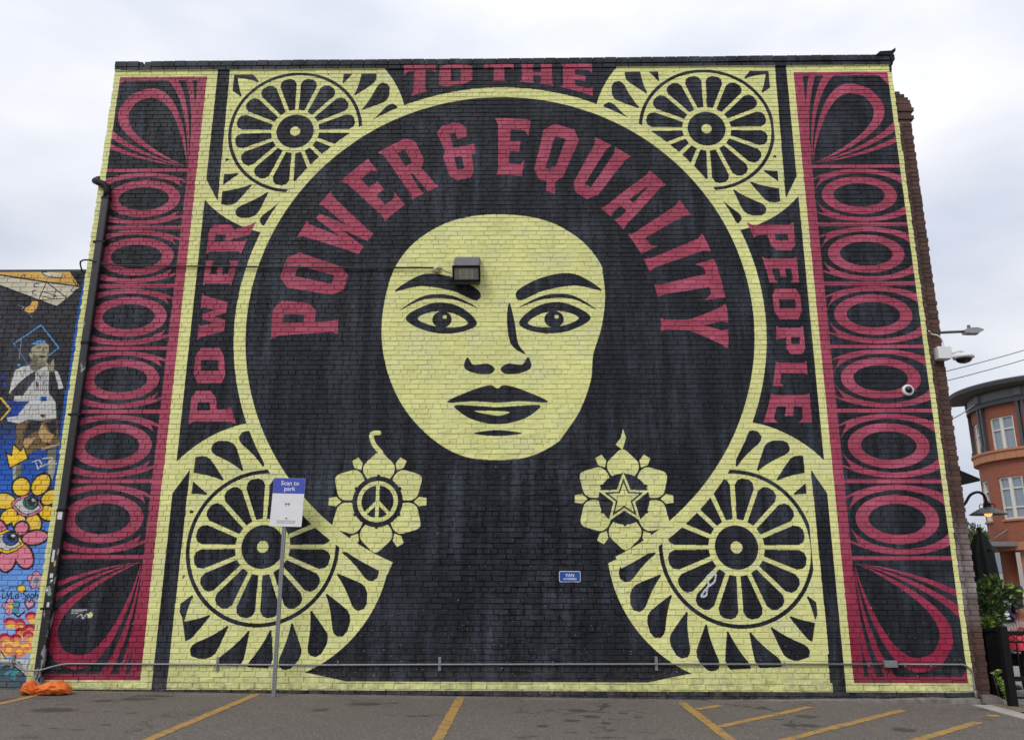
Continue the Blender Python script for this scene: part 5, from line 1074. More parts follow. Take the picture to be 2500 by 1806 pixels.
# broken concrete footing under the right half of the painted wall
V = MB(); xs = [2.2 + i * .2 for i in range(21)]
for a, b in zip(xs[:-1], xs[1:]):
    h0 = 0.035 + .02 * noise.noise(Vector((a * 2.1, 0, 0))) + .045 * (a - 2.2) / 4
    h1 = 0.035 + .02 * noise.noise(Vector((b * 2.1, 0, 0))) + .045 * (b - 2.2) / 4
    y0, y1 = (-.05 - .03 * noise.noise(Vector((q * 3, 5, 0))) for q in (a, b))
    V.add([(a, .0, -.2), (b, .0, -.2), (b, y1 - .03, -.2), (a, y0 - .03, -.2), (a, .0, h0), (b, .0, h1), (b, y1, h1 - .02), (a, y0, h0 - .02)], [(4, 7, 6, 5), (3, 2, 6, 7), (0, 3, 7, 4), (1, 5, 6, 2)])
V.build('footing', M_CONC2, big)

rs = random.Random(9)
small = empty('neighbour_building', (-8.2, 0.03, 0.0), 'low painted brick building with flowers and a painted figure, left of the tall wall', 'building')
sw = brick_wall(small, 'wall', (-9.6, XL - .012, 0.03, 10.0, -0.3, 6.36), courses(-9.6, XL - .010, 0.0, 83, rs), M_SMALL, lambda x, z: 0.15, rs, y_off=0.03)
MB().box(-9.6, XL - .02, 0.035, 10.0, 6.361, 6.40).build('parapet_cap', M_ROOF, small)

# ------------------------------------------------------------------ ground
def gz(x): return 0.060 - 0.0095 * max(-40.0, min(6.3, x))
def sheet(name, poly, dz, mat, parent=None, sub=None):
    me = MB().add([(x, y, gz(x) + dz) for x, y in poly], [tuple(range(len(poly)))]).mesh(name, mat)
    o = put(name, me, parent)
    return o
lot = MB()
nx = 24
for i in range(nx):
    a, b = -30 + i * 36.05 / nx, -30 + (i + 1) * 36.05 / nx
    n = len(lot.v)
    lot.add([(a, -40, gz(a)), (b, -40, gz(b)), (b, 0.05, gz(b)), (a, 0.05, gz(a))], [(0, 1, 2, 3)])
lot = lot.build('parking_lot', M_ASPH, None, fix=False); tag(lot, kind='structure')
def quadline(p, q, w):
    p, q = Vector(p), Vector(q); d = (q - p).normalized(); nn = Vector((-d.y, d.x)) * w / 2
    return [tuple(p + nn), tuple(p - nn), tuple(q - nn), tuple(q + nn)]
def ragged(p, q, w):
    p, q = Vector(p), Vector(q); d = (q - p); ln = d.length; d.normalize(); nn = Vector((-d.y, d.x))
    n = max(3, int(ln / .06)); l, r = [], []
    for i in range(n + 1):
        c = p + d * ln * i / n
        e = .012 if 0 < i < n else .02
        l.append(tuple(c + nn * (w / 2 + rb.uniform(-e, e * .5)) + d * rb.uniform(-.008, .008))); r.append(tuple(c - nn * (w / 2 + rb.uniform(-e, e * .5)) + d * rb.uniform(-.008, .008)))
    return l + r[::-1]
def line(p, q, w, cut=None):
    o = sheet('bay_line', (cut or ragged(p, q, w)), 0.004, M_YLINE, lot)
    bm = bmesh.new(); bm.from_mesh(o.data); bmesh.ops.recalc_face_normals(bm, faces=bm.faces[:])
    if bm.faces[:][0].normal.z < 0: bmesh.ops.reverse_faces(bm, faces=bm.faces[:])
    bm.to_mesh(o.data); bm.free()
for x in (-6.50, -3.68, -0.87): line((x, -0.06), (x, -5.6), 0.125)
line((2.10, -0.34), (2.10, -5.6), 0.125)
for (a, b) in (((2.17, -.92), (2.56, -.56)), ((2.17, -2.18), (3.74, -.56)), ((2.17, -3.42), (4.84, -.74)), ((2.6, -4.2), (5.34, -1.60)), ((3.7, -4.6), (5.86, -2.5))):
    line(a, b, 0.125)
sheet('bay_line', [(5.74, -1.02), (5.88, -1.03), (5.82, -1.2), (5.68, -1.18)], 0.005, M_YLINE, lot)

kerb = MB().box(6.02, 6.27, -30, -0.19, -0.25, 0.012, 0.006).build('kerb_strip', M_CONC); tag(kerb, kind='structure')
verge = MB()
for i in range(12):
    for j in range(8):
        X = lambda k: 6.271 + k * .04
        Y = lambda k: -.75 + k * .14
        h = lambda k, l: 0.0 + .018 * noise.noise(Vector((X(k) * 9, Y(l) * 9, 1)))
        verge.add([(X(i), Y(j), h(i, j)), (X(i + 1), Y(j), h(i + 1, j)), (X(i + 1), Y(j + 1), h(i + 1, j + 1)), (X(i), Y(j + 1), h(i, j + 1))], [(0, 1, 2, 3)], True)
verge = verge.build('dirt_verge', M_DIRT, None, fix=False); tag(verge, kind='structure')
pave = MB()
for j in range(-18, 30):
    for i in range(2):
        if j < 0 and i == 0: continue
        pave.box((6.56, 8.3)[i], (8.295, 10.2)[i], j * 1.5 + .004 - .08, (j + 1) * 1.5 - .004 - .08, -.2, 0.022, .005)
pave = pave.build('pavement', M_CONC); tag(pave, kind='structure')
strip = MB().add([(6.272, -30, -.015), (8.3, -30, -.015), (8.3, -.09, -.015), (6.272, -.09, -.015)], [(0, 1, 2, 3)]).build('asphalt_apron', M_ASPH); tag(strip, kind='structure')
pk = MB().box(10.2, 10.38, -30, 60, -.3, .02, .01).build('street_kerb', M_CONC); tag(pk, kind='structure')
street = MB().add([(10.38, -60, -.12), (20.5, -60, -.12), (20.5, 200, -.12), (10.38, 200, -.12)], [(0, 1, 2, 3)]).build('street', M_ASPH); tag(street, kind='structure')
far_walk = MB().box(20.5, 24.0, -60, 120, -.4, 0.03, .01).build('far_pavement', M_CONC); tag(far_walk, kind='structure')
ground = MB().add([(-1500, -1500, -.16), (1500, -1500, -.16), (1500, 1500, -.16), (-1500, 1500, -.16)], [(0, 1, 2, 3)]).build('ground', M_ASPH); tag(ground, kind='structure')

# loose grit, flakes of paint and dead leaves swept along the foot of the wall
rg = random.Random(21); gm = MB()
for i in range(900):
    x = rg.uniform(-8.6, 6.1); y = -abs(rg.gauss(0, .12)) - .03; q = rg.uniform(.004, .013) * (1.6 if rg.random() < .06 else 1)
    z = gz(x) + q * .25; v = [(x + rg.uniform(-1, 1) * q, y + rg.uniform(-1, 1) * q, z + rg.uniform(-.3, 1) * q) for _ in range(5)]
    gm.add(v, [(0, 1, 2), (0, 2, 3), (0, 3, 1), (4, 1, 2), (4, 2, 3), (4, 3, 1)])
grit = gm.build('grit', M_CONC2); tag(grit, 'loose grit and flakes lying along the foot of the painted wall', 'grit', kind='stuff')
# ------------------------------------------------------------------ things on and before the wall
def peeled_pipe():
    t = NT('peeling_black_pipe_paint')
    sp = t.n('ShaderNodeSeparateXYZ'); t.l(t.pos(), sp.inputs[0])
    low = t.rng(sp.outputs['Z'], 0.2, 2.2, 0.10, -0.12)
    n = t.noise(t.mapped((1, 1, 0.35), (0, 0, 3.3)), 13.0, 4, 0.6)
    peel = t.rng(t.math('ADD', n, low), 0.575, 0.59, 0, 1)
    c = t.mix(peel, (0.014, 0.014, 0.016), t.mix(t.noise(t.mapped((1, 1, 1)), 40, 3), (0.16, 0.17, 0.18), (0.36, 0.37, 0.38)))
    t.set(Base_Color=c, Roughness=t.rng(peel, 0, 1, 0.36, 0.6), Metallic=t.math('MULTIPLY', peel, 0.3))
    t.bump(t.math('SUBTRACT', 1.0, peel), 0.3, 0.002)
    return t.m
M_PIPE = peeled_pipe()

ds = empty('downpipe', (-6.755, -0.07, 0.1), 'black rainwater downpipe with paint peeling at its foot, left edge of the tall wall', 'downpipe')
pb = MB()
def rrect(cx, cy, w, d, r=.018):
    pts = []
    for (sx, sy, a0) in ((1, 1, 0), (-1, 1, 90), (-1, -1, 180), (1, -1, 270)):
        for k in range(4):
            a = R(a0 + 30 * k)
            pts.append((cx + sx * (w / 2 - r) + r * math.cos(a), cy + sy * (d / 2 - r) + r * math.sin(a)))
    return pts
for z0, z1, dw in ((0.11, 2.6, .006), (2.58, 5.15, 0), (5.13, 7.62, .006)):
    pb.prism(rrect(-6.755, -.068, .118 + dw, .092 + dw), 'z', z0, z1)
pb.build('pipe', M_PIPE, ds)
MB().tube([(-6.755, -.07, 7.60), (-6.755, -.07, 7.70), (-6.775, -.07, 7.78), (-6.845, -.065, 7.84), (-6.925, -.05, 7.88), (-7.01, -.01, 7.93), (-7.01, .06, 7.99), (-6.925, .14, 8.06), (-6.93, .2, 8.12)], [.056, .056, .058, .056, .056, .058, .056, .054, .05], 12).build('elbow', M_BLACKMETAL, ds)
for z in (2.59, 5.14, 7.58): MB().prism(rrect(-6.755, -.068, .136, .108), 'z', z - .02, z + .02).build('collar', M_BLACKMETAL, ds)
for z in (1.2, 4.0, 6.8):
    MB().box(-6.850, -6.660, -.118, -.112, z, z + .03).box(-6.850, -6.844, -.112, 0, z, z + .03).box(-6.666, -6.660, -.112, 0, z, z + .03).build('strap', M_BLACKMETAL, ds)
M_STKW = simple('white_sticker', (0.62, 0.62, 0.60), 0.6, var=.25, scale=60)
M_STKG = simple('green_sticker', (0.20, 0.34, 0.27), 0.6, var=.2, scale=60)
M_STKO = simple('ochre_sticker', (0.40, 0.27, 0.10), 0.6, var=.3, scale=60)
def disc_sticker(x, z, r, m):
    pts = [(x + r * math.cos(2 * math.pi * i / 14), z + r * math.sin(2 * math.pi * i / 14)) for i in range(14)]
    MB().prism(pts, 'y', -.1195, -.1175).build('sticker', m, ds)
def box_sticker(x0, x1, z0, z1, m): MB().box(x0, x1, -.1195, -.1175, z0, z1).build('sticker', m, ds)
box_sticker(-6.790, -6.720, 2.46, 2.57, M_STKW); box_sticker(-6.785, -6.750, 1.86, 2.03, M_STKW); disc_sticker(-6.745, 1.42, .03, M_STKG); disc_sticker(-6.785, 1.47, .018, M_STKW)
box_sticker(-6.745, -6.715, 1.80, 1.88, M_STKO); box_sticker(-6.775, -6.730, 1.64, 1.70, M_STKW); disc_sticker(-6.740, 1.60, .018, M_STKW); box_sticker(-6.760, -6.725, 1.24, 1.30, M_STKW)

# electrical conduit along the foot of the wall
cd = empty('conduit', (-0.4, -0.03, 0.48), 'thin galvanised electrical conduit running along the foot of the painted wall', 'conduit')
pth = [(-9.5, -.005, .485), (-7.30, -.005, .49), (-7.14, -.02, .485), (-7.02, -.08, .43), (-6.92, -.145, .40), (-6.72, -.145, .40), (-6.58, -.09, .44), (-6.44, -.035, .47), (-6.3, -.03, .475)]
def smooth3(pts, n=6):
    out = []
    m = len(pts)
    for i in range(m - 1):
        g = lambda k: pts[min(max(k, 0), m - 1)]
        p0, p1, p2, p3 = map(Vector, (g(i - 1), g(i), g(i + 1), g(i + 2)))
        for j in range(n):
            t = j / n
            out.append(0.5 * (2 * p1 + (p2 - p0) * t + (2 * p0 - 5 * p1 + 4 * p2 - p3) * t * t + (3 * p1 - p0 - 3 * p2 + p3) * t ** 3))
    out.append(Vector(pts[-1]))
    return out
MB().tube(smooth3(pth, 4) + [Vector((-4.3, -.03, .472)), Vector((-3.0, -.03, .468)), Vector((-1.2, -.03, .482)), Vector((1.8, -.03, .497)), Vector((4.96, -.03, .505))], .0125, 10).build('pipe', M_GALV, cd)
bend = [(6.02 + .145 * math.sin(a), -.03, .36 + .145 * math.cos(a)) for a in (R(0 + 10 * k) for k in range(10))]
MB().tube([(5.13, -.03, .505)] + bend + [(6.165, -.03, .2), (6.165, -.035, .15)], .0125, 10).build('pipe_end', M_GALV, cd)
MB().tube([(6.165, -.035, .17), (6.165, -.035, .145), (6.165, -.035, .0)], [.022, .022, .018], 10).build('sleeve', M_GALV, cd)
MB().box(4.955, 5.135, -.075, -.008, .463, .555, .006).build('junction_box', M_GALV, cd)
MB().box(4.963, 5.127, -.079, -.0752, .471, .547, .001).build('box_cover', M_GALV, cd)
for x, y, z in ((-7.20, .022, .49), (-4.29, -.008, .472), (-1.18, -.008, .482), (1.83, -.008, .497)):
    b = MB().box(x - .02, x + .02, y - .022, y, z - .085, z + .10, .002).box(x - .006, x + .006, y - .024, y - .0222, z + .03, z + .085).box(x - .006, x + .006, y - .024, y - .0222, z - .075, z - .03)
    br = b.build('strut_bracket', M_GALV, cd)
    MB().box(x - .009, x + .009, y - .042, y - .0245, z - .022, z + .022, .003).build('clamp', M_GALV, br)
for x in (-5.6, -2.6, .4, 3.6, 4.75, 5.25, 5.6):
    MB().box(x - .007, x + .007, -.046, -.004, .472, .527, .003).build('strap', M_GALV, cd)

# black cable across the wall to the wall-pack light
cb = empty('supply_cable', (-4.0, -.05, 6.4), 'thin black cable strung level across the wall from the downpipe to the light', 'cable')
MB().tube(smooth3([(-7.03, .02, 6.36), (-7.01, -.10, 6.45), (-6.94, -.16, 6.475), (-6.84, -.165, 6.475), (-6.72, -.10, 6.46), (-6.5, -.05, 6.435), (-5.5, -.04, 6.42)], 5) + [Vector((-4.0, -.04, 6.400)), Vector((-2.6, -.04, 6.378)), Vector((-1.40, -.05, 6.372))], .013, 8).build('cable', M_WIRE, cb)
M_CREAM = simple('painted_porcelain', (0.56, 0.56, 0.30), 0.5, var=.1)
ins = MB().lathe([(0, -.075), (.022, -.075), (.03, -.065), (.062, -.055), (.072, -.03), (.068, -.005), (0, -.004)], (-1.37, 0, 6.365), 16, 'y').build('insulator', M_CREAM, cb)
MB().tube(smooth3([(-1.37, -.07, 6.36), (-1.28, -.10, 6.33), (-1.18, -.12, 6.26), (-1.08, -.13, 6.235), (-1.04, -.12, 6.235)], 4), .006, 6).build('drop_wire', M_WIRE, cb)

def weathered_lamp():
    t = NT('speckled_grey_housing')
    n = t.noise(t.mapped((1, 1, 1)), 60, 3, .6); v = t.noise(t.mapped((1, 1, 1)), 28, 2, .5)
    c = t.mix(t.rng(n, .3, .7, 0, 1), (.085, .082, .105), (.15, .145, .175))
    c = t.mix(t.rng(v, .68, .72, 0, .8), c, (.42, .42, .46))
    t.set(Base_Color=c, Roughness=.65); return t.m
M_LAMPG = weathered_lamp()
lp = empty('wall_pack_light', (-.885, 0, 6.12), 'grey box floodlight with black rim mounted on the forehead of the painted face', 'floodlight')
def tap(zy, x0, x1, inset=0.0): return zy
hs = MB()
prof = [(0.0, 6.55), (-.07, 6.545), (-.10, 6.53), (-.295, 6.315), (-.30, 6.285), (-.19, 6.10), (0.0, 6.10)]
hs.prism([(y, z) for y, z in prof], 'x', -1.085, -.685)
bm = bmesh.new(); me0 = hs.mesh('t', None); bm.from_mesh(me0); bmesh.ops.recalc_face_normals(bm, faces=bm.faces[:]); bmesh.ops.bevel(bm, geom=bm.edges[:], offset=.012, segments=2, affect='EDGES'); h2 = MB().bm(bm); bpy.data.meshes.remove(me0)
h2.build('housing', M_LAMPG, lp)
dv = Vector((0, .11, -.185)).normalized(); nv = Vector((0, -.185, -.11)).normalized()
def on_lens(x, s, d): return Vector((x, -.30, 6.285)) + dv * s + nv * d
def lens_box(mb, x0, x1, s0, s1, d0, d1):
    v = [on_lens(x, s, d) for x in (x0, x1) for s in (s0, s1) for d in (d0, d1)]
    mb.add(v, [(0, 1, 3, 2), (4, 6, 7, 5), (0, 4, 5, 1), (2, 3, 7, 6), (0, 2, 6, 4), (1, 5, 7, 3)])
rim = MB()
for a in ((-1.10, -.67, -.02, .012), (-1.10, -.67, .20, .232)): lens_box(rim, a[0], a[1], a[2], a[3], -.03, .022)
for a in ((-1.10, -1.075), (-.695, -.67)): lens_box(rim, a[0], a[1], .012, .20, -.03, .0215)
rim.build('rim', M_BLACKMETAL, lp)
M_LENS = simple('led_lens', (0.22, 0.215, 0.20), 0.25, var=.12, scale=20)
ln = MB(); lens_box(ln, -1.074, -.696, .013, .199, -.02, .010); ln = ln.build('lens', M_LENS, lp)
pl = MB(); lens_box(pl, -.99, -.78, .03, .185, .0105, .013); pl.build('led_plate', simple('led_plate', (.36, .35, .29), .5), ln)
dots = MB()
for gx in (-.962, -.865):
    for i in range(3):
        for g in (.045, .115):
            for j in range(3): lens_box(dots, gx + i * .024, gx + i * .024 + .010, g + j * .022, g + j * .022 + .010, .0132, .0145)
dd = dots.build('leds', M_BLACKMETAL, ln); dd['kind'] = 'stuff'

# small blue sign screwed to the wall
M_BLUE = simple('sign_blue', srgb(22, 74, 150), .4, var=.06); M_SIGNW = simple('sign_white', (.74, .75, .77), .45, var=.04)
def rr(cx, cz, w, h, r, n=5):
    pts = []
    for (sx, sz, a0) in ((1, 1, 0), (-1, 1, 90), (-1, -1, 180), (1, -1, 270)):
        for k in range(n + 1):
            a = R(a0 + 90 * k / n); pts.append((cx + sx * (w / 2 - r) + r * math.cos(a), cz + sz * (h / 2 - r) + r * math.sin(a)))
    return pts
vs = empty('van_accessible_sign', (.65, -.02, 1.67), 'small blue sign with white rim and lettering fixed low on the black wall', 'sign')
MB().prism(rr(.65, 1.67, .305, .152, .022), 'y', -.0245, -.020).build('plate', M_SIGNW, vs)
MB().prism(rr(.65, 1.67, .289, .136, .016), 'y', -.0262, -.0248).build('field', M_BLUE, vs)
for s, size, dz in (('VAN', .062, .016), ('ACCESSIBLE', .036, -.033)):
    me = text_mesh(s, size, M_SIGNW, bold=.0008); me.transform(Matrix.Translation((.65, -.0275, 1.67 + dz))); put('lettering', me, vs)
for dz in (.058, -.058): MB().lathe([(0, -.030), (.004, -.0295), (.006, -.0266)], (.65, 0, 1.67 + dz), 8, 'y').build('screw', M_GALV, vs)
MB().box(.62, .68, -.0195, -.008, 1.62, 1.72).build('mount', M_GALV, vs)

# white dome camera on the right red band
dc = empty('dome_camera', (5.765, -.01, 4.385), 'white round security camera with dark eye on the right red band', 'security camera')
MB().lathe([(0, -.002), (.086, -.002), (.088, -.022), (.082, -.045), (.068, -.055), (.055, -.056), (.052, -.05)], (5.765, -.006, 4.385), 28, 'y').build('housing', M_WHITEP, dc)
MB().lathe([(.050, -.048), (.047, -.066), (.036, -.083), (.018, -.092), (0, -.094)], (5.768, -.006, 4.388), 22, 'y').build('dome', M_DARKGLASS, dc)
for a in (40, 160, 280): MB().lathe([(0, -.062), (.005, -.06)], (5.765 + .072 * math.cos(R(a)), -.004, 4.385 + .072 * math.sin(R(a))), 8, 'y').build('screw', M_GALV, dc)

# parking sign on a perforated post
ps = empty('parking_sign', (-3.39, -.30, gz(-3.39)), 'white and blue scan to park sign on a perforated steel post', 'sign')
post = MB()
zb, zt = gz(-3.39) - .02, 3.0
post.prism([(-3.415, -.286), (-3.415, -.322), (-3.365, -.322), (-3.365, -.286), (-3.370, -.286), (-3.370, -.317), (-3.410, -.317), (-3.410, -.286)], 'z', zb, zt)
lean = lambda me: me.transform(Matrix.Translation((-3.39, -.3, gz(-3.39))) @ Matrix.Rotation(R(-.5), 4, 'Y') @ Matrix.Translation((3.39, .3, -gz(-3.39))))
def lbuild(mb, name, mat, parent):
    me = mb.mesh(name, mat); bm = bmesh.new(); bm.from_mesh(me); bmesh.ops.recalc_face_normals(bm, faces=bm.faces[:]); bm.to_mesh(me); bm.free(); lean(me); return put(name, me, parent)
po = lbuild(post, 'post', M_GALV, ps)
hol = MB(); z = zb + .06
while z < 2.33:
    hol.prism([(-3.39 + .0055 * math.cos(2 * math.pi * i / 8), z + .0055 * math.sin(2 * math.pi * i / 8)) for i in range(8)], 'y', -.3226, -.3215); z += .0254 * 1.6
h = lbuild(hol, 'holes', simple('hole_shadow', (.01, .01, .01), .9), po); h['kind'] = 'stuff'
tilt = Matrix.Translation((-3.378, -.33, 2.69)) @ Matrix.Rotation(R(1.2), 4, 'Y')
M_PARKB = simple('sign_violet_blue', srgb(62, 78, 178), .45, var=.05)
M_INK = simple('sign_ink', (.03, .03, .035), .6)
def signpart(name, mb, mat):
    me = mb.mesh(name, mat); bm = bmesh.new(); bm.from_mesh(me); bmesh.ops.recalc_face_normals(bm, faces=bm.faces[:]); bm.to_mesh(me); bm.free(); me.transform(tilt); return put(name, me, ps)
signpart('panel', MB().prism(rr(0, 0, .455, .685, .008), 'y', -.004, .0), M_SIGNW)
signpart('header', MB().prism(rr(0, .232, .452, .218, .006), 'y', -.0058, -.0043), M_PARKB)
def signtext(s, size, x, z, m, bold=.0):
    me = text_mesh(s, size, m, bold=bold); me.transform(tilt @ Matrix.Translation((x, -.0068, z))); put('lettering', me, ps)
signtext('Scan to', .088, .012, .268, M_SIGNW, .0009); signtext('park', .088, .012, .188, M_SIGNW, .0009)
signtext('Action required: all drivers must start', .0175, 0, -.262, M_INK); signtext('a parking session by scanning the QR', .0175, 0, -.288, M_INK)
# the two arrows stay; the code round them is left out
for dx in (-.02, .02):
    signpart('arrow_mark', MB().prism([(dx - .004, -.055), (dx + .004, -.055), (dx + .004, -.024), (dx + .017, -.036), (dx + .019, -.028), (dx, -.010), (dx - .019, -.028), (dx - .017, -.036), (dx - .004, -.024)], 'y', -.0058, -.0043), M_INK)
for dz in (.225, -.225): signpart('bolt', MB().lathe([(0, -.014), (.010, -.013), (.012, -.0062)], (.0, 0, dz), 8, 'y'), M_GALV)

# orange weight bag slumped against the wall
def bag():
    bmm = MB(); n, m = 84, 72
    V = []
    for i in range(n + 1):
        u = i / n
        # fat right-hand lobe, pinched knot, ruffled fan on the left
        if u < .30:
            w = .035 + .075 * math.sin(math.pi * min(1, (1 - u / .30) * .62 + .0)); hgt = .045 + .085 * (1 - u / .30) ** .5 * (u / .30 + .35) ; wd = .13
        else:
            q = (u - .30) / .70; hgt = .045 + .145 * (math.sin(math.pi * min(1.0, q * .93 + .03)) ** .55); wd = .05 + .13 * math.sin(math.pi * min(1, q * .95 + .02)) ** .6
        if u < .30: hgt = .05 + .14 * math.sin(math.pi * (u / .30) * .72 + .45) ** 1.4 * (1 - .45 * (u / .3) ** 4); wd = .05 + .10 * math.sin(math.pi * u / .3 * .8 + .3)
        if i in (0, n): hgt *= .35; wd *= .35
        for k in range(m):
            a = 2 * math.pi * k / m
            c, s = math.cos(a), math.sin(a)
            y = math.copysign(abs(c) ** .8, c) * wd
            zz = (s * .5 + .5) ** .85 * hgt
            fold = (abs(math.sin(a * 4.5 + u * 4)) - .6) * .016 + (abs(math.sin(a * 8 - u * 9)) - .6) * .008
            pinch = math.exp(-((u - .33) / .10) ** 2)
            wr = noise.noise(Vector((u * 9, c * 2.2 + s, s * 2.2))) * .022 + fold * (0.35 + 1.9 * pinch)
            near = math.exp(-((u - .33) / .20) ** 2)
            wr += (abs(math.sin(a * 6.0 + 1.3 * math.sin(u * 7))) ** .6 - .62) * .030 * near + (abs(math.sin(a * 2.5 + u * 11.0)) ** .5 - .7) * .014
            V.append((u * .66, y + c * wr, max(0.002, zz + s * wr + .018 * noise.noise(Vector((u * 3.2, 1.3, c))))))
    F = []
    for i in range(n):
        for k in range(m): F.append((i * m + k, i * m + (k + 1) % m, (i + 1) * m + (k + 1) % m, (i + 1) * m + k))
    F += [tuple(range(m)), tuple(n * m + k for k in range(m))]
    bmm.add(V, F, True)
    return bmm
M_ORANGE = simple('orange_cloth', (.74, .16, .025), .8, var=.22, scale=14, bump=.7, bscale=45)
bgm = bag().mesh('weight_bag', M_ORANGE); bgm.transform(Matrix.Rotation(R(2), 4, 'Z'))
bgo = bpy.data.objects.new('weight_bag', bgm); COL.objects.link(bgo); bgo.scale = (.95, .95, .86); bgo.location = (-6.74, -.44, gz(-6.6) + .002)
tag(bgo, 'orange cloth weight bag slumped on the asphalt at the foot of the downpipe', 'bag')
bm = bmesh.new(); bm.from_mesh(bgm); bmesh.ops.recalc_face_normals(bm, faces=bm.faces[:]); bm.to_mesh(bgm); bm.free()
tie = MB().lathe([(.012, -.012), (.055, -.010), (.060, 0), (.055, .010), (.012, .012)], (0, 0, 0), 14, 'x').mesh('tie', M_ORANGE)
child('tie', tie, bgo, base_of(bgo) + Vector((.215, 0, .055)))

gw = MB().tube([(-7.20, .5, 6.36), (-7.13, .3, 6.42), (-6.90, .12, 7.60), (-6.88, .03, 7.90)], .0045, 6).build('guy_wire', M_GREYWIRE)
tag(gw, 'thin grey wire rising from the low roof to the tall wall edge', 'wire')

# ------------------------------------------------------------------ right-hand side: pier fixtures and the street
bc = empty('box_camera', (6.41, .13, 4.98), 'white box with curved arm carrying a dome camera on the brown pier', 'security camera')
MB().box(6.30, 6.50, -.02, .135, 4.885, 5.075, .006).build('junction_box', M_WHITEP, bc)
MB().box(6.5005, 6.512, -.01, .125, 4.895, 5.065, .004).build('side_plate', M_WHITEP, bc)
MB().tube(smooth3([(6.51, .06, 4.985), (6.56, .06, 4.99), (6.64, .06, 5.02), (6.70, .06, 5.02), (6.735, .06, 4.985), (6.74, .06, 4.955)], 4), .022, 12).build('arm', M_WHITEP, bc)
MB().lathe([(0, 4.972), (.10, 4.968), (.148, 4.945), (.152, 4.915), (.146, 4.905), (.11, 4.895)], (6.715, .06, 0), 28).build('shade', M_WHITEP, bc)
MB().lathe([(.115, 4.898), (.11, 4.875), (.085, 4.848), (.045, 4.832), (0, 4.828)], (6.715, .06, 0), 24).build('dome', M_DARKGLASS, bc)
MB().tube(smooth3([(6.225, .02, 5.33), (6.29, .08, 5.30), (6.38, .09, 5.28), (6.44, .09, 5.22), (6.455, .09, 5.12), (6.455, .09, 5.06)], 4), .010, 8).build('flex_conduit', M_WHITEP, bc)

sl = empty('street_lamp', (13.5, 14.0, -.12), 'grey street lamp head on a level arm, seen past the pier against the sky', 'street lamp')
MB().tube([(13.5, 14, -.12), (13.5, 14, 5), (13.5, 14, 9.85)], [.11, .09, .07], 12).build('pole', M_DGREY, sl)
MB().tube([(13.5, 14, 9.62), (14.2, 14, 9.66), (14.72, 14, 9.68)], .045, 10).build('arm', M_DGREY, sl)
hd = MB(); hd.prism([(14.66, 9.60), (14.66, 9.72), (14.78, 9.77), (15.05, 9.79), (15.24, 9.73), (15.27, 9.69), (15.1, 9.60), (14.9, 9.585)], 'y', 13.86, 14.14).build('head', simple('grey_lamp_head', (.27, .28, .29), .5), sl)
MB().lathe([(0, 9.90), (.05, 9.895), (.052, 9.78)], (14.85, 14, 0), 12).build('photocell', M_DGREY, sl)
MB().box(14.8, 15.1, 13.9, 14.1, 9.575, 9.59).build('lens', simple('lamp_lens', (.2, .2, .2), .3), sl)

for i, (a, b) in enumerate((((6.46, 3.0, 5.10), (11.5, 2.2, 6.45)), ((6.46, 3.0, 4.92), (11.5, 2.2, 6.28)), ((6.46, 3.0, 4.24), (22.4, 27.4, 10.2)))):
    pts = []
    for k in range(13):
        t = k / 12; p = Vector(a).lerp(Vector(b), t); p.z -= (.10 if i < 2 else .3) * math.sin(math.pi * t); pts.append(p)
    o = MB().tube(pts, .008 if i < 2 else .02, 6).build('power_line', M_GREYWIRE)
    tag(o, ('upper thin power line crossing the sky right of the pier', 'lower of the two parallel power lines right of the pier', 'short thicker cable running from the pier to the orange turret')[i], 'wire', 'power lines beside the pier')

# gooseneck lamp over the terrace
M_BULB = NT('warm_bulb'); M_BULB.set(Base_Color=(1, .6, .2), Roughness=.4)
M_BULB.b.inputs['Emission Color'].default_value = (1.0, .40, .07, 1); M_BULB.b.inputs['Emission Strength'].default_value = 1.5
M_BULB = M_BULB.m
gl = empty('gooseneck_lamp', (6.5, 1.6, 2.85), 'black gooseneck barn lamp with lit warm bulb on the street front', 'wall lamp')
MB().tube(smooth3([(6.47, 1.6, 2.55), (6.90, 1.6, 2.62), (7.22, 1.6, 2.82), (7.36, 1.6, 2.99), (7.50, 1.6, 3.04), (7.59, 1.6, 2.98), (7.61, 1.6, 2.86)], 5), .022, 10).build('arm', M_BLACKMETAL, gl)
MB().lathe([(0, 2.90), (.028, 2.90), (.032, 2.87), (.055, 2.865), (.058, 2.845), (.048, 2.84), (.048, 2.825), (.062, 2.82), (.062, 2.80), (.05, 2.79)], (7.61, 1.6, 0), 18).build('fitter', M_BLACKMETAL, gl)
for k in range(4):
    a = R(45 + 90 * k); c, s = math.cos(a), math.sin(a)
    MB().tube(smooth3([(7.61 + .05 * c, 1.6 + .05 * s, 2.83), (7.61 + .095 * c, 1.6 + .095 * s, 2.845), (7.61 + .115 * c, 1.6 + .115 * s, 2.82), (7.61 + .11 * c, 1.6 + .11 * s, 2.77)], 3), .007, 6).build('cage_bar', M_BLACKMETAL, gl)
MB().lathe([(.045, 2.80), (.09, 2.785), (.15, 2.755), (.22, 2.715), (.275, 2.68), (.282, 2.672), (.272, 2.674), (.21, 2.705), (.14, 2.742), (.08, 2.77)], (7.61, 1.6, 0), 32).build('shade', M_DGREY, gl)
MB().lathe([(0, 2.745), (.05, 2.735), (.062, 2.70), (.055, 2.665), (.03, 2.645), (0, 2.64)], (7.61, 1.6, 0), 16).build('bulb', M_BULB, gl)
MB().lathe([(0, .0), (.06, .0), (.06, .02), (0, .025)], (6.47, 1.6, 2.55), 16, 'x').build('wall_plate', M_BLACKMETAL, gl)

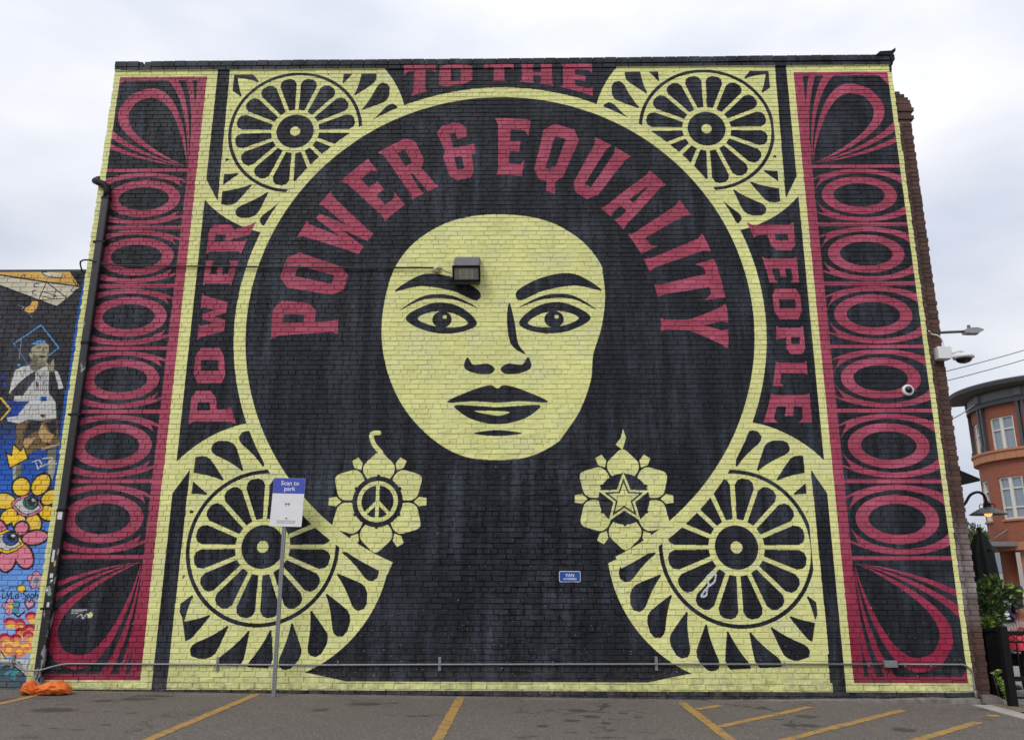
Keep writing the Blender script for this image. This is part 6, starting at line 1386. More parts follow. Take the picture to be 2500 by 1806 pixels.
# black awning further along the front, with its two stay rods
M_CANVAS = simple('black_canvas', (.006, .006, .007), .9, var=.2)
aw = empty('awning', (6.5, 2.6, 3.4), 'black canvas awning sticking out of the street front above the lamp', 'awning')
MB().prism([(6.47, 4.10), (8.06, 3.375), (8.06, 3.33), (6.47, 3.30)], 'y', 2.5, 5.2).build('canopy', M_CANVAS, aw)
MB().tube([(7.2, 3.6, 3.31), (8.9, 4.5, 2.55)], .018, 8).build('stay_rod', M_GREYWIRE, aw)
MB().tube([(7.15, 2.8, 3.05), (8.2, 3.1, 2.55)], .014, 8).build('stay_rod', M_GREYWIRE, aw)

# closed parasol
um = empty('closed_parasol', (7.40, 1.55, .02), 'closed dark green-black parasol standing behind the shrub', 'parasol')
M_GREENB = simple('dark_green_canvas', (.005, .010, .008), .9, var=.3, scale=20)
MB().tube([(7.40, 1.55, .03), (7.40, 1.55, 2.40)], .022, 10).build('pole', M_BLACKMETAL, um)
cn = MB(); NV = []
lv = [(2.38, .02), (2.33, .075), (2.10, .155), (1.9, .165), (1.5, .175), (1.1, .15), (.9, .12)]
for (z, r) in lv:
    for k in range(32):
        a = 2 * math.pi * k / 32
        q = r * (1 + .22 * math.cos(8 * a + z * 1.2)) * (1 + .08 * math.sin(3 * a + z * 3))
        NV.append((7.40 + q * math.cos(a), 1.55 + q * math.sin(a), z - (.05 * math.cos(8 * a) if z < 1 else 0)))
cn.add(NV, [(i * 32 + k, i * 32 + (k + 1) % 32, (i + 1) * 32 + (k + 1) % 32, (i + 1) * 32 + k) for i in range(len(lv) - 1) for k in range(32)], True)
cn.build('canopy', M_GREENB, um)
vl = MB(); vl.add([(7.40, 1.55, 2.36), (7.62, 1.50, 2.10), (7.56, 1.62, 2.06), (7.30, 1.44, 2.08), (7.42, 1.37, 2.11), (7.52, 1.40, 2.07)], [(0, 1, 2), (0, 3, 4), (0, 4, 5), (0, 5, 1)]).build('valance', M_GREENB, um)
MB().lathe([(0, 2.47), (.025, 2.46), (.035, 2.435), (.025, 2.41), (.012, 2.395), (.03, 2.385)], (7.40, 1.55, 0), 14).build('finial', M_BLACKMETAL, um)
MB().lathe([(0, .08), (.05, .08), (.06, .05), (.26, .04), (.28, .0), (0, 0)], (7.40, 1.55, .022), 24).build('base', M_BLACKMETAL, um)

# black terrace fence in front
fn = empty('terrace_fence', (6.555, -.2, 0), 'black metal terrace fence with a square corner post', 'fence')
MB().box(6.505, 6.605, -.25, -.15, -.02, 1.02, .006).build('post', M_BLACKMETAL, fn)
MB().box(8.60, 8.70, -.25, -.15, -.02, 1.02, .006).build('post', M_BLACKMETAL, fn)
for z0, z1 in ((.90, .955), (.80, .825), (.31, .37), (.09, .115)):
    MB().box(6.6055, 8.5995, -.22, -.18, z0, z1, .004).build('rail', M_BLACKMETAL, fn)
x = 6.72
while x < 8.55:
    MB().box(x - .007, x + .007, -.207, -.193, .3705, .7995).build('baluster', M_BLACKMETAL, fn); x += .11
x = 6.665
while x < 8.5:
    MB().tube([(x + .045 * math.cos(a), -.2, .862 + .036 * math.sin(a)) for a in (2 * math.pi * k / 14 for k in range(15))], .005, 6, False).build('scroll', M_BLACKMETAL, fn); x += .11
MB().tube([(6.62, -.15, .30), (6.66, 0, .1), (6.67, .05, .03)], .015, 8).build('brace', M_BLACKMETAL, fn)

# black planter between the pier and the fence, with the shrub in it
M_PLANT = simple('black_planter', (.004, .004, .0045), .85, var=.3); M_PLANT.node_tree.nodes['Principled BSDF'].inputs['Specular IOR Level'].default_value = 0.1
pt = empty('planter', (6.72, .8, .02), 'tall black planter box tucked between the pier and the fence', 'planter')
MB().prism([(6.58, .30), (6.86, .30), (6.86, 1.3), (6.58, 1.3)], 'z', .0225, .92).build('box', M_PLANT, pt)
MB().box(6.56, 6.88, .28, 1.32, .9205, .96, .006).build('lip', M_PLANT, pt)

def leaf_mat(name, a, b, tr=.25):
    t = NT(name)
    rnd = t.n('ShaderNodeAttribute', attribute_name='tone').outputs['Fac']
    c = t.mix(rnd, a, b)
    t.set(Base_Color=c, Roughness=.42)
    t.b.inputs['Transmission Weight'].default_value = 0.0
    return t.m
M_LEAF = leaf_mat('glossy_leaf', (.018, .050, .012), (.085, .150, .030))
M_LEAFY = leaf_mat('bright_leaf', (.10, .20, .03), (.24, .34, .05))
M_TREEL = leaf_mat('tree_leaf', (.035, .075, .018), (.13, .17, .04))
M_BARK = simple('bark', (.10, .075, .055), .9, var=.3, scale=30, bump=.5)
def leaves(pts, size, rnd, up=.35, aspect=.42):
    """folded pointed leaves; pts = (position, outward direction)"""
    V, F, T = [], [], []
    for p, d in pts:
        d = (Vector(d).normalized() + Vector((rnd.uniform(-.7, .7), rnd.uniform(-.7, .7), rnd.uniform(-.4, .6) + up))).normalized()
        s = d.cross(Vector((rnd.uniform(-1, 1), rnd.uniform(-1, 1), rnd.uniform(-.2, 1)))).normalized()
        nn = s.cross(d)
        l = size * rnd.uniform(.65, 1.3); w = l * aspect
        p = Vector(p); n = len(V)
        V += [p, p + d * l * .45 + s * w * .5 + nn * w * .18, p + d * l - nn * l * .10, p + d * l * .45 - s * w * .5 + nn * w * .18, p + d * l * .5]
        F += [(n, n + 1, n + 4), (n + 1, n + 2, n + 4), (n, n + 4, n + 3), (n + 4, n + 2, n + 3)]
        T += [min(1, max(0, rnd.gauss(.4, .3)))] * 5
    return V, F, T
def leaf_obj(name, pts, size, mat, parent, rnd, **k):
    V, F, T = leaves(pts, size, rnd, **k)
    me = bpy.data.meshes.new(name); me.from_pydata([tuple(v) for v in V], [], F); me.update(); me.materials.append(mat); set_tone(me, T)
    return put(name, me, parent)
def crown_pts(blobs, n, rnd, zmin=-9):
    out = []
    while len(out) < n:
        c, r = blobs[rnd.randrange(len(blobs))]
        d = Vector((rnd.gauss(0, 1), rnd.gauss(0, 1), rnd.gauss(0, 1))).normalized()
        q = rnd.random() ** .35
        p = Vector(c) + Vector((d.x * r[0], d.y * r[1], d.z * r[2])) * q
        if p.z > zmin: out.append((p, d))
    return out
rl = random.Random(3)
sh = empty('leafy_shrub', (6.88, .62, .9), 'glossy dark green shrub spilling out of the black planter', 'shrub')
blobs = [((6.80, .55, 1.45), (.16, .22, .15)), ((7.00, .6, 1.48), (.18, .22, .13)), ((7.10, .7, 1.36), (.22, .2, .13)), ((6.78, .6, 1.22), (.14, .2, .17)), ((6.95, .7, 1.15), (.20, .25, .18)), ((6.76, .5, 1.02), (.10, .2, .10)), ((6.90, .5, 1.58), (.10, .14, .09)), ((7.18, .6, 1.44), (.12, .15, .08))]
leaf_obj('foliage', crown_pts(blobs, 1500, rl), .085, M_LEAF, sh, rl)
leaf_obj('young_leaves', crown_pts([((6.92, .45, 1.56), (.2, .15, .08)), ((7.16, .55, 1.47), (.14, .15, .07)), ((6.68, .40, 1.04), (.06, .1, .06))], 130, rl), .075, M_LEAFY, sh, rl)
for k in range(7):
    a = rl.uniform(0, 6.28); x, y = 6.9 + .16 * math.cos(a), .62 + .2 * math.sin(a)
    MB().tube([(6.74 + .03 * math.cos(a), .62 + .03 * math.sin(a), .92), ((6.74 + x) / 2, (.62 + y) / 2, 1.15), (x, y, 1.45)], [.010, .008, .004], 6).build('stem', M_BARK, sh)
wp = empty('small_plant', (6.60, .10, .02), 'small bright green plant growing at the foot of the pier', 'plant')
st = []
for k in range(9):
    t = k / 8; bx, by, bz = 6.50 + .10 * t, .10 - .02 * t, .40 - .34 * t
    for q in range(9): st.append(((bx + rl.uniform(-.02, .04), by + rl.uniform(-.06, .03), bz + rl.uniform(-.02, .03)), (.6, -.5, -.1)))
leaf_obj('leaves', st, .075, M_LEAFY, wp, rl, up=.0)
MB().tube([(6.57, .12, .02), (6.54, .11, .2), (6.50, .10, .40)], [.006, .005, .003], 6).build('stem', M_BARK, wp)

# ------------------------------------------------------------------ terrace guests and table
M_REDCL = simple('red_tablecloth', (.60, .035, .065), .7, var=.15, scale=12)
tb = empty('terrace_table', (7.6, .40, .02), 'long terrace table with a red cloth behind the fence', 'table')
cl = MB(); nu = 60
per = []
for k in range(nu):
    t = k / nu * 4; e = int(t); f = t - e
    c4 = [(6.92, .08), (8.30, .08), (8.30, .72), (6.92, .72)]
    p, q = c4[e], c4[(e + 1) % 4]
    per.append((p[0] + (q[0] - p[0]) * f, p[1] + (q[1] - p[1]) * f))
cv = [(x_, y_, .865) for x_, y_ in per]
cv += [(x_ + (x_ - 7.61) * .006, y_ + (y_ - .40) * .02, .855) for x_, y_ in per]
cv += [(x_ + (x_ - 7.61) * (.02 + .03 * math.sin(k * 1.9)), y_ + (y_ - .40) * (.05 + .05 * math.sin(k * 1.9)), .68 + .01 * math.sin(k * 2.3)) for k, (x_, y_) in enumerate(per)]
cl.add(cv, [tuple(range(nu))] + [(r * nu + k, r * nu + (k + 1) % nu, (r + 1) * nu + (k + 1) % nu, (r + 1) * nu + k) for r in range(2) for k in range(nu)], True).build('cloth', M_REDCL, tb)
for x_ in (7.0, 8.22):
    for y_ in (.16, .64): MB().tube([(x_, y_, .022), (x_, y_, .86)], .02, 8).build('leg', M_BLACKMETAL, tb)

def skin_mesh(name, verts, edges, rad, mat, root=0, sub=2):
    me = bpy.data.meshes.new(name + '_s'); me.from_pydata([tuple(v) for v in verts], edges, []); me.update()
    o = bpy.data.objects.new(name + '_s', me); COL.objects.link(o)
    md = o.modifiers.new('skin', 'SKIN'); md.use_smooth_shade = True
    for i, v in enumerate(me.skin_vertices[0].data):
        r = rad[i]; v.radius = r if isinstance(r, tuple) else (r, r); v.use_root = (i == root)
    s = o.modifiers.new('sub', 'SUBSURF'); s.levels = sub; s.render_levels = sub
    dg = bpy.context.evaluated_depsgraph_get(); dg.update()
    out = bpy.data.meshes.new_from_object(o.evaluated_get(dg)); out.name = name
    bpy.data.objects.remove(o, do_unlink=True)
    out.materials.clear(); out.materials.append(mat)
    for p in out.polygons: p.use_smooth = True
    return out

M_SKIN = simple('skin', (.42, .24, .165), .55, var=.06)
M_HAIR = simple('dark_hair', (.018, .012, .010), .6, var=.4, scale=60)
def striped():
    t = NT('striped_shirt_cloth')
    w = t.n('ShaderNodeTexWave', wave_type='BANDS', bands_direction='X'); w.inputs['Scale'].default_value = 9.0; w.inputs['Distortion'].default_value = 1.2
    t.l(t.mapped((1, .5, .15)), w.inputs['Vector'])
    t.set(Base_Color=t.mix(t.rng(w.outputs[1], .62, .72, 0, 1), (.58, .55, .52), (.30, .22, .23)), Roughness=.85); return t.m
M_SHIRT = striped()
M_TROU = simple('dark_trousers', (.03, .032, .04), .85)
M_PURP = simple('purple_jersey', (.045, .028, .11), .8)

def guest(name, label, head, lean_to, seat, shirt, hair_len, hands):
    """a seated guest: one continuous body with head, arms and five-fingered hands"""
    H = Vector(head); S = Vector(seat)
    root = empty(name, (S.x, S.y, .02), label, 'person')
    fwd = (Vector(lean_to) - S); fwd.z = 0; fwd.normalize(); rgt = fwd.cross(Vector((0, 0, 1)))
    neck = H - Vector((0, 0, .13)) - fwd * .035
    chest = S.lerp(neck, .62) + Vector((0, 0, .02)); wst = S.lerp(neck, .30)
    V = [S, wst, chest, neck - Vector((0, 0, .035)), neck + fwd * .01 + Vector((0, 0, .045)), H - Vector((0, 0, .035)), H + Vector((0, 0, .055))]
    rad = [(.16, .13), (.135, .105), (.155, .115), (.07, .07), (.052, .055), (.080, .092), (.082, .098)]
    E = [(0, 1), (1, 2), (2, 3), (3, 4), (4, 5), (5, 6)]
    tips = []
    for s, hnd in zip((1, -1), hands):
        sh_ = chest + rgt * s * .185 + Vector((0, 0, .10)); hn = Vector(hnd)
        el = sh_.lerp(hn, .5) + Vector((0, 0, -.10)) + rgt * s * .05
        b = len(V); V += [sh_, el, hn.lerp(el, .08), hn + (hn - el).normalized() * .07]; rad += [.062, .044, .030, (.036, .020)]
        E += [(2, b), (b, b + 1), (b + 1, b + 2), (b + 2, b + 3)]; tips.append((hn, (hn - el).normalized(), s, b + 3))
    for s in (1, -1):
        hip = S + rgt * s * .10 - Vector((0, 0, .02)); kn = S + rgt * s * .13 + fwd * .44 + Vector((0, 0, .02)); ft = Vector((kn.x, kn.y, .10)) - fwd * .04
        b = len(V); V += [hip, kn, ft, Vector((ft.x, ft.y, .055)) + fwd * .16]; rad += [.095, .068, .045, (.04, .03)]
        E += [(0, b), (b, b + 1), (b + 1, b + 2), (b + 2, b + 3)]
    me = skin_mesh('body', V, E, rad, M_SKIN)
    # clothes by region: trousers below the seat, shirt down to the short sleeves
    me.materials.append(shirt); me.materials.append(M_TROU)
    for p in me.polygons:
        c = p.center
        if c.z < S.z + .06: p.material_index = 2 if c.z > .13 else 2
        elif c.z < neck.z + .0 and min((c - t[0]).length for t in tips) > .17 and (c - H).length > .14: p.material_index = 1
    body = put('body', me, root)
    for hn, dr, s, _ in tips:
        base = hn + dr * .07; sd = dr.cross(Vector((0, 0, 1))).normalized()
        for i in range(4):
            o = base + sd * (i - 1.5) * .019; l = (.060, .072, .068, .052)[i]
            MB().tube([o - dr * .02, o + dr * l * .5 + Vector((0, 0, .006)), o + dr * l * .85 - Vector((0, 0, .012)), o + dr * l - Vector((0, 0, .028))], [.0095, .009, .008, .006], 8).build('finger', M_SKIN, body)
        th = hn + dr * .03 + sd * s * -.03
        MB().tube([th, th - sd * s * .022 + dr * .025, th - sd * s * .026 + dr * .055 - Vector((0, 0, .01))], [.011, .010, .008], 8).build('thumb', M_SKIN, body)
    # face
    lf = rgt
    MB().tube([H + fwd * .088 + Vector((0, 0, .03)), H + fwd * .115 - Vector((0, 0, .012)), H + fwd * .092 - Vector((0, 0, .02))], [.008, .014, .010], 8).build('nose', M_SKIN, body)
    for s in (1, -1):
        MB().lathe([(0, .006), (.008, .004), (.010, 0), (.008, -.004), (0, -.006)], tuple(H + fwd * .086 + rgt * s * .033 + Vector((0, 0, .022))), 10).build('eye', M_HAIR, body)
        MB().lathe([(0, .03), (.014, .018), (.018, 0), (.012, -.02), (0, -.03)], tuple(H + rgt * s * .085 + Vector((0, 0, .0))), 10).build('ear', M_SKIN, body)
    MB().tube([H + fwd * .089 + rgt * .024 - Vector((0, 0, .05)), H + fwd * .096 - Vector((0, 0, .052)), H + fwd * .089 - rgt * .024 - Vector((0, 0, .05))], .005, 6).build('mouth', simple('lips', (.28, .10, .09), .5), body)
    # hair as a thick cap of tufts over crown and nape
    hv = MB(); n1, n2 = 18, 10; hvv = []
    for j in range(n2 + 1):
        ph = math.pi * .5 * j / n2 * 1.28
        for i in range(n1):
            a = 2 * math.pi * i / n1
            d = fwd * math.cos(a) * math.sin(ph) + rgt * math.sin(a) * math.sin(ph) + Vector((0, 0, math.cos(ph)))
            sm = lambda v, e0, e1: max(0.0, min(1.0, (v - e0) / (e1 - e0)))
            cut = 1 - .42 * sm(math.cos(a), .05, .5) * sm(ph, .62, 1.0)
            r = .112 * (1 + .09 * noise.noise(d * 9 + H)) * cut
            hvv.append(tuple(H + Vector((0, 0, .022)) - fwd * .012 + Vector((d.x * r, d.y * r, d.z * r * (1.08 if d.z > 0 else hair_len)))))
    hv.add(hvv, [(j * n1 + i, j * n1 + (i + 1) % n1, (j + 1) * n1 + (i + 1) % n1, (j + 1) * n1 + i) for j in range(n2) for i in range(n1)], True)
    hv.build('hair', M_HAIR, root)
    return root
guest('person', 'person in a striped pale shirt leaning over the red terrace table', (7.40, .76, 1.19), (7.62, .3, .5), (7.22, 1.12, .52), M_SHIRT, 1.35, ((7.18, .52, .93), (7.52, .46, .93)))
def chair(x, y, label):
    c = empty('terrace_chair', (x, y, .02), label, 'chair', 'terrace chairs')
    MB().box(x - .21, x + .21, y - .21, y + .21, .40, .44, .01).build('seat', M_BLACKMETAL, c)
    for dx in (-.19, .19):
        for dy in (-.19, .19): MB().tube([(x + dx, y + dy, .02), (x + dx * .95, y + dy * .95, .40)], .014, 8).build('leg', M_BLACKMETAL, c)
    MB().box(x - .20, x + .20, y + .18, y + .20, .62, .82, .005).build('backrest', M_BLACKMETAL, c)
    for dx in (-.18, .18): MB().tube([(x + dx, y + .19, .4405), (x + dx, y + .19, .63)], .012, 8).build('back_post', M_BLACKMETAL, c)
chair(7.22, 1.12, 'black metal chair under the person in the striped shirt')
guest('person', 'person in a purple top seated farther back at the right edge', (10.62, 6.2, 1.40), (10.6, 5.0, .5), (10.62, 6.55, .52), M_PURP, 1.2, ((10.45, 5.95, .85), (10.75, 5.95, .85)))
chair(10.62, 6.55, 'black metal chair under the person in the purple top')

# ------------------------------------------------------------------ parked car beyond the terrace
M_CARW = simple('white_car_paint', (.62, .60, .60), .25, var=.02)
M_TYRE = simple('tyre', (.015, .015, .015), .85)
M_GLASS = NT('window_glass'); M_GLASS.set(Base_Color=(.10, .13, .14), Roughness=.05); M_GLASS.b.inputs['Specular IOR Level'].default_value = .9; M_GLASS = M_GLASS.m
def car(x, y, z, label):
    c = empty('parked_car', (x, y, z), label, 'car')
    # nose towards -y; profile in (y, z), lofted across x with tumblehome
    low = [(-2.15, .30), (-2.20, .52), (-2.05, .72), (-1.2, .88), (-.95, .92), (1.55, .98), (2.1, .94), (2.2, .62), (2.15, .30), (1.75, .28), (1.68, .48), (1.45, .62), (1.2, .62), (.97, .48), (.90, .24), (-.95, .24), (-1.02, .48), (-1.25, .62), (-1.5, .62), (-1.73, .48), (-1.80, .28)]
    b = MB(); secs = [(-.90, .94), (-.86, 1.0), (0, 1.015), (.86, 1.0), (.90, .94)]
    m = len(low); V = [(x + sx, y + py, z + pz * k) for sx, k in secs for py, pz in low]
    F = [(i * m + j, i * m + (j + 1) % m, (i + 1) * m + (j + 1) % m, (i + 1) * m + j) for i in range(4) for j in range(m)] + [tuple(range(m)), tuple(4 * m + j for j in range(m))]
    b.add(V, F).build('body', M_CARW, c)
    cab = [(-1.0, .915), (-.25, 1.40), (.2, 1.46), (1.0, 1.42), (1.75, .97)]
    b = MB(); V = [(x + sx * (w if pz > 1 else 1), y + py, z + pz) for sx, w in ((-.84, .78), (.84, .78)) for py, pz in cab]
    b.add(V, [(0, 1, 6, 5), (1, 2, 7, 6), (2, 3, 8, 7), (3, 4, 9, 8), (0, 4, 3, 2, 1), (5, 6, 7, 8, 9)]).build('cabin', M_CARW, c)
    g = MB(); e = .012
    g.add([(x - .74, y - .93 - e, z + .965), (x + .74, y - .93 - e, z + .965), (x + .60, y - .31 - e, z + 1.372), (x - .60, y - .31 - e, z + 1.372)], [(0, 1, 2, 3)]).build('windscreen', M_GLASS, c)
    for s in (-1, 1):
        g = MB(); f = lambda t: s * (.84 - (.84 - .655) * t + .006)
        g.add([(x + f(.02), y - .75, z + .985), (x + f(.95), y - .18, z + 1.375), (x + f(.98), y + .32, z + 1.40), (x + f(.02), y + .32, z + .985)], [(0, 1, 2, 3)]).build('side_window', M_GLASS, c)
        for wy in (-1.375, 1.325):
            w = MB().lathe([(.18, -.10), (.30, -.105), (.32, -.08), (.32, .08), (.30, .105), (.18, .10)], (x + s * .80, y + wy, z + .32), 24, 'x').build('wheel', M_TYRE, c)
            MB().lathe([(0, s * .09), (.10, s * .095), (.19, s * .085), (.20, s * .06)], (x + s * .80, y + wy, z + .32), 20, 'x').build('rim', M_GALV, w)
        MB().box(x + s * .60 - .18, x + s * .60 + .18, y - 2.215, y - 2.12, z + .58, z + .70, .02).build('headlight', M_SIGNW, c)
        MB().box(x + s * .95 - .08, x + s * .95 + .08, y - .72, y - .60, z + .96, z + 1.06, .02).build('mirror', M_CARW, c)
car(13.05, 10.9, -.12, 'white car parked on the street behind the shrub')

# ------------------------------------------------------------------ orange corner building across the street
def brickish(name, a, b):
    t = NT(name)
    br = t.n('ShaderNodeTexBrick'); br.inputs['Scale'].default_value = 1.0; br.inputs['Brick Width'].default_value = .22; br.inputs['Row Height'].default_value = .075; br.inputs['Mortar Size'].default_value = .006
    br.inputs['Color1'].default_value = (*a, 1); br.inputs['Color2'].default_value = (*b, 1); br.inputs['Mortar'].default_value = (a[0] * .7, a[1] * .75, a[2] * .9, 1)
    sp = t.n('ShaderNodeSeparateXYZ'); t.l(t.pos(), sp.inputs[0])
    cb_ = t.n('ShaderNodeCombineXYZ'); t.l(t.math('ADD', sp.outputs['X'], t.math('MULTIPLY', sp.outputs['Y'], .9)), cb_.inputs[0]); t.l(sp.outputs['Z'], cb_.inputs[1]); t.l(cb_.outputs[0], br.inputs['Vector'])
    n = t.noise(t.mapped((1, 1, 1)), 1.5, 3)
    t.set(Base_Color=t.mix(t.rng(n, .35, .65, 0, .25), br.outputs[0], (a[0] * .8, a[1] * .8, a[2] * .8)), Roughness=.9)
    return t.m
M_OBR = brickish('orange_brick', (.265, .085, .048), (.31, .105, .062))
M_STONE = simple('orange_stone_band', (.40, .175, .095), .85, var=.08, scale=3)
M_CORN = simple('charcoal_cornice', (.055, .058, .066), .55, var=.1)
M_FRIEZE = simple('grey_frieze', (.17, .18, .19), .6, var=.08)
M_SOFFIT = simple('soffit', (.10, .085, .08), .8)
M_PANE = NT('pane'); M_PANE.set(Base_Color=(.20, .25, .30), Roughness=.08); M_PANE.b.inputs['Specular IOR Level'].default_value = .8; M_PANE = M_PANE.m
M_BLIND = simple('pale_blind', (.42, .43, .42), .6, var=.08)
TC = Vector((25.1, 26.4)); TR = 3.2
VIEW = math.atan2(-11.913 - TC.y, 0 - TC.x)               # bearing from the turret to the viewer
ob = empty('corner_building', (TC.x, TC.y, .03), 'orange brick corner building with round turret and dark cornice across the street', 'building')
def tp(r, a, z): return (TC.x + r * math.cos(a), TC.y + r * math.sin(a), z)
# bearings measured from the viewer's side; positive is towards the left-hand side of the view
def BA(deg): return VIEW - R(deg)
wins = [(73, 11), (36, 11), (-1, 11), (-38, 11)]
def ring_wall(mb, r, z0, z1, d0, d1, n=2):
    for k in range(n):
        a, b = BA(d0 + (d1 - d0) * k / n), BA(d0 + (d1 - d0) * (k + 1) / n)
        mb.add([tp(r, a, z0), tp(r, b, z0), tp(r, b, z1), tp(r, a, z1)], [(0, 1, 2, 3)])
def seg(mb, r0, r1, z0, z1, d0, d1, n=4):
    for k in range(n):
        a, b = BA(d0 + (d1 - d0) * k / n), BA(d0 + (d1 - d0) * (k + 1) / n)
        v = [tp(r0, a, z0), tp(r1, a, z0), tp(r1, a, z1), tp(r0, a, z1), tp(r0, b, z0), tp(r1, b, z0), tp(r1, b, z1), tp(r0, b, z1)]
        mb.add(v, [(0, 1, 2, 3), (4, 7, 6, 5), (0, 4, 5, 1), (1, 5, 6, 2), (2, 6, 7, 3), (3, 7, 4, 0)])
w = MB()
floors = [(3.36, 4.38, 6.28, 7.0), (7.0, 7.5, 9.05, 9.62)]
edges = []
for c_, h_ in wins: edges += [(c_ + h_, c_ - h_)]
spans = [(180, 84), (62, 47), (25, 10), (-12, -27), (-49, -180)]
for a, b in spans: seg(w, TR - .5, TR, 3.36, 9.62, a, b, max(2, int(abs(a - b) / 6)))
for c_, h_ in wins:
    for z0, s0, t0, z1 in floors:
        seg(w, TR - .5, TR, z0, s0, c_ + h_, c_ - h_); seg(w, TR - .5, TR, t0, z1, c_ + h_, c_ - h_)
w.build('turret_wall', M_OBR, ob)
for c_, h_ in wins:
    for fi, (z0, s0, t0, z1) in enumerate(floors):
        f = MB()
        seg(f, TR - .20, TR - .06, s0, t0, c_ + h_, c_ + h_ - 1.4, 1); seg(f, TR - .20, TR - .06, s0, t0, c_ - h_ + 1.4, c_ - h_, 1); seg(f, TR - .20, TR - .055, s0, t0, c_ + 1.5, c_ - 1.5, 1)
        seg(f, TR - .20, TR - .062, s0, s0 + .07, c_ + h_ - 1.4, c_ - h_ + 1.4, 4); seg(f, TR - .20, TR - .062, t0 - .07, t0, c_ + h_ - 1.4, c_ - h_ + 1.4, 4)
        for q in ((.62,) if fi else (.27, .72)): zz = s0 + (t0 - s0) * q; seg(f, TR - .20, TR - .064, zz - .03, zz + .03, c_ + h_ - 1.4, c_ - h_ + 1.4, 4)
        fo = f.build('window', M_TRIMW, ob)
        for d0, d1 in ((c_ + h_ - 1.4, c_ + 1.5), (c_ - 1.5, c_ - h_ + 1.4)):
            g = MB(); ring_wall(g, TR - .13, s0 + .06, t0 - .06, d0, d1, 3); g.build('pane', M_PANE, fo)
            bl = rl.uniform(.2, .55) if fi == 0 else rl.uniform(.35, .95)
            g = MB(); ring_wall(g, TR - .17, t0 - .06 - (t0 - s0 - .12) * bl, t0 - .06, d0, d1, 3); g.build('blind', M_BLIND, fo)
        sl_ = MB(); seg(sl_, TR - .06, TR + .07, s0 - .09, s0 - .002, c_ + h_ + .8, c_ - h_ - .8, 5)
        if fi == 0: sl_.build('sill', M_STONE, fo)
        ns = 0
for d in range(-92, 100, 9):                              # stone blocks of the belt course
    b = MB(); seg(b, TR - .02, TR + .20, 7.06, 7.42, d + .15, d + 8.85, 3); b.build('belt_stone', M_STONE, ob)
bt = MB(); seg(bt, TR - .02, TR + .26, 7.421, 7.52, 100, -100, 40); bt.build('belt_top', M_STONE, ob)
lb = MB(); seg(lb, TR - .4, TR + .12, 3.0, 3.36, 100, -100, 40); lb.build('lintel_band', M_STONE, ob)
fz = MB(); seg(fz, TR - .3, TR + .10, 9.62, 10.22, 100, -100, 40); fz.build('frieze', M_FRIEZE, ob)
for z0, z1, e in ((9.60, 9.72, .20), (9.80, 9.86, .16), (10.22, 10.27, .22)):
    m_ = MB(); seg(m_, TR - .2, TR + e, z0 + .001, z1, 100, -100, 40); m_.build('moulding', M_CORN, ob)
for d in (91, 54.5, 17.5, -19.5):
    for dd in (-2.0, 2.0):
        cm = MB(); seg(cm, TR - .02, TR + .17, 7.521, 9.60, d + dd + 1.1, d + dd - 1.1, 2); seg(cm, TR - .02, TR + .21, 7.521, 7.78, d + dd + 1.35, d + dd - 1.35, 2); cm.build('colonette', M_CORN, ob)
    br = MB(); seg(br, TR + .102, TR + .22, 9.87, 10.21, d + 2.4, d - 2.4, 2); br.build('bracket', M_FRIEZE, ob)
sf = MB()
for k in range(50):
    a, b = BA(100 - 4 * k), BA(96 - 4 * k)
    sf.add([tp(TR - .2, a, 10.275), tp(TR + .88, a, 10.33), tp(TR + .88, b, 10.33), tp(TR - .2, b, 10.275)], [(0, 1, 2, 3)])
sf.build('soffit', M_SOFFIT, ob)
co = MB()
for k in range(50):
    a, b = BA(100 - 4 * k), BA(96 - 4 * k)
    pr = [(TR + .86, 10.335), (TR + .93, 10.335), (TR + .98, 10.50), (TR + .90, 10.56), (TR - .5, 10.62)]
    for (r0, z0), (r1, z1) in zip(pr[:-1], pr[1:]): co.add([tp(r0, a, z0), tp(r0, b, z0), tp(r1, b, z1), tp(r1, a, z1)], [(0, 1, 2, 3)])
co.build('cornice', M_CORN, ob)
# raised gable of eaves where the turret meets the main block
MB().add([(25.1, 22.4, 10.75), (26.2, 21.7, 11.2), (29.5, 21.0, 11.6), (36, 21.0, 11.6), (36, 30, 11.6), (28, 30, 11.6), (25.1, 22.5, 10.60), (26.2, 21.8, 10.95), (29.5, 21.1, 11.3), (36, 21.1, 11.3), (36, 30, 11.3), (28, 30, 11.3)], [(0, 1, 2, 3, 4, 5), (6, 11, 10, 9, 8, 7), (0, 6, 7, 1), (1, 7, 8, 2), (2, 8, 9, 3), (3, 9, 10, 4), (4, 10, 11, 5), (5, 11, 6, 0)]).build('main_eaves', M_CORN, ob)
MB().box(29.5, 44, 24.6, 33, -.3, 11.29).build('main_block', M_OBR, ob)
# open corner under the turret: stone-faced piers, dark porch behind
for d, r in ((62, TR - .2), (34, TR - .2), (4, TR - .2), (-30, TR - .2)):
    q = MB(); seg(q, r - .45, r, .03, 2.999, d + 5.5, d - 5.5, 2); q.build('porch_pier', M_STONE if d != 62 else M_OBR, ob)
pw = MB(); ring_wall(pw, TR - 1.3, .03, 3.0, 110, -100, 30); pw.build('porch_wall', M_OBR, ob)
ce = MB(); ce.add([tp(TR - .41, BA(6 * k), 3.03) for k in range(60)], [tuple(range(60))]); ce.build('porch_ceiling', M_SOFFIT, ob)
M_NUM = simple('address_number', (.30, .20, .15), .6)
me = text_mesh('266', .36, M_NUM, depth=.02)
an = BA(24); me.transform(Matrix.Translation(tp(TR + .15, an, 3.18)) @ Matrix.Rotation(an + R(90), 4, 'Z')); put('address_number', me, ob)
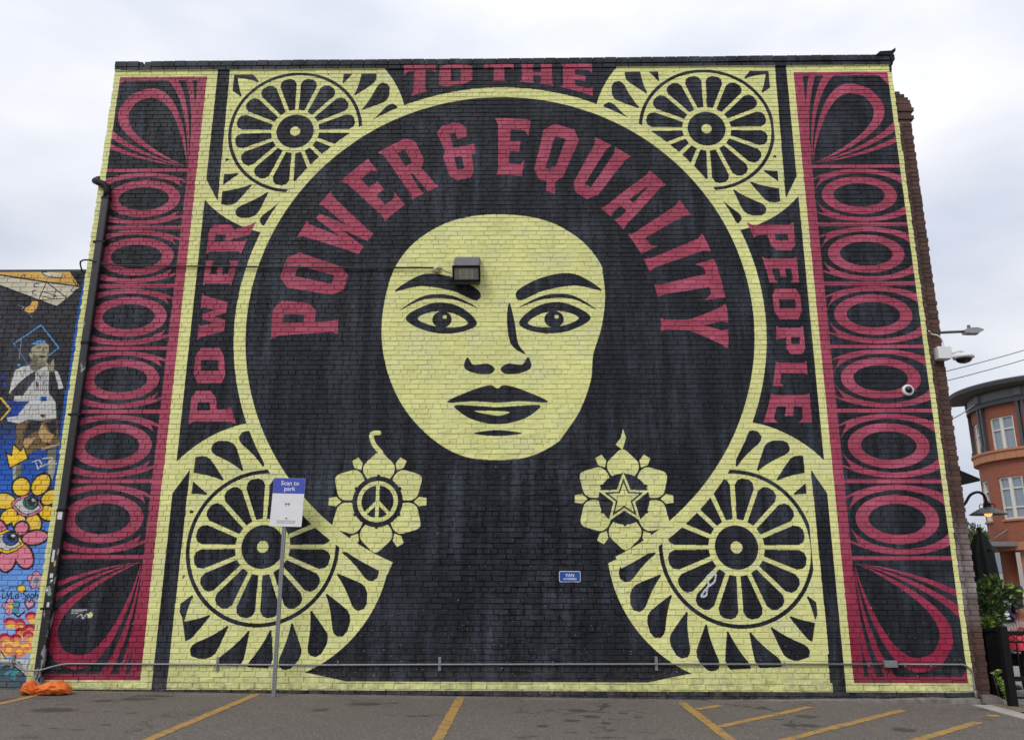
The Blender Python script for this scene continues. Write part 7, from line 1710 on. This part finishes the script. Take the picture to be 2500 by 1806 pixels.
# flat steel canopy hung from rods
kn = empty('steel_canopy', (21.6, 26.0, 3.2), 'grey flat canopy hung on thin rods from the turret', 'canopy')
MB().box(20.9, 22.6, 25.2, 26.6, 3.16, 3.36, .02).build('slab', M_FRIEZE, kn)
for x_ in (21.1, 22.2): MB().tube([(x_, 25.9, 3.36), (22.95 + (x_ - 21.1) * .4, 25.6, 4.55)], .018, 8).build('rod', M_GALV, kn)

# ------------------------------------------------------------------ trees beyond the terrace
def tree(x, y, z, h, w, label, seed, n=9000):
    rnd = random.Random(seed)
    t = empty('street_tree', (x, y, z), label, 'tree', 'trees on the far pavement')
    MB().tube([(x, y, z), (x + .05, y, z + h * .2), (x - .05, y + .05, z + h * .42)], [h * .030, h * .024, h * .018], 10).build('trunk', M_BARK, t)
    blobs = []
    for k in range(11):
        a = rnd.uniform(0, 6.28); q = rnd.uniform(.1, .75) * w
        c = Vector((x + q * math.cos(a), y + q * math.sin(a), z + h * rnd.uniform(.38, .86)))
        blobs.append((c, (w * rnd.uniform(.28, .46), w * rnd.uniform(.28, .46), h * rnd.uniform(.10, .17))))
        MB().tube([(x, y, z + h * .36), Vector((x, y, z + h * .42)).lerp(c, .55) + Vector((0, 0, .1)), c], [h * .012, h * .008, h * .003], 6).build('limb', M_BARK, t)
    leaf_obj('crown', crown_pts(blobs, n, rnd), .115, M_TREEL, t, rnd, aspect=.6)
tree(20.2, 27.0, -.12, 4.7, 1.5, 'low green street tree showing between the pier and the turret', 4)
tree(21.4, 30.5, .03, 4.6, 1.6, 'green tree growing in front of the turret porch', 8)
tree(27.5, 46.0, -.12, 6.4, 2.4, 'farther tree crown just visible under the lamp shade', 15)
fb = empty('far_building', (34, 62, 0), 'low pale building far down the street under the lamp', 'building')
MB().box(22, 46, 60, 75, -.2, 5.6).build('wall', simple('pale_render', (.42, .40, .37), .9), fb)
MB().box(21.7, 46.3, 59.7, 75.3, 5.6, 5.85).build('roof', M_ROOF, fb)
for k in range(5):
    g = MB().box(24 + 4 * k, 26 + 4 * k, 59.96, 59.99, 2.4, 4.2).build('window', M_PANE, fb)
